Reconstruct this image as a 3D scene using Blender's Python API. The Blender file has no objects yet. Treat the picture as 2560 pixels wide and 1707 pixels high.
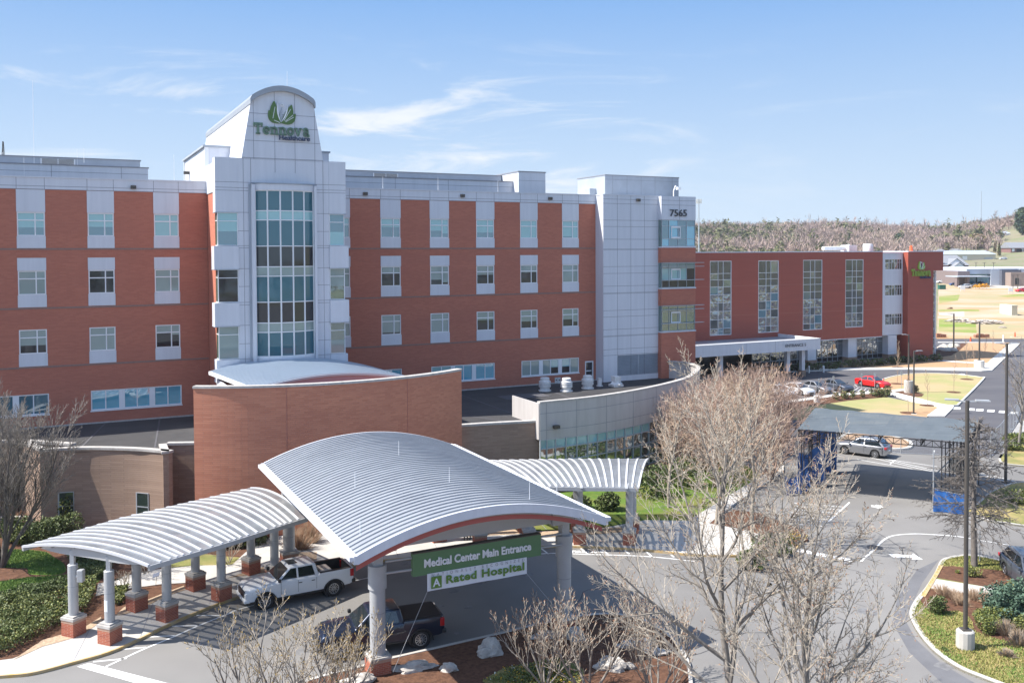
import bpy, bmesh, math, random
import numpy as np
from mathutils import Vector, Matrix
S = bpy.context.scene
C = S.collection
rad = math.radians
# ------------------------------------------------------------------ camera
FPX, CXP, CYP, H = 2300.0, 1280.0, 695.0, 18.5       # focal length in px of a 2560 px wide frame, principal point, height
TH, RO, A = rad(1.53), 0.0045, rad(26.5)             # pitch, roll, turn of the hospital's front to the picture
u0 = Vector((0, math.sin(TH), math.cos(TH))); FW = Vector((0, math.cos(TH), -math.sin(TH))); r0 = Vector((1, 0, 0))
RT = r0*math.cos(RO) - u0*math.sin(RO); UP = u0*math.cos(RO) + r0*math.sin(RO)
CAM = Vector((0, 0, H))
cam = bpy.data.cameras.new('camera'); co = bpy.data.objects.new('camera', cam); C.objects.link(co)
cam.sensor_width = 36; cam.lens = 36*FPX/2560; cam.shift_y = -(853.5-CYP)/2560
cam.clip_start = 0.5; cam.clip_end = 6000
B = -FW
co.matrix_world = Matrix(((RT.x, UP.x, B.x, 0), (RT.y, UP.y, B.y, 0), (RT.z, UP.z, B.z, H), (0, 0, 0, 1)))
S.camera = co
# ------------------------------------------------------------------ sky and sun
SUN_EL, SUN_AZ = rad(50), rad(7)                     # light travels towards +X, a little towards +Y
W = bpy.data.worlds.new('World'); S.world = W; W.use_nodes = True
nt = W.node_tree; N = nt.nodes; L = nt.links; N.clear()
out = N.new('ShaderNodeOutputWorld'); bg = N.new('ShaderNodeBackground'); bg.inputs[1].default_value = 0.135
sky = N.new('ShaderNodeTexSky'); sky.sky_type = 'NISHITA'; sky.sun_disc = False
sky.sun_elevation = SUN_EL; sky.sun_rotation = math.atan2(-math.cos(SUN_AZ), -math.sin(SUN_AZ)) % (2*math.pi)
sky.air_density = 1.0; sky.dust_density = 0.6; sky.ozone_density = 1.0
tc = N.new('ShaderNodeTexCoord'); sx = N.new('ShaderNodeSeparateXYZ'); L.new(tc.outputs['Generated'], sx.inputs[0])
def mth(op, a, b=None, c=None):
    n = N.new('ShaderNodeMath'); n.operation = op
    for i, v in enumerate((a, b, c)):
        if v is None: continue
        if isinstance(v, (int, float)): n.inputs[i].default_value = v
        else: L.new(v, n.inputs[i])
    return n.outputs[0]
def mrange(v, a, b, lo=0.0, hi=1.0):
    n = N.new('ShaderNodeMapRange'); n.interpolation_type = 'SMOOTHSTEP'; n.inputs[1].default_value = a; n.inputs[2].default_value = b
    n.inputs[3].default_value = lo; n.inputs[4].default_value = hi; L.new(v, n.inputs[0]); return n.outputs[0]
mp = N.new('ShaderNodeMapping'); mp.inputs['Scale'].default_value = (3.2, 3.2, 17.0); mp.inputs['Location'].default_value = (0.35, 0.0, 0.6)
mp.inputs['Rotation'].default_value = (0, rad(-8), 0); L.new(tc.outputs['Generated'], mp.inputs[0])
nz = N.new('ShaderNodeTexNoise'); nz.inputs['Scale'].default_value = 1.35; nz.inputs['Detail'].default_value = 9; nz.inputs['Roughness'].default_value = 0.62
nz.inputs['Distortion'].default_value = 0.6; L.new(mp.outputs[0], nz.inputs[0])
band = mth('MULTIPLY', mrange(sx.outputs[2], 0.02, 0.09), mrange(sx.outputs[2], 0.13, 0.25, 1, 0))
wisp = mth('MULTIPLY', mth('MULTIPLY', mrange(nz.outputs[0], 0.51, 0.72), band), mrange(sx.outputs[0], 0.06, 0.24, 1.0, 0.22))
gr = N.new('ShaderNodeMix'); gr.data_type = 'RGBA'; gr.inputs[6].default_value = (2.55, 3.10, 3.60, 1); gr.inputs[7].default_value = (0.52, 1.42, 3.10, 1)   # pale skyline deepening to blue
gm_ = N.new('ShaderNodeMapRange'); gm_.inputs[1].default_value = 0.01; gm_.inputs[2].default_value = 0.33; L.new(sx.outputs[2], gm_.inputs[0]); L.new(gm_.outputs[0], gr.inputs[0])
g2 = N.new('ShaderNodeMix'); g2.data_type = 'RGBA'; L.new(mrange(sx.outputs[2], 0.31, 0.44), g2.inputs[0]); L.new(gr.outputs[2], g2.inputs[6]); L.new(sky.outputs[0], g2.inputs[7])
cl = mth('MULTIPLY', wisp, 0.9)
mx = N.new('ShaderNodeMix'); mx.data_type = 'RGBA'; L.new(cl, mx.inputs[0])
L.new(g2.outputs[2], mx.inputs[6]); mx.inputs[7].default_value = (3.5, 3.6, 3.7, 1)
L.new(mx.outputs[2], bg.inputs[0]); L.new(bg.outputs[0], out.inputs[0])
sl = bpy.data.lights.new('sun', 'SUN'); sl.energy = 4.4; sl.angle = rad(0.5); sl.color = (1.0, 0.95, 0.88)
so = bpy.data.objects.new('sun', sl); C.objects.link(so)
so.rotation_euler = Vector((math.cos(SUN_EL)*math.cos(SUN_AZ), math.cos(SUN_EL)*math.sin(SUN_AZ), -math.sin(SUN_EL))).to_track_quat('-Z', 'Y').to_euler()
S.view_settings.view_transform = 'Standard'; S.view_settings.look = 'None'; S.view_settings.exposure = 1.05; S.view_settings.gamma = 1
S.view_settings.use_curve_mapping = False
S.cycles.max_bounces = 6; S.cycles.transparent_max_bounces = 8
# ------------------------------------------------------------------ frames: world (X, Y, z) and hospital (u along its front, v away from us, z)
ca, sa = math.cos(A), math.sin(A)
def l2w(u, v, z=0.0): return (u*ca - v*sa, u*sa + v*ca, z)
def w2l(x, y, z=0.0): return (x*ca + y*sa, -x*sa + y*ca, z)
def ray(px, py): return RT*((px-CXP)/FPX) + UP*((CYP-py)/FPX) + FW
def G(px, py, z=0.0):                                # survey: ground point seen at a pixel of the photograph
    d = ray(px, py); t = (z-H)/d.z; p = CAM + d*t; return (p.x, p.y, z)
def GL(px, py, z=0.0): return w2l(*G(px, py, z))[:2]
def FV(px, py, v):                                   # survey: (u, z) on the hospital plane v
    d = ray(px, py); a = w2l(d.x, d.y); t = v/a[1]; return a[0]*t, H + d.z*t
# ------------------------------------------------------------------ mesh collector
class MB:
    def __init__(s): s.v = []; s.f = []; s.m = []
    def add(s, vs, fs, m=0):
        o = len(s.v); s.v.extend(tuple(p) for p in vs); s.f.extend(tuple(i+o for i in f) for f in fs); s.m.extend([m]*len(fs))
    def box(s, x0, y0, z0, x1, y1, z1, m=0):
        if x1 < x0: x0, x1 = x1, x0
        if y1 < y0: y0, y1 = y1, y0
        s.add([(x0,y0,z0),(x1,y0,z0),(x1,y1,z0),(x0,y1,z0),(x0,y0,z1),(x1,y0,z1),(x1,y1,z1),(x0,y1,z1)],
              [(3,2,1,0),(4,5,6,7),(0,1,5,4),(1,2,6,5),(2,3,7,6),(3,0,4,7)], m); return s
    def quad(s, a, b, c, d, m=0): s.add([a,b,c,d], [(0,1,2,3)], m); return s
    def prism(s, pts, z0, z1, m=0, mt=None):          # pts counter-clockwise in plan
        a = sum(pts[i][0]*pts[(i+1)%len(pts)][1]-pts[(i+1)%len(pts)][0]*pts[i][1] for i in range(len(pts)))
        if a < 0: pts = pts[::-1]
        n = len(pts); vs = [(p[0],p[1],z0) for p in pts]+[(p[0],p[1],z1) for p in pts]
        s.add(vs, [(i,(i+1)%n,n+(i+1)%n,n+i) for i in range(n)], m)
        s.add([(p[0],p[1],z1) for p in pts], [tuple(range(n))], m if mt is None else mt)
        s.add([(p[0],p[1],z0) for p in pts], [tuple(range(n))[::-1]], m); return s
    def sheet(s, pts, z, m=0):
        a = sum(pts[i][0]*pts[(i+1)%len(pts)][1]-pts[(i+1)%len(pts)][0]*pts[i][1] for i in range(len(pts)))
        if a < 0: pts = pts[::-1]
        s.add([(p[0],p[1],z) for p in pts], [tuple(range(len(pts)))], m); return s
    def tube(s, pts, rs, n=8, m=0, caps=True):
        pts = [Vector(p) for p in pts]
        if not isinstance(rs, (list, tuple)): rs = [rs]*len(pts)
        vs = []; fs = []; prev = None
        for i, p in enumerate(pts):
            d = (pts[min(i+1, len(pts)-1)] - pts[max(i-1, 0)])
            if d.length < 1e-9: d = Vector((0,0,1))
            d.normalize()
            x = (prev - d*prev.dot(d)) if prev is not None else d.orthogonal()
            if x.length < 1e-6: x = d.orthogonal()
            x.normalize(); prev = x; y = d.cross(x)
            for k in range(n):
                a = 2*math.pi*k/n; vs.append(p + (x*math.cos(a) + y*math.sin(a))*rs[i])
        for i in range(len(pts)-1):
            for k in range(n):
                k2 = (k+1) % n; fs.append((i*n+k, i*n+k2, (i+1)*n+k2, (i+1)*n+k))
        if caps: fs.append(tuple(range(n))[::-1]); fs.append(tuple(range((len(pts)-1)*n, len(pts)*n)))
        s.add(vs, fs, m); return s
    def lathe(s, c, prof, n=20, m=0):                 # prof: (r, z) from bottom to top
        vs = [(c[0]+r*math.cos(2*math.pi*k/n), c[1]+r*math.sin(2*math.pi*k/n), c[2]+z) for r, z in prof for k in range(n)]
        fs = [(i*n+k, i*n+(k+1)%n, (i+1)*n+(k+1)%n, (i+1)*n+k) for i in range(len(prof)-1) for k in range(n)]
        fs.append(tuple(range(n))[::-1]); fs.append(tuple(range((len(prof)-1)*n, len(prof)*n))); s.add(vs, fs, m); return s
    def bar(s, a, b, w, h, m=0):                      # square bar between two points
        a = Vector(a); b = Vector(b); d = (b-a).normalized(); x = d.cross(Vector((0,0,1)))
        if x.length < 1e-4: x = Vector((1,0,0))
        x.normalize(); y = x.cross(d)
        vs = [p + x*(i*w/2) + y*(j*h/2) for p in (a, b) for i, j in ((-1,-1),(1,-1),(1,1),(-1,1))]
        s.add(vs, [(0,1,2,3),(7,6,5,4),(0,4,5,1),(1,5,6,2),(2,6,7,3),(3,7,4,0)], m); return s
    def build(s, name, mats, parent=None, off=(0,0,0), smooth=None, bevel=None):
        me = bpy.data.meshes.new(name)
        me.from_pydata([(p[0]-off[0], p[1]-off[1], p[2]-off[2]) for p in s.v], [], s.f)
        if not isinstance(mats, (list, tuple)): mats = [mats]
        for k in mats: me.materials.append(k)
        if len(mats) > 1: me.polygons.foreach_set('material_index', s.m)
        me.update()
        if bevel:
            bm = bmesh.new(); bm.from_mesh(me); bmesh.ops.remove_doubles(bm, verts=bm.verts, dist=1e-5)
            es = [e for e in bm.edges if len(e.link_faces) == 2 and e.calc_face_angle(0) > rad(bevel[2] if len(bevel) > 2 else 30)]
            bmesh.ops.bevel(bm, geom=es, offset=bevel[0], segments=bevel[1], affect='EDGES', profile=0.5, clamp_overlap=True)
            bm.to_mesh(me); bm.free()
        if smooth:
            me.polygons.foreach_set('use_smooth', [True]*len(me.polygons)); me.set_sharp_from_angle(angle=rad(smooth))
        o = bpy.data.objects.new(name, me); C.objects.link(o)
        if parent: o.parent = parent
        return o
def tag(o, label, cat, group=None):
    o['label'] = label; o['category'] = cat
    if group: o['group'] = group
    return o
class Thing:                                          # an Empty at the thing's base; parts are meshes given in its frame's absolute coordinates
    def __init__(s, name, label, cat, base, local=False, group=None):
        s.e = bpy.data.objects.new(name, None); s.e.empty_display_size = 0.3; C.objects.link(s.e); s.base = base
        s.e.location = l2w(*base) if local else base
        if local: s.e.rotation_euler = (0, 0, A)
        tag(s.e, label, cat, group)
    def part(s, name, mb, mats, parent=None, **k): return mb.build(name, mats, parent or s.e, s.base, **k)
def single(name, mb, mats, label, cat, base, group=None, local=False, **k):  # a thing that is one mesh
    o = mb.build(name, mats, None, base, **k); o.location = l2w(*base) if local else base
    if local: o.rotation_euler = (0, 0, A)
    return tag(o, label, cat, group)
def struct(name, mb, mats, kind='structure', local=False, **k):
    o = mb.build(name, mats, None, **k); o['kind'] = kind
    if local: o.rotation_euler = (0, 0, A)
    return o
def copy_thing(root, loc, rot=None, label=None, group=None):
    c = root.copy(); C.objects.link(c); c.location = loc
    if rot is not None: c.rotation_euler = rot
    if label: c['label'] = label
    if group: c['group'] = group
    for ch in list(root.children):
        d = ch.copy(); C.objects.link(d); d.parent = c
        for g in list(ch.children):
            e = g.copy(); C.objects.link(e); e.parent = d
    return c
# ------------------------------------------------------------------ materials
M = {}
def mat(name, col, rough=0.7, metal=0.0, col2=None, scale=(1,1,1), nscale=2.0, detail=5, contrast=(0.35,0.65), bump=0.0, bscale=None, spec=0.5, coat=0.0,
        brick=None, trans=0.0, ior=1.5, col3=None, n3=0.15, wave=None):
    m = bpy.data.materials.new(name); m.use_nodes = True; t = m.node_tree; p = t.nodes['Principled BSDF']
    p.inputs['Base Color'].default_value = (*col, 1); p.inputs['Roughness'].default_value = rough; p.inputs['Metallic'].default_value = metal
    p.inputs['Specular IOR Level'].default_value = spec; p.inputs['Coat Weight'].default_value = coat; p.inputs['Coat Roughness'].default_value = 0.04
    p.inputs['IOR'].default_value = ior
    nn = t.nodes.new; lk = t.links.new
    tcn = nn('ShaderNodeTexCoord'); mpn = nn('ShaderNodeMapping'); mpn.inputs['Scale'].default_value = scale; lk(tcn.outputs['Object'], mpn.inputs[0])
    colout = None; hout = None
    def noise(sc, det, src):
        q = nn('ShaderNodeTexNoise'); q.inputs['Scale'].default_value = sc; q.inputs['Detail'].default_value = det; q.inputs['Roughness'].default_value = 0.6
        lk(src, q.inputs[0]); return q.outputs[0]
    def mixc(fac, a, b):
        q = nn('ShaderNodeMix'); q.data_type = 'RGBA'
        if isinstance(fac, float): q.inputs[0].default_value = fac
        else: lk(fac, q.inputs[0])
        for i, c in ((6, a), (7, b)):
            if isinstance(c, tuple): q.inputs[i].default_value = (*c, 1)
            else: lk(c, q.inputs[i])
        return q.outputs[2]
    def mr(src, a, b):
        q = nn('ShaderNodeMapRange'); q.inputs[1].default_value = a; q.inputs[2].default_value = b; lk(src, q.inputs[0]); return q.outputs[0]
    if brick:                                          # brick = (width, height, mortar colour, mortar size, offset)
        sp = nn('ShaderNodeSeparateXYZ'); lk(tcn.outputs['Object'], sp.inputs[0])
        ad = nn('ShaderNodeMath'); ad.operation = 'ADD'; lk(sp.outputs[0], ad.inputs[0]); lk(sp.outputs[1], ad.inputs[1])
        cb = nn('ShaderNodeCombineXYZ'); lk(ad.outputs[0], cb.inputs[0]); lk(sp.outputs[2], cb.inputs[1])
        bt = nn('ShaderNodeTexBrick'); lk(cb.outputs[0], bt.inputs[0]); bt.inputs['Scale'].default_value = 1.0
        bt.inputs['Brick Width'].default_value = brick[0]; bt.inputs['Row Height'].default_value = brick[1]
        bt.inputs['Mortar Size'].default_value = brick[3]; bt.offset = brick[4]
        bt.inputs['Color1'].default_value = (*col, 1); bt.inputs['Color2'].default_value = (*(col2 or col), 1); bt.inputs['Mortar'].default_value = (*brick[2], 1)
        colout = bt.outputs['Color']
        if col3:
            nf = mr(noise(nscale, detail, mpn.outputs[0]), *contrast); mm = nn('ShaderNodeMath'); mm.operation = 'MULTIPLY'; lk(nf, mm.inputs[0]); mm.inputs[1].default_value = n3
            colout = mixc(mm.outputs[0], colout, col3)
        hout = bt.outputs['Fac']
    elif col2:
        colout = mixc(mr(noise(nscale, detail, mpn.outputs[0]), *contrast), col, col2)
        if col3:
            nf = mr(noise(n3, 4, tcn.outputs['Object']), 0.42, 0.62); colout = mixc(nf, colout, col3)
    if colout is not None: lk(colout, p.inputs['Base Color'])
    if bump:
        bp = nn('ShaderNodeBump'); bp.inputs['Strength'].default_value = bump; bp.inputs['Distance'].default_value = 0.03
        src = noise(bscale or nscale, detail, mpn.outputs[0]) if not (brick and bscale is None) else hout
        if brick and bscale is None: bp.invert = True
        lk(src, bp.inputs['Height']); lk(bp.outputs[0], p.inputs['Normal'])
    if trans:
        tr = nn('ShaderNodeBsdfTransparent'); ms = nn('ShaderNodeMixShader'); ms.inputs[0].default_value = trans
        lk(p.outputs[0], ms.inputs[1]); lk(tr.outputs[0], ms.inputs[2]); lk(ms.outputs[0], t.nodes['Material Output'].inputs[0])
    M[name] = m; return m
BR = (0.30, 0.088, 0.056)
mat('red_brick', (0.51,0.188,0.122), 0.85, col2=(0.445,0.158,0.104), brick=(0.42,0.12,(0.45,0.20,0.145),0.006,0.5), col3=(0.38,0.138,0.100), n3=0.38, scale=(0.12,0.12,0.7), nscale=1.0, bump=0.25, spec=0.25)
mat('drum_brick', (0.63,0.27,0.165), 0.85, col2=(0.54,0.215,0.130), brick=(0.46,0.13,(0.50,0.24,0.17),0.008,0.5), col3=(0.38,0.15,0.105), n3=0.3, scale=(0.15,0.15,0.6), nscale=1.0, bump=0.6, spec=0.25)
mat('tan_brick', (0.40,0.285,0.215), 0.9, col2=(0.315,0.220,0.165), brick=(0.5,0.13,(0.30,0.215,0.165),0.010,0.5), col3=(0.25,0.18,0.14), n3=0.35, scale=(0.2,0.2,0.8), nscale=1.0, bump=0.6, spec=0.2)
mat('plinth_brick', (0.40,0.125,0.072), 0.85, col2=(0.30,0.085,0.055), brick=(0.22,0.08,(0.42,0.27,0.21),0.006,0.5), bump=0.4, spec=0.25)
mat('plinth_band', (0.42,0.27,0.20), 0.85, col2=(0.36,0.23,0.17), nscale=8)
mat('string_course', (0.30,0.20,0.165), 0.85, col2=(0.25,0.165,0.14), nscale=4)
mat('white_panel', (0.66,0.68,0.725), 0.42, col2=(0.585,0.605,0.65), scale=(2.2,2.2,0.16), nscale=1.0, detail=8, contrast=(0.35,0.75), spec=0.5)
mat('wing_panel', (0.50,0.475,0.46), 0.5, col2=(0.44,0.415,0.40), scale=(2,2,0.3), nscale=1.0)
mat('grey_panel', (0.40,0.44,0.49), 0.5, col2=(0.35,0.385,0.43), nscale=0.7)
mat('seam', (0.24,0.25,0.28), 0.7)
mat('seam_red', (0.42,0.17,0.13), 0.7)
mat('cap_stone', (0.49,0.465,0.435), 0.8, col2=(0.37,0.35,0.325), nscale=3, detail=8)
mat('frame_white', (0.80,0.81,0.82), 0.4)
mat('frame_alu', (0.42,0.46,0.50), 0.35, metal=0.3)
def glass(name, col, refl=0.35, rough=0.03, bump=0.0, bsc=0.35, tint=(0.85,0.95,1.0)):
    m = bpy.data.materials.new(name); m.use_nodes = True; t = m.node_tree; p = t.nodes['Principled BSDF']; nn = t.nodes.new; lk = t.links.new
    p.inputs['Base Color'].default_value = (*col, 1); p.inputs['Roughness'].default_value = 0.5; p.inputs['Specular IOR Level'].default_value = 0.2
    g = nn('ShaderNodeBsdfGlossy'); g.inputs['Roughness'].default_value = rough; g.inputs['Color'].default_value = (*tint, 1)
    ms = nn('ShaderNodeMixShader'); ms.inputs[0].default_value = refl
    lk(p.outputs[0], ms.inputs[1]); lk(g.outputs[0], ms.inputs[2]); lk(ms.outputs[0], t.nodes['Material Output'].inputs[0])
    if bump:
        tcn = nn('ShaderNodeTexCoord'); q = nn('ShaderNodeTexNoise'); q.inputs['Scale'].default_value = bsc; q.inputs['Detail'].default_value = 2.0
        bp = nn('ShaderNodeBump'); bp.inputs['Strength'].default_value = bump; bp.inputs['Distance'].default_value = 0.35
        lk(tcn.outputs['Object'], q.inputs[0]); lk(q.outputs[0], bp.inputs['Height']); lk(bp.outputs[0], g.inputs['Normal'])
    M[name] = m; return m
glass('glass_dark', (0.020,0.018,0.021), 0.07, bump=0.02)
glass('glass_blue', (0.04,0.15,0.20), 0.20, bump=0.03)
glass('glass_teal', (0.026,0.125,0.165), 0.08, bump=0.02)
glass('glass_blind', (0.26,0.33,0.31), 0.10, bump=0.02)
glass('glass_pale', (0.24,0.47,0.48), 0.15, bump=0.02)
glass('glass_cyan', (0.06,0.38,0.52), 0.24, bump=0.03)
glass('glass_green', (0.06,0.11,0.085), 0.25, bump=0.03)
glass('glass_mirror', (0.018,0.022,0.022), 0.44, bump=0.42, bsc=0.7, tint=(0.72,0.78,0.82))
glass('glass_dark_reflection', (0.060,0.066,0.060), 0.16, bump=0.1, bsc=0.6, tint=(0.7,0.75,0.78))
glass('glass_wing', (0.03,0.045,0.045), 0.42, bump=0.10, bsc=0.5)
glass('glass_stained', (0.02,0.035,0.03), 0.06)
mat('amber_glass', (0.38,0.13,0.01), 0.3)
mat('membrane', (0.035,0.034,0.036), 0.85, col2=(0.055,0.053,0.053), scale=(0.3,0.3,1), nscale=1.4, detail=8)
mat('roof_metal', (0.37,0.392,0.42), 0.42, metal=0.25, col2=(0.30,0.32,0.35), scale=(0.5,2,1), nscale=1.2, detail=8)
mat('vault_metal', (0.50,0.56,0.62), 0.3, metal=0.35)
mat('soffit_red', (0.40,0.10,0.085), 0.6); mat('soffit_grey', (0.40,0.40,0.41), 0.6)
mat('pink_metal', (0.46,0.29,0.30), 0.45, metal=0.1)
mat('column_metal', (0.44,0.45,0.46), 0.45, metal=0.15, col2=(0.40,0.41,0.42), nscale=1.2)
mat('white_rib', (0.56,0.57,0.59), 0.35)
mat('poly_sheet', (0.27,0.285,0.30), 0.3, col2=(0.19,0.20,0.215), scale=(1,1,1), nscale=0.9, detail=6, trans=0.26)
mat('dark_steel', (0.085,0.075,0.065), 0.5, metal=0.2)
mat('black', (0.012,0.012,0.014), 0.6)
mat('rubber', (0.018,0.018,0.02), 0.85)
mat('sign_green', (0.105,0.215,0.10), 0.55)
mat('logo_green', (0.085,0.17,0.045), 0.5); mat('logo_light', (0.24,0.42,0.04), 0.5); mat('letter_green', (0.15,0.245,0.175), 0.5); mat('letter_lime', (0.30,0.42,0.06), 0.5)
mat('letter_blue', (0.03,0.05,0.11), 0.5); mat('letter_white', (0.82,0.83,0.85), 0.5); mat('letter_dark', (0.05,0.055,0.065), 0.5); mat('banner', (0.74,0.77,0.82), 0.7); mat('banner_green', (0.12,0.24,0.045), 0.7)
mat('white_plastic', (0.74,0.74,0.72), 0.5, col2=(0.62,0.62,0.60), nscale=3)
mat('ground_soil', (0.25,0.21,0.14), 0.95, col2=(0.17,0.19,0.085), nscale=0.05, detail=9)
mat('asphalt', (0.198,0.190,0.180), 0.9, col2=(0.162,0.156,0.149), nscale=0.22, detail=10, contrast=(0.3,0.7), col3=(0.225,0.217,0.206), n3=0.07, bump=0.15, bscale=30, spec=0.3)
mat('asphalt_dark', (0.085,0.084,0.094), 0.88, col2=(0.115,0.112,0.118), nscale=0.25, detail=10, scale=(0.4,1.0,1), spec=0.3)
mat('concrete', (0.50,0.48,0.445), 0.9, col2=(0.42,0.40,0.37), nscale=0.6, detail=9, brick=None, bump=0.1, bscale=12, spec=0.3)
mat('concrete_new', (0.66,0.635,0.58), 0.9, col2=(0.60,0.57,0.52), nscale=0.6, detail=8, spec=0.3)
mat('paint_white', (0.72,0.72,0.70), 0.8, col2=(0.50,0.50,0.49), nscale=3.5, detail=8, contrast=(0.45,0.75))
mat('paint_yellow', (0.50,0.33,0.12), 0.8, col2=(0.46,0.37,0.24), nscale=3)
mat('lawn', (0.12,0.19,0.035), 0.95, col2=(0.07,0.13,0.022), nscale=1.6, detail=10, col3=(0.16,0.165,0.045), n3=0.35, bump=0.5, bscale=14, spec=0.15)
mat('lawn_dry', (0.235,0.215,0.085), 0.95, col2=(0.165,0.185,0.06), nscale=1.4, detail=10, col3=(0.34,0.27,0.12), n3=0.30, bump=0.5, bscale=12, spec=0.15)
mat('lawn_new', (0.34,0.315,0.15), 0.95, col2=(0.28,0.295,0.115), nscale=0.9, detail=10, scale=(0.3,1,1), col3=(0.43,0.32,0.19), n3=0.075, spec=0.15)
mat('mulch', (0.155,0.082,0.052), 0.98, col2=(0.085,0.046,0.032), nscale=5, detail=11, bump=0.9, bscale=9, spec=0.1)
mat('straw', (0.46,0.30,0.175), 0.98, col2=(0.39,0.25,0.145), nscale=1.5, detail=10, spec=0.1)
mat('clay', (0.47,0.27,0.145), 0.98, col2=(0.46,0.37,0.28), nscale=0.11, detail=12, scale=(0.3,1,1), contrast=(0.42,0.58), col3=(0.34,0.30,0.17), n3=0.035, spec=0.1)
mat('gravel', (0.52,0.475,0.42), 0.98, col2=(0.43,0.37,0.31), nscale=0.16, detail=12, scale=(0.3,1,1), contrast=(0.4,0.65), spec=0.1)
mat('field_grass', (0.20,0.26,0.06), 0.98, col2=(0.36,0.30,0.15), nscale=0.14, detail=12, scale=(0.3,1,1), contrast=(0.45,0.65), spec=0.1)
mat('river_rock', (0.50,0.38,0.26), 0.9, col2=(0.30,0.21,0.14), nscale=7, detail=6, bump=1.0, bscale=6)
mat('boulder', (0.58,0.54,0.48), 0.9, col2=(0.34,0.31,0.28), nscale=2.2, detail=10, bump=0.8, bscale=4)
mat('bark_grey', (0.27,0.245,0.215), 0.9, col2=(0.17,0.15,0.13), nscale=5, detail=6); mat('bark_pale', (0.40,0.35,0.285), 0.9, col2=(0.26,0.225,0.18), nscale=5, detail=6)
mat('bark_tan', (0.44,0.33,0.235), 0.9, col2=(0.33,0.24,0.17), nscale=4); mat('bark_pink', (0.42,0.30,0.235), 0.9, col2=(0.31,0.215,0.17), nscale=4)
mat('bark_dark', (0.17,0.15,0.132), 0.9, col2=(0.115,0.10,0.09), nscale=4)
mat('bud_yellow', (0.42,0.28,0.07), 0.8); mat('bud_rust', (0.36,0.20,0.12), 0.8); mat('leaf_new', (0.34,0.34,0.05), 0.7)
mat('leaf_a', (0.085,0.12,0.028), 0.6); mat('leaf_b', (0.12,0.145,0.045), 0.6); mat('leaf_c', (0.055,0.08,0.022), 0.7); mat('leaf_lime', (0.21,0.22,0.05), 0.6)
mat('leaf_blue', (0.085,0.145,0.095), 0.7); mat('leaf_blue_dark', (0.045,0.085,0.055), 0.7); mat('dry_stem', (0.29,0.195,0.125), 0.95); mat('dry_stem_pale', (0.36,0.26,0.17), 0.95)
mat('flower_yellow', (0.75,0.42,0.02), 0.6); mat('flower_violet', (0.10,0.03,0.16), 0.6); mat('flower_white', (0.75,0.72,0.62), 0.6)
# ================================================================== HOSPITAL
class Face:                                           # a vertical plane: s runs along it, d goes inward
    def __init__(s, o, d): s.o = o; n = math.hypot(*d); s.d = (d[0]/n, d[1]/n); s.n = (-s.d[1], s.d[0])
    def p(s, a, z, dep=0.0): return (s.o[0]+s.d[0]*a+s.n[0]*dep, s.o[1]+s.d[1]*a+s.n[1]*dep, z)
def fquad(mb, F, s0, z0, s1, z1, dep=0.0, m=0): mb.quad(F.p(s0,z0,dep), F.p(s1,z0,dep), F.p(s1,z1,dep), F.p(s0,z1,dep), m)
def fbox(mb, F, s0, z0, s1, z1, d0, d1, m=0):         # d0 < d1, d0 is the outer face
    c = [F.p(a,z,d) for d in (d0, d1) for a, z in ((s0,z0),(s1,z0),(s1,z1),(s0,z1))]
    mb.add(c, [(0,1,2,3),(7,6,5,4),(0,4,5,1),(1,5,6,2),(2,6,7,3),(3,7,4,0)], m)
def wall_face(mb, F, s0, s1, z0, z1, holes=(), depth=0.14, m=0, mr=None):
    xs = sorted({s0, s1, *[h[0] for h in holes], *[h[1] for h in holes]}); zs = sorted({z0, z1, *[h[2] for h in holes], *[h[3] for h in holes]})
    xs = [x for x in xs if s0 <= x <= s1]; zs = [z for z in zs if z0 <= z <= z1]
    for i in range(len(xs)-1):
        for j in range(len(zs)-1):
            cx, cz = (xs[i]+xs[i+1])/2, (zs[j]+zs[j+1])/2
            if any(h[0] < cx < h[1] and h[2] < cz < h[3] for h in holes): continue
            fquad(mb, F, xs[i], zs[j], xs[i+1], zs[j+1], 0, m)
    r = m if mr is None else mr
    for a, b, c, d in holes:
        mb.quad(F.p(a,c,0), F.p(a,c,depth), F.p(a,d,depth), F.p(a,d,0), r); mb.quad(F.p(b,c,depth), F.p(b,c,0), F.p(b,d,0), F.p(b,d,depth), r)
        mb.quad(F.p(a,c,0), F.p(b,c,0), F.p(b,c,depth), F.p(a,c,depth), r); mb.quad(F.p(a,d,depth), F.p(b,d,depth), F.p(b,d,0), F.p(a,d,0), r)
GLS = ['glass_dark','glass_blue','glass_blind','glass_pale','glass_cyan','glass_teal','glass_mirror','glass_wing','glass_green']
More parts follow.
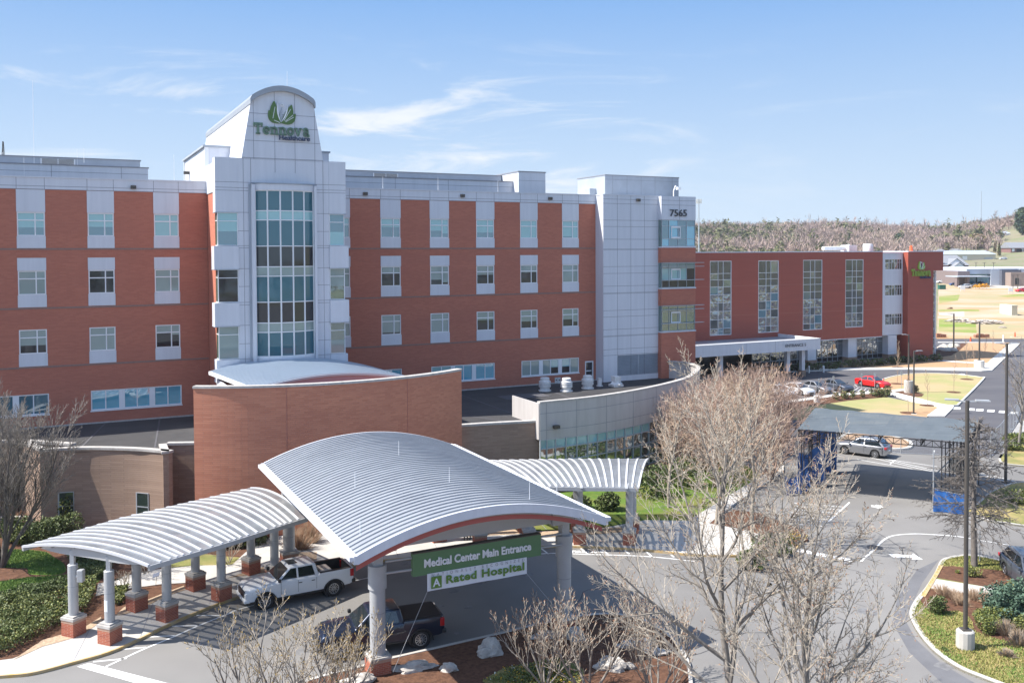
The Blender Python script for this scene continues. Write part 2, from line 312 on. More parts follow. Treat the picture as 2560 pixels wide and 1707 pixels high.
def window(T, F, s0, s1, z0, z1, cols, rows, cell, fw=0.085, dep=0.05, frame='frame_white', mull=None, name='window', parent=None, thick=0.06):
    """cols / rows: inner bar positions as fractions; cell(i, j) -> list of (fraction from top, glass name)"""
    fr = MB(); pn = MB(); mull = mull or fw
    fbox(fr, F, s0, z0, s0+fw, z1, dep-0.03, dep+thick); fbox(fr, F, s1-fw, z0, s1, z1, dep-0.03, dep+thick)
    fbox(fr, F, s0+fw, z0, s1-fw, z0+fw, dep-0.03, dep+thick); fbox(fr, F, s0+fw, z1-fw, s1-fw, z1, dep-0.03, dep+thick)
    xs = [s0+fw/2]+[s0+(s1-s0)*c for c in cols]+[s1-fw/2]; zs = [z0+fw/2]+[z0+(z1-z0)*r for r in rows]+[z1-fw/2]
    for x in xs[1:-1]: fbox(fr, F, x-mull/2, z0+fw, x+mull/2, z1-fw, dep-0.022, dep+thick-0.01)
    for z in zs[1:-1]: fbox(fr, F, s0+fw, z-mull/2, s1-fw, z+mull/2, dep-0.015, dep+thick-0.015)
    used = []
    for i in range(len(xs)-1):
        for j in range(len(zs)-1):
            top = zs[j+1]; h = zs[j+1]-zs[j]; f0 = 0.0
            for fr_, g in cell(i, j):
                if g not in used: used.append(g)
                fquad(pn, F, xs[i], top-h*fr_, xs[i+1], top-h*f0, dep+0.03, used.index(g)); f0 = fr_
    w = T.part(name, fr, M[frame], parent)
    T.part('pane', pn, [M[g] for g in used], w)
    return w
def seams(mb, F, s0, s1, z0, z1, vs, zs, w=0.035, pr=0.006, m=1):
    for a in vs: fbox(mb, F, a-w/2, z0, a+w/2, z1, -pr, 0.02, m)
    for z in zs: fbox(mb, F, s0, z-w/2, s1, z+w/2, -pr+0.002, 0.02, m)
R = random.Random(5)
HO = Thing('hospital_building', 'long red brick hospital with a white arched tower and curved brick entrance wall', 'hospital', (16, 79, 0), local=True)
VL, VR, VW = 79.0, 81.3, 74.0
Z_ROOF, Z_CAP = 24.43, 23.53
FL, FR_, FT = Face((0, VL), (1,0)), Face((0, VR), (1,0)), Face((0, VW), (1,0))
colsL = [(-12.05,-10.17),(-7.21,-5.33),(-2.41,-0.51),(2.45,4.33),(7.29,9.17)]
colsR = [(22.22,24.11),(27.04,28.95),(31.9,33.81),(36.69,38.60),(41.47,43.38),(46.25,48.15)]
FLZ = [(19.98,21.80),(15.50,17.35),(11.00,12.86)]
ribL = [(-7.2,-0.45),(2.48,9.22)]; ribR = [(22.3,29.0),(31.95,38.6),(41.55,48.18)]
wl = MB(); hl = [(a,b,c,d) for a,b in colsL for c,d in FLZ]+[(a,b,6.33,7.91) for a,b in ribL]
wall_face(wl, FL, -14, 11.4, 0, Z_CAP, hl)
hr = [(a,b,c,d) for a,b in colsR for c,d in FLZ]+[(a,b,6.25,7.80) for a,b in ribR]+[(48.9,49.92,5.35,7.37)]
wall_face(wl, FR_, 21.5, 50.2, 0, Z_CAP, hr)
wl.box(-14, VL+0.16, 0, 11.4, 104, Z_CAP-0.02); wl.box(11.4, VR+0.16, 0, 50.2, 104, Z_CAP-0.02)
for a, b, v in ((-14, 11.38, VL), (21.62, 50.18, VR)):
    for z in (18.99, 14.47, 9.97): wl.box(a, v-0.035, z-0.06, b, v+0.05, z+0.06, 1)
    wl.box(a, v-0.06, 5.22, b, v+0.05, 5.42, 2)
wall = HO.part('wall', wl, [M['red_brick'], M['string_course'], M['cap_stone']])
cp = MB()
for a, b, v, cs in ((-14, 11.4, VL, colsL), (21.5, 50.2, VR, colsR)):
    cp.box(a, v-0.05, Z_CAP, b, v+0.4, Z_ROOF, 0); cp.box(a, v-0.11, Z_ROOF, b, v+0.5, Z_ROOF+0.09, 0)
    cp.box(a, v+0.4, Z_CAP, b, 104, Z_CAP+0.3, 2)
    F = Face((0, v-0.05), (1,0))
    seams(cp, F, a, b, Z_CAP, Z_ROOF, [x for c in cs for x in c], [Z_CAP+0.26, Z_CAP+0.02])
HO.part('parapet', cp, [M['white_panel'], M['seam'], M['membrane']])
for cs, v in ((colsL, VL), (colsR, VR)):
    F = Face((0, v), (1,0))
    for a, b in cs:
        e = 0.03
        for z0, z1 in ((21.80,Z_CAP-0.012),(19.06,19.98),(17.35,18.32),(14.56,15.50),(10.05,11.00)):
            m = MB(); fbox(m, F, a-e, z0+0.003, b+e, z1-0.003, -0.035, 0.0); HO.part('window_panel', m, M['white_panel'])
blinds = {0:[0.62,0.5,0.65,0.60,1.0, 0.4,0.45,0.62,0.7,1.0,0.9], 1:[0.6,0.9,1.0,0.0,1.0, 1.0,0.12,0.72,0.5,0.4,1.0], 2:[1.0,0.7,0.66,1.0,0.3, 1.0,0.9,1.0,0.45,0.62,0.6]}
k = 0
for cs, v in ((colsL, VL), (colsR, VR)):
    F = Face((0, v), (1,0))
    for a, b in cs:
        for fl, (z0, z1) in enumerate(FLZ):
            bl = blinds[fl][k]; dk, sh = ('glass_blue','glass_pale') if fl == 0 else ('glass_dark','glass_blind')  # top floor gets bluer panes: the sky's reflection put into their colour
            def cell(i, j, bl=bl, dk=dk, sh=sh, k=k):
                if j == 1: return [(1.0, sh if bl > 0.1 else dk)]
                f = max(0.0, min(1.0, (bl-0.33)/0.67 + (0.22 if (i == 1 and k % 3 == 1) else 0)))
                return ([(f, sh)] if f > 0.02 else []) + ([(1.0, dk)] if f < 0.98 else [])
            window(HO, F, a, b, z0, z1, [0.645], [0.665], cell)
        k += 1
for rs, v, z0, z1 in ((ribL, VL, 6.33, 7.91), (ribR, VR, 6.25, 7.80)):
    F = Face((0, v), (1,0))
    for q, (a, b) in enumerate(rs):
        w = (b-a)
        def cell(i, j, q=q, v=v):
            if v == VL: return [(1.0, 'glass_cyan' if q else 'glass_blue')]
            if q == 2: return [(1.0, 'glass_blind')] if i not in (3, 4) else [(0.55, 'glass_pale'), (1.0, 'glass_dark')]
            return [(1.0, 'glass_cyan' if i > 1 else 'glass_pale')]
        for g in range(3):
            s0 = a + w*(g/3) + (0.13 if g else 0); s1 = a + w*((g+1)/3) - (0.13 if g < 2 else 0)
            window(HO, F, s0, s1, z0, z1, [0.5], [], lambda i, j, g=g, cell=cell: cell(g*2+i, j))
        for g in (1, 2): m = MB(); fbox(m, F, a+w*g/3-0.13, z0+0.002, a+w*g/3+0.13, z1-0.002, 0.03, 0.12); HO.part('mullion', m, M['frame_white'])
        m = MB(); fbox(m, F, a-0.05, z0-0.09, b+0.05, z0-0.004, -0.05, 0.05); HO.part('window_sill', m, M['frame_white'])
# roof door
dr = MB(); F = FR_
for s0, s1, z0, z1 in ((48.9,49.03,5.35,7.37),(49.79,49.92,5.35,7.37),(49.03,49.79,7.22,7.37),(49.03,49.79,5.35,5.6),(49.03,49.79,6.3,6.4)): fbox(dr, F, s0, z0, s1, z1, 0.02, 0.1)
d = HO.part('roof_door', dr, M['frame_white']); pn = MB(); fquad(pn, F, 49.0, 5.5, 49.8, 7.25, 0.07); HO.part('pane', pn, M['glass_dark'], d)
m = MB(); fbox(m, F, 49.68, 6.25, 49.73, 6.5, -0.03, 0.02); HO.part('handle', m, M['dark_steel'], d)
# wall floodlights under the parapet
for px, py, v in ((333,469,VL),(912,485,VR),(1155,490,VR),(1374,497,VR),(1594,501,VR-1.5)):
    u, z = FV(px, py, v); m = MB(); m.box(u-0.2, v-0.30, z-0.13, u+0.2, v-0.055, z+0.15); m.box(u-0.13, v-0.33, z-0.15, u+0.13, v-0.30, z-0.0); HO.part('floodlight', m, M['dark_steel'], bevel=(0.02,1))
# ---------------------------------------------------------------- roof-top penthouses
ph = MB()
u1, z1 = FV(370, 421, 86); ph.box(-14, 86, Z_CAP, u1, 100, z1, 0); ph.box(-14, 85.93, z1, u1+0.08, 100, z1+0.07, 1)
u2, z2 = FV(350, 403, 89); ph.box(-14, 89, z1+0.07, u2, 100, z2, 2); ph.box(-14, 88.93, z2, u2+0.08, 100, z2+0.08, 1)
u3, z3 = FV(1295, 456, 88.3); ph.box(21.7, 88.3, Z_CAP, u3, 100, z3, 0); ph.box(21.7, 88.23, z3, u3+0.08, 100, z3+0.07, 1)
u4, z4 = FV(1253, 440.5, 91); ph.box(21.7, 91, z3+0.07, u4, 100, z4, 2); ph.box(21.7, 90.93, z4, u4+0.08, 100, z4+0.07, 1)
for a, b, v, z in ((-14, u1, 86, z1), (21.7, u3, 88.3, z3)):
    F = Face((0, v), (1,0)); n = 4; seams(ph, F, a, b, Z_CAP+0.3, z, [a+(b-a)*(i+0.6)/n for i in range(n)], [z-0.55], m=1)
HO.part('penthouse', ph, [M['white_panel'], M['seam'], M['grey_panel']])
for px, py, v in ((145, 404.5, 89), (964, 440, 91)):
    u, z = FV(px, py, v); m = MB(); m.box(u-1.35, v-0.06, z-0.26, u+1.35, v-0.01, z+0.26, 0)
    for i in range(5): m.box(u-1.25, v-0.1, z-0.2+i*0.095, u+1.25, v-0.06, z-0.16+i*0.095, 1)
    m.box(u-0.03, v-0.105, z-0.26, u+0.03, v-0.06, z+0.26, 0)
    HO.part('vent_grille', m, [M['frame_white'], M['dark_steel']])
m = MB(); ua, za = FV(1296.5, 430, 87); ub, _ = FV(1363.5, 432, 87); m.box(ua, 87, Z_CAP, ub, 93, za, 0); m.box(ua-0.06, 86.94, za, ub+0.06, 93.06, za+0.1, 1); m.box(ua-0.004, 86.99, 26.2, ub+0.004, 87, 26.23, 1)
HO.part('roof_box', m, [M['white_panel'], M['seam']])
m = MB(); ua, za = FV(1512.5, 438.5, VR+3.2); ub, _ = FV(1696.6, 446.7, VR+3.2); m.box(ua, VR+3.2, 24.3, ub, VR+9, za, 0); m.box(ua-0.05, VR+3.15, za, ub+0.05, VR+9.05, za+0.09, 1)
F = Face((0, VR+3.2), (1,0)); seams(m, F, ua, ub, 24.4, za, [ua+(ub-ua)*t for t in (0.1,0.29,0.48,0.67,0.91)], [za-0.42])
HO.part('roof_box', m, [M['grey_panel'], M['seam']])
m = MB(); ua, za = FV(1484, 471, VR+5); m.box(ua-0.5, VR+5, Z_CAP, ua+0.6, VR+7, za); HO.part('roof_box', m, M['grey_panel'], bevel=(0.04,1))
# ---------------------------------------------------------------- entrance tower
tw = MB()
tw.box(11.42, 75.1, 0, 21.55, 81.2, 23.45, 2); tw.box(11.36, 74.9, 23.45, 21.6, 81.2, 25.75, 0)
tw.box(12.98, VW, 5.0, 20.22, 75.1, 26.05, 0)
def bands(F, s0, s1, z0, z1, vs): seams(tw, F, s0, s1, z0, z1, vs, [z for z in (24.15,23.72,23.5,21.8,20.35,19.2,19.02,17.4,16.0,14.75,14.55,12.95,11.5,10.3) if z0 < z < z1])
bands(FT, 12.98, 20.22, 9.5, 26.05, [13.42, 14.0, 19.1, 19.75])
for z in (26.05,): seams(tw, FT, 13.3, 19.8, 25, 26.05, [15.9, 17.5], [z-0.02])
for a, b in ((11.28, 12.98), (20.22, 21.62)):
    for z0, z1, p in ((21.82,26.05,0.0),(17.38,19.17,0.16),(12.94,14.75,0.16),(8.6,10.31,0.05)):
        x0 = a - (p if a < 15 else 0); x1 = b + (p if a > 15 else 0)
        tw.box(x0, VW-0.05-p, z0, x1, 75.1, z1, 0); tw.box(x0-0.03, VW-0.08-p, z0-0.06, x1+0.03, 75.1, z0-0.003, 3)
        if z1 > 24: seams(tw, Face((0,VW-0.05),(1,0)), a, b, z0, z1, [], [24.15,23.72,23.5])
HO.part('tower', tw, [M['white_panel'], M['seam'], M['red_brick'], M['frame_alu']])
# arched head of the tower: battered sides and a barrel roof running back
hd = MB(); zt = 30.82; arc = []
for i in range(13):
    t = i/12; u = 14.12+(18.98-14.12)*t; arc.append((u, zt + 0.88*(1-(2*t-1)**2)))
pts = [(13.3,26.0)]+arc+[(19.8,26.0)]
n = len(pts); vb = 97.0
vs = [(u, VW-0.004, z) for u, z in pts]+[(u, vb, z) for u, z in pts]
hd.add(vs, [tuple(range(n))[::-1]], 0); hd.add(vs, [tuple(range(n, 2*n))], 0); hd.add(vs, [(i, i+1, n+i+1, n+i) for i in range(n-1)], 0)
for z, f in ((29.6,0.78),(28.55,0.6),(27.45,0.41),(26.1,0.0)):
    k2 = (z-26)/(zt-26); hd.box(13.3+0.82*k2, VW-0.010, z-0.018, 19.8-0.82*k2, VW-0.003, z+0.018, 1)
for u, z0 in ((15.9,26.0),(17.5,26.0),(14.25,26.0),(19.1,26.0)):
    hd.box(u-0.016, VW-0.012, z0, u+0.016, VW-0.003, 31.5 if 15 < u < 18 else (30.7 if u < 15 else 30.1), 1)
rim = MB(); a2 = [(13.98,30.60)]+[(u, z+0.06) for u, z in arc]+[(19.12,30.60)]
for i in range(len(a2)-1):
    (ua, za), (ub, zb) = a2[i], a2[i+1]; c = [(ua,VW-0.35,za-0.32),(ub,VW-0.35,zb-0.32),(ub,VW-0.35,zb+0.10),(ua,VW-0.35,za+0.10)]; c2 = [(p[0], vb+0.2, p[2]) for p in c]
    rim.add(c+c2, [(0,1,2,3),(3,2,6,7),(0,4,5,1),(7,6,5,4)], 0)
rim.quad((13.98,VW-0.35,30.28),(13.98,VW-0.35,30.70),(13.98,vb+0.2,30.70),(13.98,vb+0.2,30.28)); rim.quad((19.12,VW-0.35,30.70),(19.12,VW-0.35,30.28),(19.12,vb+0.2,30.28),(19.12,vb+0.2,30.70))
h = HO.part('tower_head', hd, [M['white_panel'], M['seam']]); HO.part('barrel_roof', rim, M['roof_metal'], h, smooth=25)
# stair boxes behind the tower
m = MB(); ub, zb = FV(512.3, 367.5, 80.5)
m.box(ub, 80.5, Z_CAP, 14.6, 94, zb, 0); m.box(ub-0.18, 80.35, zb, 14.6, 94, zb+0.16, 1); m.box(ub-0.05, 80.44, Z_CAP, ub+0.28, 80.6, zb-0.01, 2); m.box(ub-0.08, 93.5, Z_CAP, ub+0.1, 93.8, zb-0.01, 2)
uc, zc = FV(822, 383, 80.5); m.box(18.5, 80.5, Z_CAP, uc, 94, zc, 0); m.box(18.5, 80.4, zc, uc+0.12, 94, zc+0.14, 1)
m.box(ub-0.5, 90.2, 26.0, ub, 90.6, 26.25, 3)
HO.part('tower_annex', m, [M['white_panel'], M['grey_panel'], M['frame_white'], M['dark_steel']])
# corner windows of the tower
cwz = [(19.18,21.80),(14.76,17.37),(10.32,12.93)]
for a, b, side in ((11.42, 12.97, -1), (20.24, 21.5, 1)):
    for fl, (z0, z1) in enumerate(cwz):
        F = Face((0, VW+0.02), (1,0))
        g0, g1 = (('glass_pale','glass_blue'),('glass_dark','glass_dark'),('glass_blind','glass_blind'))[fl]
        if side > 0: g0, g1 = (('glass_blue','glass_pale'),('glass_blind','glass_green'),('glass_green','glass_blind'))[fl]
        w = window(HO, F, a, b, z0+0.01, z1-0.01, [], [0.74], lambda i, j, g0=g0, g1=g1: [(1.0, g0)] if j else ([(0.42, g0), (1.0, g1)]), name='corner_window', dep=0.03, fw=0.055)
        fs = Face((a, 75.1), (0,-1)) if side < 0 else Face((b, VW+0.1), (0,1))
        fr = MB(); pn = MB(); fquad(pn, fs, 0.02, z0+0.03, 1.0, z1-0.03, 0.03)
        for z in (z0+0.01, z0+(z1-z0)*0.74, z1-0.07): fr = MB(); fbox(fr, fs, 0.0, z, 1.02, z+0.055, 0.0, 0.06); HO.part('side_rail', fr, M['frame_white'], w)
        HO.part('pane', pn, M['glass_green'], w)
# curved bay of glass
rows = [(10.49,12.33,'glass_teal'),(12.40,13.07,'glass_blind'),(13.15,14.71,'glass_dark'),(14.78,16.76,'glass_teal'),(16.82,17.50,'glass_blind'),(17.56,19.13,'glass_dark'),(19.22,21.18,'glass_teal'),(21.23,21.91,'glass_pale'),(21.97,23.5,'glass_teal')]
hw, sg = 2.30, 0.75; rr = (hw*hw+sg*sg)/(2*sg); uc, vc = 16.58, VW-0.12+rr-sg; am = math.asin(hw/rr); bp = []
for i in range(6):
    a = -am+2*am*i/5; bp.append((uc+rr*math.sin(a), vc-rr*math.cos(a)))
fr = MB()
for p, q in zip(bp, bp[1:]):
    Fc = Face(p, (q[0]-p[0], q[1]-p[1])); ln = math.hypot(q[0]-p[0], q[1]-p[1])
    fbox(fr, Fc, 0, 10.30, ln, 10.49, -0.03, 0.1)
    for (za, zb, g) in rows: fbox(fr, Fc, 0, zb-0.005, ln, zb+0.065, -0.025, 0.06)
for p in bp: fr.tube([(p[0], p[1], 10.3), (p[0], p[1], 23.55)], 0.062, 6)
bay = HO.part('bay_window', fr, M['frame_white'])
for za, zb, g in rows:
    pn = MB(); 
    for p, q in zip(bp, bp[1:]): fquad(pn, Face(p, (q[0]-p[0], q[1]-p[1])), 0, za-0.03, math.hypot(q[0]-p[0], q[1]-p[1]), zb+0.03, 0.03)
    HO.part('pane', pn, M[g], bay)
sr = MB(); sr.box(13.96, VW-0.42, 9.3, 14.24, VW, 24.0, 0); sr.box(18.92, VW-0.42, 9.3, 19.12, VW, 24.0, 0); sr.box(13.80, VW-0.12, 9.3, 13.96, VW, 24.05, 1)
top = [(13.96, VW-0.42)]+[(uc+(rr+0.12)*math.sin(-am+2*am*i/12), vc-(rr+0.12)*math.cos(-am+2*am*i/12)) for i in range(13)]+[(19.12, VW-0.42), (19.12, VW-0.01), (13.96, VW-0.01)]
sr.prism(top, 23.56, 24.02, 0); sr.prism([(p[0], p[1]-0.05) if p[1] < VW-0.1 else p for p in top], 24.02, 24.10, 2); sr.prism(top, 9.3, 10.30, 0)
HO.part('bay_surround', sr, [M['white_panel'], M['grey_panel'], M['roof_metal']])
# ---------------------------------------------------------------- number tower
VT = VR-1.5; nt_ = MB(); F = Face((0, VT), (1,0)); mat('trim_dark', (0.06,0.065,0.075), 0.7)
wall_face(nt_, F, 50.2, 57.05, 0, 24.40, [(51.91,57.0,5.83,7.92)], depth=0.2)
nt_.quad((50.2,104,0),(50.2,VT,0),(50.2,VT,24.4),(50.2,104,24.4)); nt_.quad((50.2,VT,24.4),(61.4,VT,24.4),(61.4,96,24.4),(50.2,96,24.4)); nt_.box(50.16, VT-0.04, 24.4, 57.0, 96, 24.5, 0)
seams(nt_, F, 50.2, 57.0, 5.8, 24.4, [51.9, 53.55, 55.25], [24.0,23.55,21.85,21.2,19.9,18.9,18.82,17.1,16.4,15.1,14.4,14.32,12.6,11.95,10.65,10.0,9.92,8.6,8.0])
HO.part('number_tower', nt_, [M['white_panel'], M['seam']])
m = MB()
for i in range(14): z = 5.87+i*0.147; m.add([(51.93,VT+0.16,z+0.10),(56.98,VT+0.16,z+0.10),(56.98,VT+0.02,z),(51.93,VT+0.02,z),(51.93,VT+0.16,z+0.12),(56.98,VT+0.16,z+0.12),(56.98,VT+0.02,z+0.02),(51.93,VT+0.02,z+0.02)], [(0,3,2,1),(4,5,6,7),(3,7,6,2)], 0)
m.box(54.4, VT-0.01, 5.83, 54.5, VT+0.17, 7.92, 0); m.box(51.92, VT+0.17, 5.83, 57.0, VT+0.19, 7.92, 1)
HO.part('louver', m, [M['grey_panel'], M['trim_dark']])
VB = VT-0.6; bw = MB()
bw.box(56.98, VB, 21.95, 61.42, 96, 24.42, 0); seams(bw, Face((0,VB),(1,0)), 56.98, 61.42, 21.95, 24.42, [59.3], [23.98, 23.5])
for z0, z1 in ((17.45,19.02),(12.93,14.68),(0,10.1)): bw.box(56.98, VB+0.02, z0, 61.42, 96, z1, 2); bw.box(56.95, VB-0.06, z1, 61.45, 96, z1+0.13, 0)
b_ = HO.part('stair_bay', bw, [M['white_panel'], M['seam'], M['red_brick']])
for fl, (z0, z1) in enumerate(((19.16,21.94),(14.82,17.44),(10.24,12.92))):
    F = Face((0, VB+0.06), (1,0)); g = ('glass_cyan','glass_dark','glass_green')[fl]; gp = ('glass_blue','glass_blind','glass_green')[fl]
    def cell(i, j, g=g, gp=gp, fl=fl): return [(1.0, g if (i+j*2) % 5 in (0, 3) else gp)] if fl != 1 else [(1.0, 'glass_blind' if j == 2 else ('glass_pale' if (j == 1 and i != 3) else 'glass_dark'))]
    w = window(HO, F, 57.05, 61.38, z0, z1, [0.22,0.485,0.745], [0.29,0.77], cell, fw=0.05, dep=0.02, frame='frame_alu', name='bay_window')
    m = MB()
    for s0, s1, a, b in ((58.25,59.45,0.30,0.36),(58.25,59.45,0.70,0.76)): fbox(m, F, s0, z0+(z1-z0)*a, s1, z0+(z1-z0)*b, -0.05, 0.04)
    for s0 in (58.25, 59.37): fbox(m, F, s0, z0+(z1-z0)*0.36, s0+0.08, z0+(z1-z0)*0.70, -0.05, 0.04)
    HO.part('casement', m, M['frame_white'], w)
    if fl:
        m = MB()
        for t in (0.31, 0.85, 1.0): fbox(m, F, 56.9, z0+(z1-z0)*t-0.03, 62.3, z0+(z1-z0)*t+0.02, -0.42, -0.08)
        HO.part('sun_shade', m, M['frame_alu'], w)
    pn = MB(); fquad(pn, Face((57.02, VT), (0,-1)), 0.0, z0, 0.55, z1, 0); HO.part('pane', pn, M['glass_green'], w)
# ---------------------------------------------------------------- lettering helpers
def text_geo(s, size, extrude, bold=0.0, spacing=1.0):
    c = bpy.data.curves.new('text', 'FONT'); c.body = s; c.size = size; c.extrude = extrude/2; c.offset = bold; c.resolution_u = 3; c.space_character = spacing
    o = bpy.data.objects.new('text', c); C.objects.link(o); dg = bpy.context.evaluated_depsgraph_get(); dg.update(); me = o.evaluated_get(dg).to_mesh()
    vs = [tuple(v.co) for v in me.vertices]; fs = [tuple(p.vertices) for p in me.polygons]; o.evaluated_get(dg).to_mesh_clear()
    bpy.data.objects.remove(o); bpy.data.curves.remove(c); return vs, fs
def put_text(mb, s, size, O, X, Z, depth=0.06, bold=0.0, width=None, spacing=1.0, m=0, center=False):
    """lay text in the plane spanned by X (reading direction) and Z (up), proud of it by depth"""
    vs, fs = text_geo(s, size, depth, bold, spacing); X = Vector(X).normalized(); Z = Vector(Z).normalized(); Y = X.cross(Z); O = Vector(O)
    x0 = min(v[0] for v in vs); x1 = max(v[0] for v in vs); k = 1.0 if width is None else width/(x1-x0); sh = (x0+x1)/2 if center else x0
    mb.add([O + X*((v[0]-sh)*k) + Z*v[1] + Y*(depth/2 + v[2]) for v in vs], fs, m)
def stroke(mb, pts, w, put, d, m=0):                  # flat-ended thick polyline
    for (x0, y0), (x1, y1) in zip(pts, pts[1:]):
        l = math.hypot(x1-x0, y1-y0); nx, ny = -(y1-y0)/l*w/2, (x1-x0)/l*w/2; ex, ey = (x1-x0)/l*w*0.12, (y1-y0)/l*w*0.12
        q = [(x0+nx-ex, y0+ny-ey), (x0-nx-ex, y0-ny-ey), (x1-nx+ex, y1-ny+ey), (x1+nx+ex, y1+ny+ey)]
        mb.add([put(x, y, 0.0) for x, y in q]+[put(x, y, d) for x, y in q], [(0,1,2,3)[::-1],(4,5,6,7),(0,1,5,4),(1,2,6,5),(2,3,7,6),(3,0,4,7)], m)
def arcp(cx, cy, r, a0, a1, n=10, ry=None): return [(cx+r*math.cos(rad(a0+(a1-a0)*i/n)), cy+(ry or r)*math.sin(rad(a0+(a1-a0)*i/n))) for i in range(n+1)]
def slab_word(mb, word, O, X, Z, height, width, d):   # slab-serif lettering, cap height 1.0, x-height 0.72
    X = Vector(X).normalized(); Z = Vector(Z).normalized(); Y = X.cross(Z); O = Vector(O); W_ = {'T':0.98,'e':0.74,'n':0.86,'o':0.78,'v':0.84,'a':0.80}
    tot = sum(W_[c] for c in word); k = width/tot; x = 0; s = height
    for c in word:
        def put(a, b, dd, x=x): return O + X*((x+a)*k) + Z*(b*s) + Y*dd
        t = 0.225; w = W_[c]-0.04
        def st(pts, tw=t): stroke(mb, pts, tw, put, d)
        if c == 'T': st([(0.02,0.91),(w-0.02,0.91)]); st([(w/2,0.02),(w/2,0.9)], 0.23); st([(w/2-0.2,0.06),(w/2+0.2,0.06)], 0.13); st([(0.07,0.68),(0.07,0.9)], 0.13); st([(w-0.07,0.68),(w-0.07,0.9)], 0.13)
        if c == 'n': st([(0.2,0.03),(0.2,0.66)]); st([(0.2,0.5)]+arcp(0.42,0.42,0.22,150,0,7)+[(0.64,0.03)]); [st([(q-0.17,0.055),(q+0.17,0.055)], 0.12) for q in (0.2,0.64)]; st([(0.02,0.65),(0.22,0.65)], 0.12)
        if c == 'e': st(arcp(w/2,0.36,0.27,2,315,14)); st([(0.12,0.37),(w-0.1,0.37)], 0.12)
        if c == 'o': st(arcp(w/2,0.36,0.27,0,360,16))
        if c == 'v': st([(0.16,0.68),(w/2,0.04)], 0.2); st([(w-0.14,0.68),(w/2,0.04)], 0.17); st([(0.0,0.655),(0.32,0.655)], 0.12); st([(w-0.28,0.655),(w,0.655)], 0.12)
        if c == 'a': st(arcp(0.34,0.22,0.18,0,360,12), 0.17); st([(0.12,0.55)]+arcp(0.34,0.48,0.2,125,0,7)+[(0.54,0.06),(0.72,0.06)])
        x += W_[c]
def leaf_shape(mb, put, base, tip, wide, bend, d, m, n=9):
    bx, by = base; tx, ty = tip; l = math.hypot(tx-bx, ty-by); ax, ay = (tx-bx)/l, (ty-by)/l; nx, ny = -ay, ax; Lp = []; Rp = []
    for i in range(n+1):
        t = i/n; c = bend*math.sin(math.pi*t); wd = wide*math.sin(math.pi*min(1, t*0.96+0.02))**0.8; px, py = bx+ax*l*t+nx*c, by+ay*l*t+ny*c
        Lp.append((px+nx*wd/2, py+ny*wd/2)); Rp.append((px-nx*wd/2, py-ny*wd/2))
    for i in range(n):
        q = [Lp[i], Rp[i], Rp[i+1], Lp[i+1]]
        mb.add([put(x, y, 0) for x, y in q]+[put(x, y, d) for x, y in q], [(4,5,6,7),(1,2,6,5),(3,0,4,7)], m)
def leaf_logo(T, parent, O, X, Z, h, d, mats):
    X = Vector(X).normalized(); Z = Vector(Z).normalized(); Y = X.cross(Z); O = Vector(O); mb = MB()
    def put(x, y, dd): return O + X*(x*h) + Z*(y*h) + Y*dd
    leaf_shape(mb, put, (0.0,0.0),(-0.30,0.98),0.38,0.14,d,0); leaf_shape(mb, put, (-0.04,0.0),(-0.54,0.55),0.34,0.10,d*0.8,1)
    leaf_shape(mb, put, (0.04,0.0),(0.50,0.86),0.36,-0.10,d,0); leaf_shape(mb, put, (0.08,0.0),(0.68,0.46),0.32,-0.10,d*0.8,1)
    leaf_shape(mb, put, (0.0,0.04),(-0.13,0.97),0.065,0.07,d*1.1,2); leaf_shape(mb, put, (0.01,0.04),(0.33,0.82),0.06,-0.06,d*1.1,2); leaf_shape(mb, put, (0.0,0.03),(0.06,0.72),0.10,0.02,d*0.9,3)
    stroke(mb, arcp(0.07,0.84,0.05,0,360,8), 0.05, put, d, 2)
    for a, b in (((-0.36,0.2),(-0.26,0.72)),((-0.3,0.12),(-0.05,0.02)),((0.14,0.12),(0.45,0.66)),((0.2,0.1),(0.56,0.40)),((0.22,0.07),(0.58,0.30))): stroke(mb, [a, b], 0.022, put, d*1.15, 2)
    return T.part('emblem', mb, [M[x] for x in mats], parent)
# tower sign
O = (13.62+0.2, VW-0.02, 0); uL, zb_ = FV(633, 334.5, VW); uR, _ = FV(774, 339, VW); _, zt_ = FV(643, 307, VW)
m = MB(); slab_word(m, 'Tennova', (uL, VW-0.02, zb_-0.02), (1,0,0), (0,0,1), zt_-zb_, uR-uL, 0.14)
wd = HO.part('sign_word', m, M['letter_green'])
u5, z5 = FV(697, 352, VW); u6, z6 = FV(774, 355, VW); m = MB(); put_text(m, 'Healthcare', 0.52, (u5, VW-0.10, z5+0.06), (1,0,0), (0,0,1), 0.09, 0.010, width=u6-u5)
HO.part('sign_word', m, M['letter_blue'])
u7, z7 = FV(703, 309, VW); u8, z8 = FV(703, 253, VW); leaf_logo(HO, HO.e, (u7-0.05, VW-0.02, z7), (1,0,0), (0,0,1), (z8-z7)*0.98, 0.10, ('logo_green','logo_green','letter_white','grey_panel'))
ua, za = FV(1674, 540.5, VB); ub, zb2 = FV(1716, 540.5, VB); m = MB(); put_text(m, '7565', 1.0, (ua, VB-0.06, za), (1,0,0), (0,0,1), 0.06, 0.012, width=ub-ua); HO.part('house_number', m, M['letter_dark'])
m = MB(); u9, z9 = FV(1684, 488, VR+0.5); m.tube([(u9,VR+0.5,24.4),(u9,VR+0.5,25.2),(u9+0.25,VR+0.5,25.75),(u9+0.6,VR+0.5,25.6)], 0.06, 6); m.box(u9+0.45, VR+0.3, 25.35, u9+0.85, VR+0.7, 25.6); HO.part('roof_camera', m, M['frame_white'])
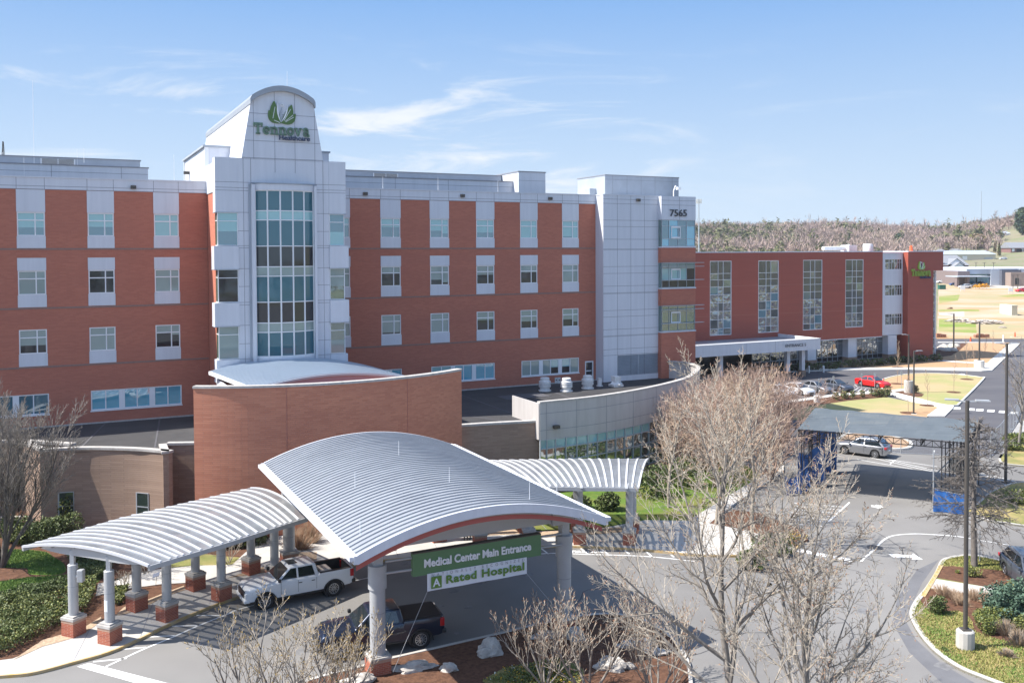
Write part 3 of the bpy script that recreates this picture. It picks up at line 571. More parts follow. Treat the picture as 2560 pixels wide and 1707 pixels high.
# lightning rods
for px, py, v, h in ((85,392,89,6.5),(193,396,89,0.8),(435,420,90,1.2),(718,216,80,1.3),(1095,466,VR+0.3,0.9),(957,466,VR+0.3,0.9),(1245,474,VR+0.3,0.9),(60,412,86,0.6),(210,400,88,1.0),(840,470,VR,0.6)):
    u, z = FV(px, py, v); z0 = {89:25.0, 90:24.5, 80:31.6, 86:25.0, 88:26.5}.get(v, 24.4); m = MB(); m.tube([(u,v,z0),(u,v,max(z,z0)+h)], [0.022,0.012], 5); HO.part('lightning_rod', m, M['frame_white'])
# ---------------------------------------------------------------- low wings in front
m = MB(); wedge = [(-14,72.0),(-4,72.6),(-1,68.9),(3,67.4),(6.9,64.6),(6.9,66.3),(8.6,66.0),(8.6,62.2),(26.4,63.6),(33.4,62.2),(38.6,62.5),(44.9,64.4),(51.1,67.5),(54.4,70.3),(56.3,72.4),(58.0,75.1),(58.6,80.5),(50.3,80.5),(50.3,79.7)]
low = [(-14,79.1),(-14,72.9),(-2.6,73.0),(1.0,69.7),(-0.85,68.8),(3.1,67.3),(6.4,64.4),(6.4,66.9),(9.0,66.2),(9.0,63.3),(26.6,64.5),(33.2,62.6),(33.2,62.2),(38.5,62.6),(44.7,64.5),(50.8,67.6),(54.1,70.5),(56.1,72.6),(57.8,75.2),(58.3,79.0),(57,79.7),(50.25,79.7),(50.25,81.25),(21.5,81.25),(21.5,75.3),(11.5,75.3),(11.5,78.95)]
m.sheet(low, 5.3, 0)
# roof seams and a low patch
for a, b in (((7.5,78.9),(6.0,66.8)),((3.5,78.9),(1.5,69.5)),((24.5,80.5),(32.5,63.0)),((34,80.8),(33.6,64)),((43,80.8),(41,64))): m.bar((a[0],a[1],5.306),(b[0],b[1],5.306),0.12,0.02,1)
m.box(36.5,74.2,5.301,41,76.5,5.33,1)
HO.part('low_roof', m, [M['membrane'], M['asphalt_dark']])
def ribbon_wall(pts, z0, z1, th, mb, m=0):            # wall of thickness th behind a plan polyline (left to right as seen from the front)
    n = len(pts); inn = []
    for i, p in enumerate(pts):
        a = pts[max(i-1,0)]; b = pts[min(i+1,n-1)]; l = math.hypot(b[0]-a[0], b[1]-a[1]); inn.append((p[0]-(b[1]-a[1])/l*th, p[1]+(b[0]-a[0])/l*th))
    for i in range(n-1):
        a, b, c, d = pts[i], pts[i+1], inn[i+1], inn[i]
        mb.add([(*a,z0),(*b,z0),(*c,z0),(*d,z0),(*a,z1),(*b,z1),(*c,z1),(*d,z1)], [(0,1,5,4),(2,3,7,6),(4,5,6,7),(3,2,1,0)], m)
    for i, fl in ((0, 1), (n-1, -1)):
        a, d = pts[i], inn[i]; q = [(*a,z0),(*d,z0),(*d,z1),(*a,z1)]; mb.add(q if fl < 0 else q, [(0,1,2,3)] if fl < 0 else [(3,2,1,0)], m)
def smooth_poly(pts, n=6):                            # Catmull-Rom through plan points
    o = []
    for i in range(len(pts)-1):
        p0 = pts[max(i-1,0)]; p1 = pts[i]; p2 = pts[i+1]; p3 = pts[min(i+2,len(pts)-1)]
        for k in range(n):
            t = k/n; o.append(tuple(0.5*((2*p1[j])+(-p0[j]+p2[j])*t+(2*p0[j]-5*p1[j]+4*p2[j]-p3[j])*t*t+(-p0[j]+3*p1[j]-3*p2[j]+p3[j])*t**3) for j in range(2)))
    o.append(tuple(pts[-1])); return o
# tan brick pavilion on the left: a lit splayed wall, a bowed front with two slit windows, a recessed link
tb = MB(); ZC = 5.45
back = smooth_poly([(-14,74.0),(-8,73.6),(-3.5,73.1),(-2.4,73.0),(-1.0,68.6)], 4)
front = smooth_poly([(-1.0,68.6),(1.1,68.15),(3.1,67.1),(5.0,65.7),(6.6,64.0)], 5)
def off_seg(pts, s):                                  # point and direction at arc length s
    for a, b in zip(pts, pts[1:]):
        l = math.hypot(b[0]-a[0], b[1]-a[1])
        if s <= l: return (a[0]+(b[0]-a[0])*s/l, a[1]+(b[1]-a[1])*s/l), ((b[0]-a[0])/l, (b[1]-a[1])/l)
        s -= l
    return b, ((b[0]-a[0])/l, (b[1]-a[1])/l)
ribbon_wall([(-14,74.0),(-2.5,73.0)], 0, ZC, 0.35, tb); ribbon_wall([(-2.3,72.9),(-1.0,68.62)], 0, ZC, 0.35, tb)
flen = sum(math.hypot(b[0]-a[0], b[1]-a[1]) for a, b in zip(front, front[1:]))
ribbon_wall(front, 0, ZC, 0.35, tb); ribbon_wall([(6.6,64.0),(6.75,66.85)], 0, ZC, 0.35, tb); ribbon_wall([(6.75,66.85),(8.9,65.9)], 0, ZC, 0.35, tb)
HO.part('tan_brick_wing', tb, M['tan_brick'])
cp = MB()
for pts in ([(-14.0,73.95),(-2.5,72.95),(0.9,69.6)], [(-2.4,72.7),(-0.98,68.55)], [(p[0]-0.03,p[1]-0.06) for p in front], [(6.66,63.95),(6.75,66.75)], [(6.75,66.8),(8.9,65.85)]): ribbon_wall(pts, ZC+0.001, ZC+0.16, 0.5, cp)
HO.part('coping', cp, M['cap_stone'])
for px, y0, y1 in ((164, 1229, 1345), (357, 1231, 1330)):
    best = min((i*0.05 for i in range(int(flen/0.05))), key=lambda s: abs(FV(px, y0, off_seg(front, s)[0][1])[0]-off_seg(front, s)[0][0])); p, d = off_seg(front, best)
    zt2 = FV(px, y0, p[1])[1]; F = Face((p[0]-d[0]*0.5, p[1]-d[1]*0.5), d)
    fr = MB(); pn = MB()
    fbox(fr, F, 0, 0.4, 0.09, zt2, -0.05, 0.05); fbox(fr, F, 0.95, 0.4, 1.0, zt2, -0.05, 0.05); fbox(fr, F, 0.09, zt2-0.05, 0.95, zt2, -0.05, 0.05)
    for q in (0.98, 1.92, 2.9): fbox(fr, F, 0.09, zt2-q, 0.95, zt2-q+0.07, -0.05, 0.05)
    fquad(pn, F, 0.05, 0.4, 0.97, zt2-0.02, -0.03, 0); fquad(pn, F, 0.42, zt2-1.82, 0.72, zt2-1.45, -0.034, 1)
    w = HO.part('slit_window', fr, M['frame_alu']); HO.part('pane', pn, [M['glass_stained'], M['amber_glass']], w)
# tall curved brick wall in front of the entrance
hwD = 9.45; sgD = 2.7; rD = (hwD**2+sgD**2)/(2*sgD); aD = math.asin(hwD/rD); cD = (17.45, 59.7+rD)
drum = [(cD[0]+rD*math.sin(-aD+2*aD*i/40), cD[1]-rD*math.cos(-aD+2*aD*i/40)) for i in range(41)]
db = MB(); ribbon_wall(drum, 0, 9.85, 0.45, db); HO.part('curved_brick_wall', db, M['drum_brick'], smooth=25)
cp = MB(); ribbon_wall([(cD[0]+(rD+0.06)*math.sin(-aD*1.004+2.008*aD*i/40), cD[1]-(rD+0.06)*math.cos(-aD*1.004+2.008*aD*i/40)) for i in range(41)], 9.851, 10.0, 0.55, cp); HO.part('coping', cp, M['cap_stone'])
m = MB()
for px in (710, 1020):
    best = min(drum, key=lambda p: abs(FV(px, 1000, p[1])[0]-p[0])); m.box(best[0]-0.012, best[1]-0.03, 2.5, best[0]+0.012, best[1]+0.05, 9.84)
HO.part('control_joint', m, M['seam_red'])
# barrel roof between that wall and the tower
v0, v1 = 65.6, VW-0.15; nA = 30; kA = 0.0215
def vault(u_, q): c, p = 18.3+(16.4-18.3)*q, 9.78+(10.2-9.78)*q; return p-kA*(u_-c)**2
def vpt(i, q, dz=0.0): e0, e1 = 12.6+(10.7-12.6)*q, 26.6+(27.0-26.6)*q; u_ = e0+(e1-e0)*i/nA; return (u_, v0+(v1-v0)*q, vault(u_, q)+dz)
va = MB()
for i in range(nA):
    va.add([vpt(i,0),vpt(i+1,0),vpt(i+1,1),vpt(i,1),vpt(i,0,-.15),vpt(i+1,0,-.15),vpt(i+1,1,-.15),vpt(i,1,-.15)], [(0,1,2,3),(7,6,5,4),(0,4,5,1)], 0)
    for k2 in range(26):
        q0, q1 = (k2+0.4)/26, (k2+0.62)/26; va.add([vpt(i,q0,.06),vpt(i+1,q0,.06),vpt(i+1,q1,.06),vpt(i,q1,.06),vpt(i,q0),vpt(i+1,q0),vpt(i+1,q1),vpt(i,q1)], [(0,1,2,3),(4,5,1,0),(3,2,6,7)], 0)
va.bar(vpt(0,-0.02,-0.12), vpt(0,1,-0.12), 0.2, 0.26, 1)
vr_ = HO.part('entrance_vault', va, [M['vault_metal'], M['frame_white']], smooth=30)
gp = [(13.0, v0+0.1, 5.3)]+[(p[0], v0+0.1, p[2]-0.15) for p in (vpt(i,0.01) for i in range(1,nA))]+[(26.3, v0+0.1, 5.3)]
m = MB(); m.add(gp, [tuple(range(len(gp)))[::-1]], 0); m.box(11.2, v0+2.5, 5.0, 11.3, v1, 8.9, 1); HO.part('gable', m, [M['pink_metal'], M['white_panel']], vr_)
m = MB(); m.box(12.9, 66.0, 5.0, 26, VW, 7.9); HO.part('lobby', m, M['red_brick'])
# tan link wall, then the curved glazed wing on the right
m = MB(); ribbon_wall([(26.2,63.7),(29.5,63.25),(33.75,62.35)], 0, ZC, 0.35, m); HO.part('tan_brick_wing', m, M['tan_brick']); m = MB(); ribbon_wall([(26.2,63.65),(29.5,63.2),(33.75,62.3)], ZC+0.001, ZC+0.16, 0.5, m); HO.part('coping', m, M['cap_stone'])
wing = smooth_poly([(33.2,61.9),(38.6,62.3),(44.9,64.2),(51.1,67.3),(54.5,70.2),(56.6,72.3),(58.2,74.6),(58.9,77.2),(58.2,79.3)], 6)
m = MB(); ribbon_wall(wing, 4.2, 7.0, 0.3, m); n = len(wing)
for i in range(0, n-1):
    a, b = wing[i], wing[i+1]; F = Face(a, (b[0]-a[0], b[1]-a[1])); l = math.hypot(b[0]-a[0], b[1]-a[1])
    for z in (6.2, 4.9): fbox(m, F, 0, z-0.018, l, z+0.018, -0.006, 0.01, 1)
    if i % 3 == 1: fbox(m, F, 0, 4.2, 0.035, 7.0, -0.008, 0.01, 1)
m.box(33.12, 61.95, 4.2, 33.22, 66.5, 7.0, 0)
wp = HO.part('wing_wall', m, [M['wing_panel'], M['seam']], smooth=20); m = MB(); ribbon_wall([(p[0], p[1]-0.04) for p in wing], 7.001, 7.13, 0.45, m); HO.part('coping', m, M['cap_stone'], wp)
m = MB(); ribbon_wall(wing, 0, 0.6, 0.3, m); HO.part('wing_base', m, M['tan_brick'])
fr = MB(); pn = MB(); cnt = 0
for i in range(0, n-1):
    a, b = wing[i], wing[i+1]; F = Face(a, (b[0]-a[0], b[1]-a[1])); l = math.hypot(b[0]-a[0], b[1]-a[1])
    fquad(pn, F, 0, 0.6, l, 3.5, 0.06, 0); fquad(pn, F, 0, 3.5, l, 4.2, 0.06, 1 if i < 12 else 0); fbox(fr, F, 0, 0.6, 0.07, 4.2, -0.03, 0.1)
    for z in (4.13, 3.42, 2.4, 1.4, 0.6): fbox(fr, F, 0.07, z, l, z+0.07, -0.02, 0.09)
w = HO.part('curtain_wall', fr, M['frame_alu']); HO.part('pane', pn, [M['glass_wing'], M['glass_pale']], w)
m = MB(); m.box(34.3, 61.55, 5.0, 34.8, 61.88, 5.25); HO.part('floodlight', m, M['dark_steel'], bevel=(0.02,1))
# roof ventilators on the low roof (each could be lifted off: things of their own)
def vent(px, py, big, label):
    x, y = GL(px, py, 5.31); m = MB()
    if big: prof = [(0.62,0),(0.62,0.10),(0.48,0.12),(0.48,0.38),(0.58,0.40),(0.58,0.62),(0.50,0.65),(0.58,0.69),(0.58,0.95),(0.48,0.99),(0.45,1.02),(0.45,1.24),(0.38,1.30),(0.05,1.32)]
    else: prof = [(r_*0.62, z_*0.7) for r_, z_ in ((0.55,0),(0.55,0.1),(0.36,0.12),(0.40,0.7),(0.33,0.95),(0.36,1.0),(0.36,1.12),(0.05,1.16))]
    m.lathe((x, y, 5.31), prof, 20); single('roof_ventilator', m, M['white_plastic'], label, 'roof vent', (x, y, 5.31), 'white ventilators on the low roof', local=True, smooth=40)
vent(1362, 977, True, 'fat white stepped ventilator, leftmost on the dark low roof beside four small boxes'); vent(1416, 978, True, 'fat white stepped ventilator below the long ribbon window, second from the left')
vent(1469, 971, True, 'fat white stepped ventilator on the low roof just in front of the glass door'); vent(1499, 965, False, 'slim white ventilator on the low roof between the glass door and the white tower')
x, y = GL(1540, 966, 5.31); m = MB(); m.box(x-0.55, y-0.55, 5.31, x+0.55, y+0.55, 5.55); m.lathe((x, y, 5.55), [(0.82,0),(0.55,0.2),(0.5,0.3),(0.1,0.32)], 4); m.box(x-0.36, y-0.36, 5.8, x+0.36, y+0.36, 6.35)
single('roof_ventilator', m, M['white_plastic'], 'square white ventilator with a box cap at the foot of the white louver', 'roof vent', (x, y, 5.31), 'white ventilators on the low roof', local=True, bevel=(0.03,1))
for i, px in enumerate((1372, 1381, 1389.5, 1397)):
    x, y = GL(px, 958, 5.31); m = MB(); m.box(x-0.14, y-0.12, 5.31, x+0.14, y+0.12, 5.86); m.box(x-0.08, y-0.13, 5.6, x+0.08, y-0.121, 5.72, 1); m.box(x-0.16, y-0.14, 5.86, x+0.16, y+0.14, 5.90)
    single('condenser_box', m, [M['white_plastic'], M['dark_steel']], 'small white box in the row of four between the two leftmost fat roof ventilators', 'roof unit', (x, y, 5.31), 'four small boxes on the low roof', local=True)
# ================================================================== RED OFFICE BUILDING BEYOND
VM = 110.4; OB = Thing('medical_office_building', 'newer red panelled building with four tall glass strips and a white entrance 5 canopy', 'building', (100, 110, 0), local=True)
ob = MB(); ZM = 18.45; F = Face((0, VM), (1,0)); tall = []
for x0, x1, yt, yb in ((1775,1829,652.5,838),(1896,1947,651.5,831),(2008,2056,650,824.5),(2114,2159,649,818)):
    a, zt2 = FV(x0, yt, VM); b, _ = FV(x1, yt, VM); _, zb2 = FV((x0+x1)/2, yb, VM); tall.append((a, b, zb2, zt2))
uS, _ = FV(2206.5, 700, VM); uE, _ = FV(2264, 700, VM); uT, _ = FV(2327.5, 700, VM); uQ, _ = FV(2352, 640, VM)
wall_face(ob, F, 62, uS, 4.3, ZM, tall, depth=0.12)
_, zwb = FV(2235, 884, VM)
wins = []
for yt, yb in ((648,674),(712.5,739),(785,812)):
    a, z1_ = FV(2212.5, yt, VM+0.6); b, _ = FV(2255.5, yt, VM+0.6); _, z0_ = FV(2234, yb, VM+0.6); wins.append((a, b, z0_, z1_))
Fw = Face((0, VM+0.6), (1,0)); wall_face(ob, Fw, uS, uE, 4.4, ZM-0.25, wins, depth=0.1, m=1)
ob.box(uS-0.05, VM, 4.3, uS, VM+0.62, ZM, 0); ob.box(uE, VM-0.5, 0, uT, VM+8, ZM, 0); ob.box(uT, VM-0.5, 15.2, uQ, VM+9, ZM, 0)
ob.box(62, VM+0.15, 4.3, uS, VM+35, ZM-0.1, 0); ob.box(uS, VM+0.75, 4.3, uE, VM+35, ZM-0.3, 1); ob.box(uE, VM+8, 0, uT-0.5, VM+30, ZM-0.1, 0)
ob.box(62, VM+3.2, 0, uE, VM+3.4, 4.3, 3)
ob.box(62, VM-0.06, ZM, uS, VM+35, ZM+0.14, 1); ob.box(uS, VM+0.5, ZM-0.25, uE, VM+35, ZM-0.08, 1); ob.box(uE, VM-0.58, ZM, uQ+0.1, VM+9, ZM+0.14, 1)
seams(ob, F, 62, uS, 4.4, ZM, [x for t in tall for x in (t[0]-0.02, t[1]+0.02)], [], w=0.03, m=2)
for z in (13.4, 8.9):
    prev = 62.0
    for t in tall: ob.box(prev, VM-0.008, z-0.02, t[0]-0.04, VM+0.01, z+0.02, 2); prev = t[1]+0.04
    ob.box(prev, VM-0.008, z-0.02, uS, VM+0.01, z+0.02, 2)
ob.box(62, VM-0.03, 4.2, uS, VM+0.1, 4.32, 1)
mat('red_panel', (0.36,0.083,0.052), 0.55, col2=(0.325,0.074,0.047), scale=(0.15,0.15,1.5), nscale=1.0, detail=6)
OB.part('wall', ob, [M['red_panel'], M['white_panel'], M['seam_red'], M['glass_dark']])
for k, (a, b, z0, z1) in enumerate(tall): window(OB, F, a, b, z0, z1, [0.385,0.62], [0.09,0.21,0.32,0.435,0.545,0.65,0.745,0.83], lambda i, j, k=k: [(1.0, ('glass_dark_reflection' if (i*5+j*3+k) % 7 else 'glass_green') if j >= (6,6,4,2)[k] else ('glass_blue' if (i*7+j*5+k*3) % 6 == 1 else ('glass_dark_reflection' if (i+j*2+k) % 5 == 2 else 'glass_mirror')))], fw=0.10, dep=0.06, mull=0.06, name='tall_window')  # upper panes darker, odd lower ones blue: reflections put into the glass colour
for a, b, z0, z1 in wins: window(OB, Fw, a, b, z0, z1, [0.25,0.4,0.57,0.72,0.86], [0.68], lambda i, j: [(1.0, 'glass_mirror' if (i+j) % 3 == 0 else 'glass_dark_reflection')], fw=0.07, dep=0.05, mull=0.05)
uu = [62.5]+[uS-28+6.2*i for i in range(5)]
# ground floor glazing with piers
for i, (x0, x1) in enumerate(((1880,2015),(2042,2120.5),(2142.5,2220),(2241,2259))):
    a, _ = FV(x0, 860, VM+1.6); b, _ = FV(x1, 860, VM+1.6)
    window(OB, Face((0, VM+1.6), (1,0)), a, b, 0.45, 4.25, [j/6 for j in range(1,6)] if b-a > 3 else [0.5], [0.2,0.76], lambda i, j: [(1.0, 'glass_mirror' if j else 'glass_dark')], fw=0.08, dep=0.02, frame='frame_alu', name='storefront_window')
for px in (2030, 2131, 2231):
    a, _ = FV(px-10.5, 880, VM+0.4); b, _ = FV(px+10.5, 880, VM+0.4); m = MB(); m.box(a, VM+0.4, 1.1, b, VM+1.9, 4.3, 0); m.box(a-0.08, VM+0.32, 0, b+0.08, VM+2.0, 1.1, 1); OB.part('pier', m, [M['white_panel'], M['tan_brick']])
# glazed stair at the right end, set back
window(OB, Face((0, VM+1.0), (1,0)), uT+0.02, uQ-0.1, 0.4, 15.15, [0.27], [0.09,0.2,0.31,0.42,0.52,0.62,0.71,0.79,0.87,0.95], lambda i, j: [(1.0, 'glass_mirror')], fw=0.12, dep=0.0, mull=0.08, name='stair_glazing', frame='frame_white')
m = MB(); m.box(uQ-0.1, VM+0.9, 0, uQ, VM+8.8, 15.2); OB.part('end_mullion', m, M['frame_white'])
m = MB(); uL, zb_ = FV(2277.5, 690.5, VM-0.5); uR, _ = FV(2325.5, 690.5, VM-0.5); _, zt_ = FV(2280, 673, VM-0.5)
slab_word(m, 'Tennova', (uL, VM-0.52, zb_), (1,0,0), (0,0,1), zt_-zb_, uR-uL, 0.16); OB.part('sign_word', m, M['letter_lime'])
u5, z5 = FV(2298, 697, VM-0.5); u6, _ = FV(2325, 697, VM-0.5); m = MB(); put_text(m, 'Healthcare', 0.62, (u5, VM-0.62, z5+0.05), (1,0,0), (0,0,1), 0.1, 0.010, width=u6-u5); OB.part('sign_word', m, M['letter_blue'])
u7, z7 = FV(2302, 674, VM-0.5); _, z8 = FV(2302, 653, VM-0.5); leaf_logo(OB, OB.e, (u7, VM-0.52, z7), (1,0,0), (0,0,1), z8-z7, 0.1, ('logo_light','logo_light','letter_white','letter_blue'))
# entrance canopy
cn = MB(); vC = 101.8; ua, za = FV(1700, 880, vC); ub, zt2 = FV(2051, 846.5, vC); _, zb2 = FV(2051, 873, vC)
cn.box(ua, vC, zb2, ub, vC+0.35, zt2, 0); cn.box(ub-0.35, vC+0.35, zb2, ub, VM, zt2, 0); cn.box(ua, vC+0.35, zb2+0.2, ub-0.35, VM, zt2-0.35, 1); cn.box(ua, vC-0.05, zt2, ub+0.05, vC+0.45, zt2+0.07, 2); cn.box(ub-0.4, vC+0.45, zt2, ub+0.05, VM, zt2+0.07, 2)
F = Face((0, vC), (1,0)); seams(cn, F, ua, ub, zb2, zt2, [ua+(ub-ua)*t for t in (0.45,0.66)], [], m=3)
ec = OB.part('entrance_canopy', cn, [M['white_panel'], M['roof_metal'], M['frame_white'], M['seam']])
u1_, z1_ = FV(1963, 868, vC); u2_, _ = FV(2014, 868, vC); m = MB(); put_text(m, 'ENTRANCE 5', 0.62, (u1_, vC-0.07, z1_), (1,0,0), (0,0,1), 0.03, 0.0, width=u2_-u1_); OB.part('lettering', m, M['letter_dark'], ec)
for px in (1968, 2005, 1800):
    u, _ = FV(px, 900, vC+1.5); m = MB(); m.box(u-0.3, vC+1.2, 0.9, u+0.3, vC+1.8, zb2+0.25, 0); m.box(u-0.4, vC+1.1, 0, u+0.4, vC+1.9, 0.9, 1); OB.part('canopy_column', m, [M['white_panel'], M['tan_brick']], ec)
# roof plant
m = MB(); u, _ = FV(2170, 600, VM+12); m.lathe((u, VM+12, ZM), [(0.9,0),(0.9,1.3),(0.8,1.5),(0.1,1.55)], 16); OB.part('roof_vent', m, M['white_plastic'], smooth=40)
u, _ = FV(2088, 606, VM+14); m = MB(); m.tube([(u-3,VM+14,ZM+0.7),(u+2,VM+14,ZM+0.7),(u+3.4,VM+14,ZM+1.0)], [0.35,0.4,0.5], 8); m.box(u+2.4,VM+13,ZM,u+4.5,VM+15,ZM+1.3); OB.part('roof_duct', m, M['white_plastic'])
u, _ = FV(2278, 600, VM+4); m = MB(); m.lathe((u, VM+4, ZM+0.1), [(0.45,0),(0.3,0.15),(0.22,1.0),(0.05,1.05)], 10); single('traffic_drum', m, mat('orange_plastic', (0.75,0.12,0.04), 0.6), 'orange marker standing on the red building\'s roof near its right end', 'marker', (u, VM+4, ZM+0.1), local=True)
u, _ = FV(2353, 620, VM-0.6); m = MB(); m.tube([(uQ, VM-0.3, 16.4),(uQ+0.5, VM-0.4, 16.5)], 0.06, 6); m.box(uQ+0.3, VM-0.7, 16.2, uQ+0.8, VM-0.2, 16.45); OB.part('wall_camera', m, M['frame_white'])
# ================================================================== ENTRANCE CANOPY (porte-cochere)
CU0, CU1, CV0, CV1, CZ, CR = 10.95, 22.85, 36.25, 54.9, 6.15, 1.25
EC = Thing('entrance_canopy', 'large silver ribbed barrel roof canopy on four round columns over the hospital driveway', 'canopy', (16.9, 45, 0), local=True)
def arcz(u, z=CZ, r=CR): t = (u-CU0)/(CU1-CU0); return z + r*(1-(2*t-1)**2)
us = [CU0+(CU1-CU0)*i/32 for i in range(33)]
rf = MB(); NR = 44; pitch = (CV1-CV0)/NR
for k in range(NR):                                    # pans and raised seams, each seam an arch across the roof
    va = CV0+pitch*k; vb = va+pitch-0.075; vc = va+pitch
    for a, b in zip(us, us[1:]):
        za, zb = arcz(a), arcz(b); h = 0.06
        rf.add([(a,va,za),(b,va,zb),(b,vb,zb),(a,vb,za),(a,vb,za+h),(b,vb,zb+h),(b,vc,zb+h),(a,vc,za+h),(a,vc,za),(b,vc,zb)], [(0,1,2,3),(3,2,5,4),(4,5,6,7),(7,6,9,8)], 0)
ro = EC.part('roof', rf, M['roof_metal'])
sf = MB()
for a, b in zip(us, us[1:]):
    za, zb = arcz(a)-0.22, arcz(b)-0.22; sf.add([(a,CV0+0.25,za),(b,CV0+0.25,zb),(b,CV1-0.1,zb),(a,CV1-0.1,za)], [(3,2,1,0)], 0)
EC.part('soffit', sf, M['soffit_grey'], ro)
fa = MB()
for v, t in ((CV0-0.06, 0.34), (CV1+0.0, 0.3)):
    for a, b in zip(us, us[1:]):
        za, zb = arcz(a), arcz(b); w = 0.1; c = [(a,v,za-t),(b,v,zb-t),(b,v,zb+0.06),(a,v,za+0.06),(a,v+w,za-t),(b,v+w,zb-t),(b,v+w,zb+0.06),(a,v+w,za+0.06)]
        fa.add(c, [(0,1,2,3),(7,6,5,4),(3,2,6,7),(0,4,5,1)], 0)
        if v < 40: fa.add([(p[0], p[1]+0.28, p[2]-t-0.0) for p in (c[0],c[1])]+[(b,v+0.28,zb-t-0.13),(a,v+0.28,za-t-0.13)], [(3,2,1,0)], 1)
for s_ in (CU0, CU1):
    sg_ = -1 if s_ == CU0 else 1
    fa.box(s_+sg_*0.0, CV0-0.06, CZ-0.32, s_+sg_*0.16, CV1+0.1, CZ+0.03, 0); fa.box(s_+sg_*0.16, CV0-0.02, CZ-0.18, s_+sg_*0.34, CV1, CZ-0.0, 0)
EC.part('fascia', fa, [M['white_panel'], M['soffit_red'], M['frame_white']])
for v in (38.6, 54.6):                                 # transverse beams on the columns
    m = MB()
    for a, b in zip(us[4:-2], us[5:-2]):
        m.add([(a,v-0.2,5.55),(b,v-0.2,5.55),(b,v+0.2,5.55),(a,v+0.2,5.55),(a,v-0.2,arcz(a)-0.25),(b,v-0.2,arcz(b)-0.25),(b,v+0.2,arcz(b)-0.25),(a,v+0.2,arcz(a)-0.25)], [(0,1,5,4),(2,3,7,6),(3,2,1,0)], 0)
    m.box(us[4]-0.25, v-0.34, 5.45, us[4]+0.9, v+0.34, 6.2, 0); m.box(us[-3]-0.9, v-0.34, 5.45, us[-3]+0.25, v+0.34, 6.2, 0)
    EC.part('cross_beam', m, M['column_metal'])
COLS = [(12.55,38.6),(22.0,38.6),(12.3,54.6),(21.8,54.6)]
for u, v in COLS:
    m = MB(); m.lathe((u,v,0), [(0.345,0.90),(0.345,3.80),(0.41,3.82),(0.41,4.85),(0.37,4.87)], 28); 
    for z in (1.75, 2.75): m.lathe((u,v,0), [(0.348,z),(0.348,z+0.022)], 28, 1)
    m.box(u-0.2, v-0.2, 4.8, u+0.2, v+0.2, 5.7, 0)
    c = EC.part('column', m, [M['column_metal'], M['seam']], smooth=30)
    m = MB(); h = 0.46; m.box(u-h, v-h, 0, u+h, v+h, 0.66, 0); m.box(u-h-0.004, v-h-0.004, 0.66, u+h+0.004, v+h+0.004, 0.79, 1); m.box(u-h-0.03, v-h-0.03, 0.79, u+h+0.03, v+h+0.03, 0.88, 2); m.box(u-h+0.06, v-h+0.06, 0.88, u+h-0.06, v+h-0.06, 0.92, 2)
    EC.part('plinth', m, [M['plinth_brick'], M['plinth_band'], M['cap_stone']], c)
for u, v in ((13.2,44),(17,41),(19.5,37.4),(16.9,48),(22.4,40),(11.6,38)):
    m = MB(); m.tube([(u,v,arcz(u)),(u,v,arcz(u)+0.8)], [0.018,0.01], 5); EC.part('lightning_rod', m, M['frame_white'])
# sign slung between the two front columns
SG = Thing('entrance_sign', 'long green board lettered Medical Center Main Entrance, slung between two canopy columns', 'sign', (17.5, 38.2, 3.7), local=True)
v_ = 38.25; a, za = FV(1030, 1397, v_); b, _ = FV(1349, 1340, v_); a, b = a, b; z1 = 5.05; z0 = 3.86
_, z1 = FV(1031, 1383.5, v_); _, z0 = FV(1033, 1439, v_)
m = MB(); m.box(a, v_-0.14, z0, b, v_+0.14, z1, 0); m.box(a-0.004, v_-0.145, z1, b+0.004, v_+0.145, z1+0.05, 1); pnl = SG.part('panel', m, [M['sign_green'], M['dark_steel']])
ta, tz = FV(1060, 1417.5, v_-0.14); tb_, _ = FV(1327, 1372, v_-0.14); m = MB(); put_text(m, 'Medical Center Main Entrance', 0.50, (ta, v_-0.145, z0+(z1-z0)*0.36), (1,0,0), (0,0,1), 0.05, 0.014, width=tb_-ta); SG.part('lettering', m, M['letter_white'], pnl)
for s0, s1 in ((12.85, a), (b, 21.7)):
    for z in (z0+(z1-z0)*0.28, z0+(z1-z0)*0.80): m = MB(); m.tube([(s0,v_+0.12,z),(s1,v_+0.05,z)], 0.055, 10); SG.part('bracket', m, M['column_metal'], smooth=40)
BN = Thing('hanging_banner', 'white banner reading A Rated Hospital, hung under the green entrance board', 'banner', (17.5, 38.0, 3.0), local=True)
vb_ = v_-0.19; a2, ztop = FV(1068, 1436, vb_); b2, _ = FV(1317, 1390, vb_); _, zbot = FV(1068, 1478, vb_); ztop = z0+0.05
m = MB()
nx = 14
for i in range(nx):
    x0, x1 = a2+(b2-a2)*i/nx, a2+(b2-a2)*(i+1)/nx; w0, w1 = 0.02*math.sin(i*1.1), 0.02*math.sin((i+1)*1.1)
    m.quad((x0,vb_+w0,zbot),(x1,vb_+w1,zbot),(x1,vb_,ztop),(x0,vb_,ztop)); m.quad((x1,vb_+w1+0.004,zbot),(x0,vb_+w0+0.004,zbot),(x0,vb_+0.004,ztop),(x1,vb_+0.004,ztop))
BN.part('cloth', m, M['banner'], smooth=60)
Wd = b2-a2; Hh = ztop-zbot; m = MB(); put_text(m, 'Rated Hospital', 0.5, (a2+Wd*0.178, vb_-0.05, zbot+Hh*0.30), (1,0,0), (0,0,1), 0.012, 0.016, width=Wd*0.79, spacing=1.08); BN.part('lettering', m, M['banner_green'])
m = MB(); m.box(a2+Wd*0.035, vb_-0.05, zbot+Hh*0.13, a2+Wd*0.135, vb_-0.034, zbot+Hh*0.80, 0); put_text(m, 'A', 0.5, (a2+Wd*0.049, vb_-0.052, zbot+Hh*0.24), (1,0,0), (0,0,1), 0.012, 0.012, width=Wd*0.072, m=1); BN.part('letter_tile', m, [M['banner_green'], M['banner']])
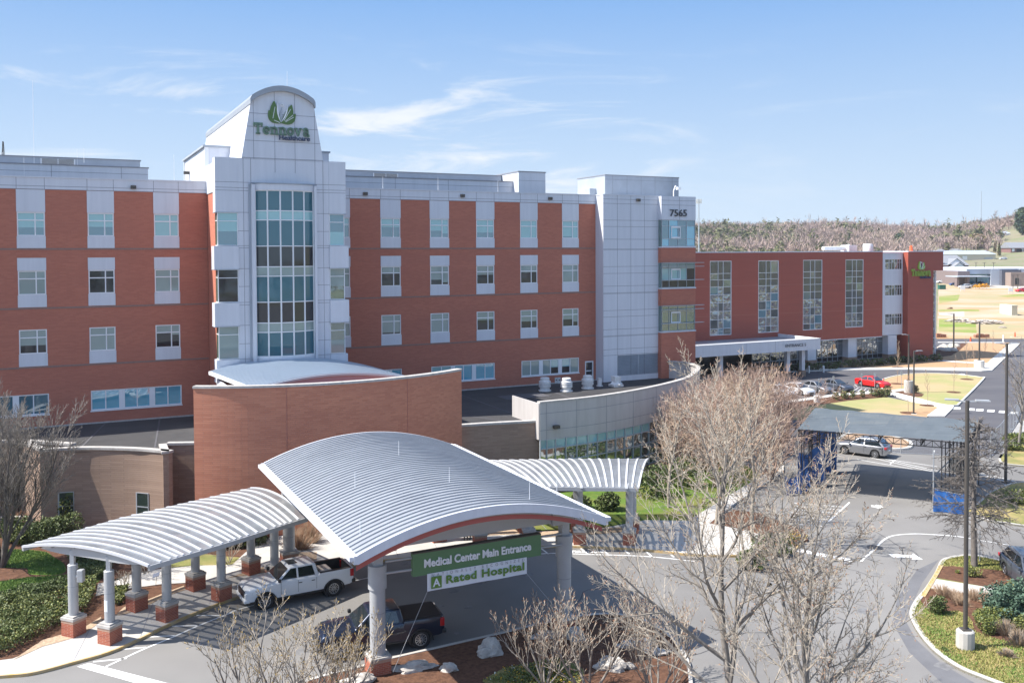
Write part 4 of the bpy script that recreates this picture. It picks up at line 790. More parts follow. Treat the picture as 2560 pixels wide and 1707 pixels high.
m = MB(); put_text(m, 'NATIONALLY RECOGNIZED', 0.2, (a2+Wd*0.04, vb_-0.045, ztop-Hh*0.19), (1,0,0), (0,0,1), 0.008, -0.002, width=Wd*0.93, spacing=2.3); BN.part('lettering', m, M['seam'])
for s_, e in ((a2, (12.9, 37.6, 0.4)), (b2, (21.6, 37.6, 1.0))): m = MB(); m.tube([(s_, vb_, zbot), e], 0.012, 4); BN.part('tie_rope', m, M['column_metal'])
# ================================================================== WALKWAY CANOPIES
def walkway(name, label, far, near, _unused, ribx, z, rise, base, cols, plinths=True):
    """far / near: the two eaves in world coordinates, ribs arch from one to the other"""
    T = Thing(name, label, 'canopy', base)
    def at(poly, t):
        ls = [math.hypot(b[0]-a[0], b[1]-a[1]) for a, b in zip(poly, poly[1:])]; s = t*sum(ls)
        for (a, b), l in zip(zip(poly, poly[1:]), ls):
            if s <= l+1e-6: return (a[0]+(b[0]-a[0])*s/l, a[1]+(b[1]-a[1])*s/l)
            s -= l
        return poly[-1]
    def ap(tf, tn, q, up=0.0): f = at(far, tf); n_ = at(near, tn); return (f[0]+(n_[0]-f[0])*q, f[1]+(n_[1]-f[1])*q, z+rise*(1-(2*q-1)**2)+up)
    NQ = 14; sh = MB()
    for (f0, n0), (f1, n1) in zip(ribx, ribx[1:]):
        for i in range(NQ):
            q0, q1 = i/NQ, (i+1)/NQ; sh.add([ap(f0,n0,q0),ap(f1,n1,q0),ap(f1,n1,q1),ap(f0,n0,q1)], [(0,3,2,1)], 0)
    T.part('roof_sheet', sh, M['poly_sheet'], smooth=60)
    for f0, n0 in ribx:
        m = MB(); w = 0.06; d = Vector(ap(f0,n0,1))-Vector(ap(f0,n0,0)); sd = Vector((-d.y, d.x, 0)).normalized()*w; vs = []; fs = []
        for i in range(NQ+1):
            c = Vector(ap(f0,n0,i/NQ)); vs += [c-sd-Vector((0,0,0.07)), c+sd-Vector((0,0,0.07)), c+sd+Vector((0,0,0.045)), c-sd+Vector((0,0,0.045))]
        for i in range(NQ):
            o = i*4
            for k in range(4): fs.append((o+k, o+(k+1)%4, o+4+(k+1)%4, o+4+k))
        fs += [(3,2,1,0), (NQ*4,NQ*4+1,NQ*4+2,NQ*4+3)]; m.add(vs, fs); T.part('rib', m, M['white_rib'])
    for poly, q in ((far, 0), (near, 1)):
        m = MB(); pts = [ap(i/10, i/10, q, -0.12) for i in range(11)]
        for a, b in zip(pts, pts[1:]): m.bar(a, b, 0.14, 0.22)
        T.part('eave_beam', m, M['column_metal'])
    for q in (0.22, 0.4, 0.6, 0.78):
        m = MB(); pts = [ap(0.01+0.98*i/8, 0.01+0.98*i/8, q, -0.14) for i in range(9)]
        for a, b in zip(pts, pts[1:]): m.bar(a, b, 0.08, 0.16)
        T.part('purlin', m, M['column_metal'])
    for grp in cols:
        (xa, ya), (xb, yb) = grp; f = Vector((xb-xa, yb-ya, 0)); l = f.length; f.normalize(); mid = Vector(((xa+xb)/2, (ya+yb)/2, 0))
        m = MB(); hwid = l/2+2.0; NB = 10                # bowed cross beam under the ribs
        for i in range(NB):
            s0, s1 = -hwid+2*hwid*i/NB, -hwid+2*hwid*(i+1)/NB
            def bz(s): return z+rise*(1-(s/(hwid+0.9))**2)-0.16, z+rise*(1-(s/(hwid+0.9))**2)-0.2-0.34*(1-(abs(s)/hwid)**3)
            p0, p1 = mid+f*s0, mid+f*s1; sd = Vector((-f.y, f.x, 0))*0.08; (t0, b0), (t1, b1) = bz(s0), bz(s1)
            vs = [(*(p0-sd).xy,b0),(*(p1-sd).xy,b1),(*(p1-sd).xy,t1),(*(p0-sd).xy,t0),(*(p0+sd).xy,b0),(*(p1+sd).xy,b1),(*(p1+sd).xy,t1),(*(p0+sd).xy,t0)]
            m.add(vs, [(0,1,2,3),(7,6,5,4),(3,2,6,7),(0,4,5,1),(0,3,7,4),(1,5,6,2)])
        T.part('cross_beam', m, M['column_metal'])
        for x, y in grp:
            m = MB(); m.lathe((x,y,0), [(0.235,1.1),(0.235,3.55),(0.21,3.57)], 22); m.lathe((x,y,0), [(0.237,2.5),(0.237,2.515)], 22, 1); m.box(x-0.10,y-0.10,3.5,x+0.10,y+0.10,z+rise*0.75-0.2)
            c = T.part('column', m, [M['column_metal'], M['seam']], smooth=30)
            if not plinths: continue
            m = MB(); h = 0.385; ang = math.atan2(f.y, f.x); rot = Matrix.Rotation(ang, 3, 'Z')
            for z0, z1, hh, mi in ((0,0.78,h,0),(0.78,0.92,h+0.004,1),(0.92,1.05,h+0.03,2),(1.05,1.12,h-0.05,2)):
                t = MB(); t.box(-hh,-hh,z0,hh,hh,z1); m.add([tuple(rot @ Vector(p) + Vector((x,y,0))) for p in t.v], t.f, mi)
            T.part('plinth', m, [M['plinth_brick'], M['plinth_band'], M['cap_stone']], c)
    return T
zW = 4.15
farL = [G(56.6,1365,zW)[:2], G(310,1292,zW)[:2], G(627,1219,zW)[:2]]; nearL = [G(371.7,1413,zW)[:2], G(560,1357,zW)[:2], G(768,1292,zW)[:2]]
rx = []
nr = 21
for i in range(nr):
    t = i/(nr-1); rx.append((t, min(1.0, max(0.0, t + 0.018*math.sin(t*2*math.pi*3.0)))))
WL = walkway('walkway_canopy', 'curved walkway canopy of white ribs left of the large silver canopy', farL, nearL, None, rx, zW, 0.42, (-18, 47.5, 0),
        [((-21.35,44.2),(-19.2,43.3)), ((-19.55,47.3),(-17.5,46.0)), ((-17.5,50.2),(-15.6,48.7)), ((-15.15,52.7),(-13.4,51.2))])
m = MB(); x, y = -21.35, 44.2; m.box(x+0.31, y-0.3, 2.75, x+0.6, y+0.02, 3.35, 0); m.box(x+0.2, y-0.2, 2.95, x+0.4, y-0.08, 3.1, 0); WL.part('speaker_box', m, M['column_metal'], bevel=(0.04,2))
m = MB(); x, y = -19.2, 43.3
sv = []
for i in range(5):
    a = rad(-135+i*12); sv += [(x+0.245*math.cos(a), y+0.245*math.sin(a), 1.65), (x+0.245*math.cos(a), y+0.245*math.sin(a), 2.2)]
m.add(sv, [(i*2, i*2+2, i*2+3, i*2+1) for i in range(4)]); WL.part('paper_notice', m, M['letter_white'])
farR = [G(1200,1151,zW)[:2], G(1430,1146.5,zW)[:2], G(1620.5,1146.5,zW)[:2]]; nearR = [G(1330,1216,zW)[:2], G(1450,1217,zW)[:2], G(1596,1218.5,zW)[:2]]
rx = [(i/17, i/17) for i in range(18)]
WR = walkway('walkway_canopy', 'flared walkway canopy of thin white ribs behind and right of the large silver canopy', farR, nearR, None, rx, zW, 0.42, (3, 59, 0),
        [((7.35,57.7),(7.9,60.2)), ((4.2,57.9),(4.2,60.4)), ((1.0,57.9),(0.7,60.4)), ((-2.1,57.3),(-2.8,59.8))])
# litter bin under the canopy, small info sign, door pier
def bin_thing(x, y, label):
    T = Thing('litter_bin', label, 'bin', (x, y, 0)); m = MB()
    for i in range(4):
        for j in (-1, 1): m.box(x-0.28+i*0.187-0.03, y+j*0.26-0.02, 0.05, x-0.28+i*0.187+0.03, y+j*0.26+0.02, 0.72)
    m.box(x-0.31,y-0.29,0.02,x+0.31,y+0.29,0.08); T.part('bin_body', m, M['black']); m = MB(); m.box(x-0.34,y-0.32,0.72,x+0.34,y+0.32,1.02); T.part('lid', m, M['black'], bevel=(0.04,2))
x, y, _ = G(1172, 1352); bin_thing(x, y, 'black slatted litter bin on the pavement under the large canopy')
# ================================================================== VEHICLES
mat('paint_truck_white', (0.70,0.71,0.72), 0.35, coat=0.6); mat('paint_navy', (0.008,0.017,0.042), 0.3, metal=0.3, coat=1.0); mat('paint_red', (0.62,0.012,0.010), 0.3, coat=0.8); mat('paint_grey', (0.085,0.10,0.13), 0.35, metal=0.4, coat=0.8)
mat('paint_silver', (0.25,0.255,0.27), 0.32, metal=0.5, coat=0.8); mat('paint_white', (0.70,0.71,0.72), 0.35, coat=0.6) if False else None
mat('car_glass', (0.012,0.018,0.022), 0.04, spec=0.9, coat=1.0); mat('trim', (0.02,0.02,0.022), 0.5); mat('lens', (0.62,0.64,0.66), 0.1, coat=1.0, metal=0.3); mat('tail_red', (0.42,0.008,0.012), 0.2, coat=0.8)
mat('rim_dark', (0.03,0.03,0.033), 0.35, metal=0.5); mat('rim_alloy', (0.45,0.46,0.48), 0.3, metal=0.7); mat('chrome', (0.7,0.7,0.7), 0.15, metal=1.0)
def interp(pts, x):
    for (a, b), (c, d) in zip(pts, pts[1:]):
        if a <= x <= c: return b + (d-b)*(x-a)/(c-a) if c > a else d
    return pts[0][1] if x < pts[0][0] else pts[-1][1]
def body_sides(top, zlow, axles, ra, L, hw, belt, taper=0.13, tumble=0.06, xs=None):
    """lower body as a lofted skin: stations along x, each a ring from sill to top; wheel arches cut by raising the sill"""
    st = sorted(set([round(-L/2+L*i/46, 4) for i in range(47)]+[p[0] for p in top]+[a+ra*math.cos(math.pi*k/10) for a in axles for k in range(11)]))
    st = [x for x in st if -L/2 <= x <= L/2]
    vs = []; fs = []; n = 9
    for x in st:
        zt = interp(top, x); zl = zlow
        for a in axles:
            if abs(x-a) < ra: zl = max(zl, 0.36 + math.sqrt(max(0, ra*ra-(x-a)**2)))
        e = abs(x)/(L/2); w = hw*(1-taper*max(0, (e-0.62)/0.38)**2.2)
        if e > 0.93: zl = max(zl, zlow + (e-0.93)*1.2)
        mid = zl+(belt-0.12-zl)*0.55 if zl < belt-0.2 else zl
        ring = [(w*0.93, zl), (w*0.985, zl+0.02), (w, max(zl+0.03, mid)), (w*0.99, max(zl+0.04, min(zt-0.06, belt-0.05))), (w*(0.985-tumble*0.5), max(zl+0.05, zt-0.02)), (w*(0.95-tumble*0.5), zt), (w*0.5, zt+0.012), (0, zt+0.015)]
        rr_ = [(x, y, z) for y, z in ring]+[(x, -y, z) for y, z in ring[-2::-1]]
        vs += rr_
    k = len(ring)*2-1
    for i in range(len(st)-1):
        for j in range(k-1): fs.append((i*k+j, i*k+j+1, (i+1)*k+j+1, (i+1)*k+j))
        fs.append((i*k+k-1, i*k, (i+1)*k, (i+1)*k+k-1))
    fs.append(tuple(range(k))); fs.append(tuple(range((len(st)-1)*k, len(st)*k))[::-1])
    return vs, fs
def make_vehicle(name, label, cat, pos, heading, kind, paint, rims='rim_alloy', group=None, cover=None, sunroof=False):
    T = Thing(name, label, cat, (0,0,0), group=group)
    if kind == 'pickup': L, hw, hB, R_, axles, ra, zlow = 5.85, 1.02, 1.32, 0.43, (-1.78, 1.92), 0.54, 0.50
    elif kind == 'suv': L, hw, hB, R_, axles, ra, zlow = 4.65, 0.92, 1.12, 0.37, (-1.33, 1.38), 0.43, 0.28
    else: L, hw, hB, R_, axles, ra, zlow = 4.62, 0.89, 0.92, 0.33, (-1.32, 1.38), 0.39, 0.2
    if kind == 'pickup':
        top = [(-L/2,1.30),(-L/2+0.03,1.40),(-0.98,1.40),(-0.97,1.34),(1.15,1.34),(1.2,1.30),(2.2,1.24),(2.7,1.17),(2.87,1.02),(L/2,0.86)]
        cab = dict(zb=1.32, zt=1.93, xb=(-0.99,1.32), xt=(-0.84,0.55), yb=0.93, yt=0.74)
    elif kind == 'suv':
        top = [(-L/2,0.98),(-L/2+0.08,1.08),(-1.9,1.10),(0.9,1.08),(1.0,1.04),(1.9,0.96),(2.22,0.84),(L/2,0.62)]
        cab = dict(zb=1.07, zt=1.66, xb=(-2.18,1.08), xt=(-1.62,0.15), yb=0.83, yt=0.60)
    else:
        top = [(-L/2,0.78),(-L/2+0.06,0.96),(-1.75,1.00),(-1.3,0.96),(0.85,0.92),(1.0,0.90),(1.9,0.78),(2.2,0.68),(L/2,0.5)]
        cab = dict(zb=0.92, zt=1.43, xb=(-1.78,1.12), xt=(-0.85,0.18), yb=0.80, yt=0.56)
    m = MB(); vs, fs = body_sides(top, zlow, axles, ra, L, hw, hB); m.add(vs, fs, 0)
    if kind == 'pickup':
        fs2 = []                                        # open the load bed: drop the faces of its top
        for f in m.f:
            c = [sum(m.v[i][q] for i in f)/len(f) for q in range(3)]
            if -2.80 < c[0] < -1.0 and abs(c[1]) < hw*0.80 and c[2] > 1.38: continue
            fs2.append(f)
        m.f = fs2; m.m = [0]*len(fs2); bx0, bx1, by = -2.80, -1.02, 0.80
        m.box(bx0, -by, 0.86, bx1, by, 0.88, 1); m.box(bx0-0.02, -by, 0.86, bx0, by, 1.39, 1); m.box(bx1, -by, 0.86, bx1+0.02, by, 1.39, 1)
        for s_ in (-1, 1): m.box(bx0, s_*by-0.01, 0.86, bx1, s_*by+0.01, 1.40, 1); m.box(bx0, s_*(by-0.01), 1.395, bx1, s_*(hw*0.955), 1.412, 1)
    # greenhouse
    zb, zt = cab['zb'], cab['zt']; (b0, b1), (t0, t1) = cab['xb'], cab['xt']; yb, yt = cab['yb'], cab['yt']
    g = MB(); P = lambda x, y, z: (x, y, z)
    def cabp(x_b, x_t, y_s, q): return (x_b+(x_t-x_b)*q, y_s*(yb+(yt-yb)*q), zb+(zt-zb)*q)
    tm = (t0+t1)/2
    g.add([(b0,-yb,zb-0.03),(b1,-yb,zb-0.03),(b1,yb,zb-0.03),(b0,yb,zb-0.03),(t0,-yt,zt),(t1,-yt,zt),(t1,yt,zt),(t0,yt,zt),(tm,-yt,zt+0.035),(tm,yt,zt+0.035)],
          [(0,1,5,8,4),(1,2,6,5),(2,3,7,9,6),(3,0,4,7),(4,8,9,7),(8,5,6,9)])
    body = T.part('body', m, [M[paint], M['trim']], smooth=38)
    T.part('cab', g, M[paint], body, smooth=30, bevel=(0.07,3,20))
    def gl(pts, nm='window', out=0.012, mt='car_glass'):
        n_ = (Vector(pts[1])-Vector(pts[0])).cross(Vector(pts[2])-Vector(pts[0])).normalized(); q = MB(); a = [Vector(p)+n_*out for p in pts]; b = [Vector(p)-n_*0.01 for p in pts]; k = len(pts)
        q.add(a+b, [tuple(range(k))]+[(i, k+i, k+(i+1)%k, (i+1)%k) for i in range(k)]); return T.part(nm, q, M[mt])
    def lp(x_b, x_t, s_, q): return cabp(x_b, x_t, s_, q)
    q0, q1 = 0.08, 0.87
    gl([(b1+(t1-b1)*q0, -yb*0.90, zb+(zt-zb)*q0), (b1+(t1-b1)*q0, yb*0.90, zb+(zt-zb)*q0), (b1+(t1-b1)*q1, yt*0.93, zb+(zt-zb)*q1), (b1+(t1-b1)*q1, -yt*0.93, zb+(zt-zb)*q1)], 'windshield')
    gl([(b0+(t0-b0)*q0, yb*0.86, zb+(zt-zb)*q0), (b0+(t0-b0)*q0, -yb*0.86, zb+(zt-zb)*q0), (b0+(t0-b0)*q1, -yt*0.9, zb+(zt-zb)*q1), (b0+(t0-b0)*q1, yt*0.9, zb+(zt-zb)*q1)], 'rear_window')
    for s_ in (-1, 1):
        mid = 0.18 if kind == 'pickup' else (-0.35 if kind == 'suv' else -0.30); segs = [(mid+0.05, None), (None, mid-0.05)]
        def xr(f, q): lo = b0+(t0-b0)*q+0.10+(0.12 if kind == 'pickup' else 0.14); hi = b1+(t1-b1)*q-0.14; return lo, hi
        for which in (0, 1):
            lo0, hi0 = xr(0, q0); lo1, hi1 = xr(0, q1)
            p = [(mid+0.05,hi0,hi1,mid+0.05), (lo0,mid-0.05,mid-0.05,lo1)][which]
            y0, y1 = s_*(yb+(yt-yb)*q0), s_*(yb+(yt-yb)*q1); z0, z1 = zb+(zt-zb)*q0, zb+(zt-zb)*q1
            a = [(p[0],y0,z0),(p[1],y0,z0),(p[2],y1,z1),(p[3],y1,z1)]
            gl(a if s_ < 0 else a[::-1], 'window')
        mx_ = b1-0.10; q = MB(); q.box(mx_-0.09, s_*(hw+0.02), zb+0.02, mx_+0.07, s_*(hw+0.20), zb+0.20); T.part('mirror', q, M['trim'] if kind == 'pickup' else M[paint], bevel=(0.04,2))
        q = MB()
        for dx in (mid-0.12, (lo0+0.12)):
            q.box(dx-0.09, s_*(hw*0.97), hB-0.22, dx+0.09, s_*(hw+0.018), hB-0.185)
        T.part('door_handle', q, M['trim'])
        for dx in (b1-0.22, mid, lo0-0.06): q = MB(); q.box(dx-0.006, s_*(hw*0.90), zlow+0.14, dx+0.006, s_*(hw+0.004), hB-0.06); T.part('shut_line', q, M['trim'])
        if kind != 'sedan': q = MB(); q.box(axles[0]+ra+0.02, s_*(hw*0.86), zlow-0.07, axles[1]-ra-0.02, s_*(hw+0.02), zlow+0.03); T.part('running_board', q, M['trim'], bevel=(0.02,1))
        for a in axles:
            q = MB(); rg = [(R_*0.60, 0.0), (R_*0.66, 0.10), (R_*0.93, 0.10), (R_, 0.065), (R_, -0.065), (R_*0.93, -0.11), (R_*0.3, -0.11)]; nn_ = 28; yc = s_*(hw-0.13); vs = []
            for r_, o_ in rg: vs += [(a+r_*math.cos(2*math.pi*k/nn_), yc+s_*o_, R_+r_*math.sin(2*math.pi*k/nn_)) for k in range(nn_)]
            q.add(vs, [(i*nn_+k, i*nn_+(k+1)%nn_, (i+1)*nn_+(k+1)%nn_, (i+1)*nn_+k) for i in range(len(rg)-1) for k in range(nn_)])
            ty = T.part('wheel', q, M['rubber'], smooth=40)
            q = MB(); vs = [(a, yc+s_*0.05, R_)]+[(a+R_*0.62*math.cos(2*math.pi*k/nn_), yc+s_*0.01, R_+R_*0.62*math.sin(2*math.pi*k/nn_)) for k in range(nn_)]
            q.add(vs, [(0, 1+k, 1+(k+1)%nn_) for k in range(nn_)], 1); ns = 12 if rims == 'rim_dark' else 10
            for k in range(ns):
                an = 2*math.pi*k/ns+(0.12 if k % 2 else -0.12); q.bar((a+R_*0.08*math.cos(an), yc+s_*0.085, R_+R_*0.08*math.sin(an)), (a+R_*0.62*math.cos(2*math.pi*k/ns), yc+s_*0.06, R_+R_*0.62*math.sin(2*math.pi*k/ns)), 0.035, 0.03, 0)
            for k in range(nn_):
                a0, a1 = 2*math.pi*k/nn_, 2*math.pi*(k+1)/nn_; q.bar((a+R_*0.63*math.cos(a0), yc+s_*0.085, R_+R_*0.63*math.sin(a0)), (a+R_*0.63*math.cos(a1), yc+s_*0.085, R_+R_*0.63*math.sin(a1)), 0.03, 0.03, 0)
            T.part('rim', q, [M['rim_alloy'], M['rim_dark']], ty)
            q = MB(); q.tube([(a, s_*0.25, R_), (a, s_*(hw-0.17), R_)], ra*0.97, 20); T.part('wheel_well', q, M['trim'])
            if kind == 'pickup':
                q = MB(); pr_ = [(a+(ra+0.035)*math.cos(math.pi*k/14), s_*(hw+0.008), 0.36+(ra+0.035)*math.sin(math.pi*k/14)) for k in range(15)]
                for p, w in zip(pr_, pr_[1:]): q.bar(p, w, 0.07, 0.06)
                T.part('arch_trim', q, M['trim'])
        hx = L/2; q = MB(); hz = {'pickup':(0.88,1.06),'suv':(0.66,0.80),'sedan':(0.52,0.66)}[kind]; dx = {'pickup':0.10,'suv':0.30,'sedan':0.34}[kind]
        q.add([(hx-dx-0.22, s_*hw*0.955, hz[0]),(hx-0.03, s_*hw*0.55, hz[0]),(hx-0.05-dx*0.3, s_*hw*0.55, hz[1]),(hx-dx-0.28, s_*hw*0.94, hz[1]+0.02),(hx-dx-0.30, s_*hw*0.7, hz[0]),(hx-dx-0.30, s_*hw*0.7, hz[1])], [(0,1,2,3) if s_ > 0 else (3,2,1,0),(0,4,1),(3,2,5)])
        T.part('headlight', q, M['lens'])
        rx_ = -L/2; q = MB(); tz_ = {'pickup':(0.92,1.32),'suv':(0.86,1.06),'sedan':(0.68,0.86)}[kind]; q.box(rx_-0.012, s_*hw*(0.70 if kind == 'pickup' else 0.46), tz_[0], rx_+0.20, s_*hw*0.955, tz_[1]); T.part('taillight', q, M['tail_red'], bevel=(0.03,2))
    q = MB()
    if kind == 'pickup':
        q.box(L/2-0.16, -hw*0.60, 0.66, L/2+0.015, hw*0.60, 1.0, 0)
        for i in range(4): q.box(L/2+0.015, -hw*0.56, 0.70+i*0.075, L/2+0.03, hw*0.56, 0.73+i*0.075, 1)
        T.part('grille', q, [M['trim'], M['chrome']]); q = MB(); q.box(L/2-0.25, -hw*0.92, 0.46, L/2+0.08, hw*0.92, 0.66); T.part('bumper', q, M['trim'] if paint != 'paint_truck_white' else M[paint], bevel=(0.06,2)); q = MB(); q.box(-L/2-0.12, -hw*0.92, 0.56, -L/2+0.1, hw*0.92, 0.76); T.part('bumper', q, M['trim'], bevel=(0.05,2))
    else:
        z0 = 0.30 if kind == 'sedan' else 0.42; q.box(L/2-0.2, -hw*0.52, z0, L/2+0.006, hw*0.52, z0+0.15); T.part('grille', q, M['trim']); q = MB(); q.box(-L/2-0.01, -0.26, z0+0.2, -L/2+0.1, 0.26, z0+0.32); T.part('plate', q, M['letter_white'])
    if cover: q = MB(); q.box(-2.82, -0.86, 1.405, -1.0, 0.86, 1.435); T.part('bed_cover', q, M[cover], bevel=(0.015,1))
    if sunroof: q = MB(); q.box(0.02, -0.36, zt+0.012, 0.52, 0.36, zt+0.045); T.part('sunroof', q, M['car_glass'], bevel=(0.015,1))
    if kind == 'suv':
        for s_ in (-1, 1): q = MB(); q.tube([(t0+0.1, s_*yt*0.96, zt+0.03),(tm, s_*yt*0.96, zt+0.10),(t1-0.1, s_*yt*0.96, zt+0.03)], 0.022, 6); T.part('roof_rail', q, M['chrome'])
    T.e.location = pos; T.e.rotation_euler = (0, 0, rad(heading)); return T
wt = make_vehicle('pickup_truck', 'white crew cab pickup with an open bed parked by the pavement under the canopy', 'truck', (-11.75,49.3,0.004), 210, 'pickup', 'paint_truck_white', 'rim_dark', sunroof=True)
mat('tool_lid', (0.45,0.40,0.36), 0.5); m = MB(); m.box(-1.75,-0.2,1.18,-1.08,0.74,1.46); o = single('tool_chest', m, M['tool_lid'], 'flat tan tool chest lying in the white pickup\'s open bed', 'tool chest', (0,0,1.2), bevel=(0.05,2))
_h = rad(210); o.location = (-11.75, 49.3, 1.2); o.rotation_euler = (0, 0, _h)
make_vehicle('pickup_truck', 'dark navy pickup with a black bed cover standing behind the front canopy column', 'truck', (-6.35,43.0,0.004), 200, 'pickup', 'paint_navy', 'rim_dark', cover='black')
make_vehicle('parked_suv', 'silver grey SUV seen from behind beyond the dark mesh roof\'s shadow', 'SUV', (32.0,83.6,0.004), 141, 'suv', 'paint_grey' if False else 'paint_silver')
make_vehicle('parked_car', 'bright red sedan at the right end of the striped bays', 'car', (49.5,126.0,0.004), -58, 'sedan', 'paint_red')
make_vehicle('parked_car', 'dark grey sedan in the striped bays next to the twigs, left of the red one', 'car', (43.4,123.0,0.004), -60, 'sedan', 'paint_grey')
for i, (x, y, p, lb) in enumerate(((40.2,121.5,'paint_silver','silver car behind the twigs, next to the dark grey sedan'),(37.3,119.9,'paint_truck_white','white car behind dense twigs, second left of the dark grey sedan'),(34.4,118.4,'paint_truck_white','white car half lost behind the pinkish twigs, leftmost of the parked row'))):
    make_vehicle('parked_car', lb, 'car', (x,y,0.004), -60, 'sedan', p)
make_vehicle('parked_suv', 'dark grey SUV cut by the right edge of the view beside the island', 'SUV', (28.75,50.6,0.004), -97, 'suv', 'paint_grey')
# ================================================================== LAMP POSTS
def lamp(x, y, h, label, heads, base=True, r=0.10, bh=0.85, br=0.42, basem='concrete', square=True, group='parking lot lamp posts', z0=0.0):
    T = Thing('lamp_post', label, 'lamp post', (x, y, z0), group=group)
    b0 = bh if base else 0.0
    m = MB(); n = 4 if square else 12; m.tube([(x,y,z0+b0),(x,y,z0+h)], [r,r*0.85], 12); m.box(x-r*1.9,y-r*1.9,z0+b0,x+r*1.9,y+r*1.9,z0+b0+0.06); T.part('pole', m, M['dark_steel'], smooth=30)
    if base: m = MB(); m.lathe((x,y,z0), [(br,0),(br,bh-0.05),(br-0.06,bh)], 14); T.part('base', m, M[basem])
    for a, ln in heads:
        dx, dy = math.cos(rad(a)), math.sin(rad(a)); m = MB(); m.bar((x,y,z0+h-0.05),(x+dx*0.5,y+dy*0.5,z0+h-0.02),0.07,0.07)
        p = [Vector((x,y,z0+h))+Vector((dx,dy,0))*s_ for s_ in (0.35, ln)]; w = Vector((-dy,dx,0))*0.17
        m.add([p[0]-w*0.5+Vector((0,0,-.03)),p[0]+w*0.5+Vector((0,0,-.03)),p[1]+w+Vector((0,0,-.02)),p[1]-w+Vector((0,0,-.02)),p[0]-w*0.5+Vector((0,0,.05)),p[0]+w*0.5+Vector((0,0,.05)),p[1]+w+Vector((0,0,.03)),p[1]-w+Vector((0,0,.03))], [(3,2,1,0),(4,5,6,7),(0,1,5,4),(1,2,6,5),(2,3,7,6),(3,0,4,7)])
        T.part('lamp_head', m, M['column_metal'])
    return T
def lamp_px(pxb, pyb, pyt, *a, **k):
    x, y, _ = G(pxb, pyb); D = (y*math.cos(TH)+(H)*math.sin(TH)); d = ray(pxb, pyt); t = y/d.y; return lamp(x, y, H+d.z*t, *a, **k)
lamp_px(2413, 1624, 1001, 'tall double headed lamp post on a thick concrete drum, on the near grass island', [(155,0.95),(-10,0.95)], r=0.105, bh=0.95, br=0.40)
lamp_px(2514, 1206, 858, 'tall dark lamp post near the right edge beside the chain-link fence', [(170,0.9),(0,0.9)], r=0.12, base=False)
lamp_px(2284, 1036, 877, 'slim dark lamp post on the far lawn just beyond the mesh roof', [(10,1.0)], r=0.10, bh=0.12, br=0.4)
lamp_px(2271, 983, 836, 'lamp post on a pale green cylinder base beside the diagonal path', [(185,0.9)], r=0.11, bh=1.7, br=0.55)
lamp_px(2448, 921, 804, 'dark lamp post on a white drum at the corner of the straw bed', [(20,1.3)], r=0.14, bh=1.3, br=0.75, basem='concrete_new')
lamp_px(2384, 876, 784, 'dark lamp post farthest away, right of the glazed stair end', [(180,1.3)], r=0.15, bh=0.5, br=0.5, basem='concrete_new')
# ================================================================== GROUND
def hill(x, y):
    d = math.hypot(x*0.9, y); a = math.atan2(x, y)
    t = min(1, max(0, (d-640)/400)); h = max(0, y-195)*0.03; h += t*t*(3-2*t)*(17+5*math.sin(a*9+1.0)+3*math.sin(a*23)); r = min(1, max(0, (a-0.42)/0.12)); h += r*r*(3-2*r)*16*min(1, max(0, (d-640)/250))
    return h - 0.06
NXG, NYG = 90, 80; gm = MB(); gx = [-900+2400*i/NXG for i in range(NXG+1)]; gy = sorted([-250+2100*((j/(NYG-1))**1.25) for j in range(NYG)]+[195.0])
gm.add([(x, y, hill(x, y)) for y in gy for x in gx], [(j*(NXG+1)+i, j*(NXG+1)+i+1, (j+1)*(NXG+1)+i+1, (j+1)*(NXG+1)+i) for j in range(NYG) for i in range(NXG)])
struct('ground', gm, M['ground_soil'], smooth=60)
def Wp(pxs, z=0.0): return [G(x, y, z)[:2] for x, y in pxs]
def crop(x0, y0, s, pts): return [(x0+x/s, y0+y/s) for x, y in pts]
def rnd(pts, n=5): return smooth_poly(list(pts)+[pts[0]], n)[:-1]
def patch(name, pts, z0, z1, m): mb = MB(); mb.prism(list(pts), z0, z1); return struct(name, mb, M[m])
def sheet(name, pts, z, m): mb = MB(); mb.sheet(list(pts), z); return struct(name, mb, M[m])
def kerb(name, pts, m='concrete', w=0.17, h=0.14, closed=True):
    pts = list(pts); a = sum(pts[i][0]*pts[(i+1)%len(pts)][1]-pts[(i+1)%len(pts)][0]*pts[i][1] for i in range(len(pts)))
    if closed and a < 0: pts = pts[::-1]
    mb = MB(); ribbon_wall([pts[-1]]+pts+[pts[0]] if closed else pts, -0.03, h, w, mb); return struct(name, mb, M[m])
sheet('asphalt_road', [(18,58),(320,20),(320,190),(150,196),(18,196)], -0.02, 'asphalt_dark')
sheet('parking_lot', [(-120,-190),(190,-190),(190,-32),(-120,-32)], -0.02, 'asphalt')
sheet('driveway', [(-70,-30),(120,-30),(120,58),(64,66)]+Wp([(2560,1100),(2476,1143),(2333,1137),(2250,1133),(2100,1122)])+[(15,86),(10,75),(-70,70)], 0.0, 'asphalt')
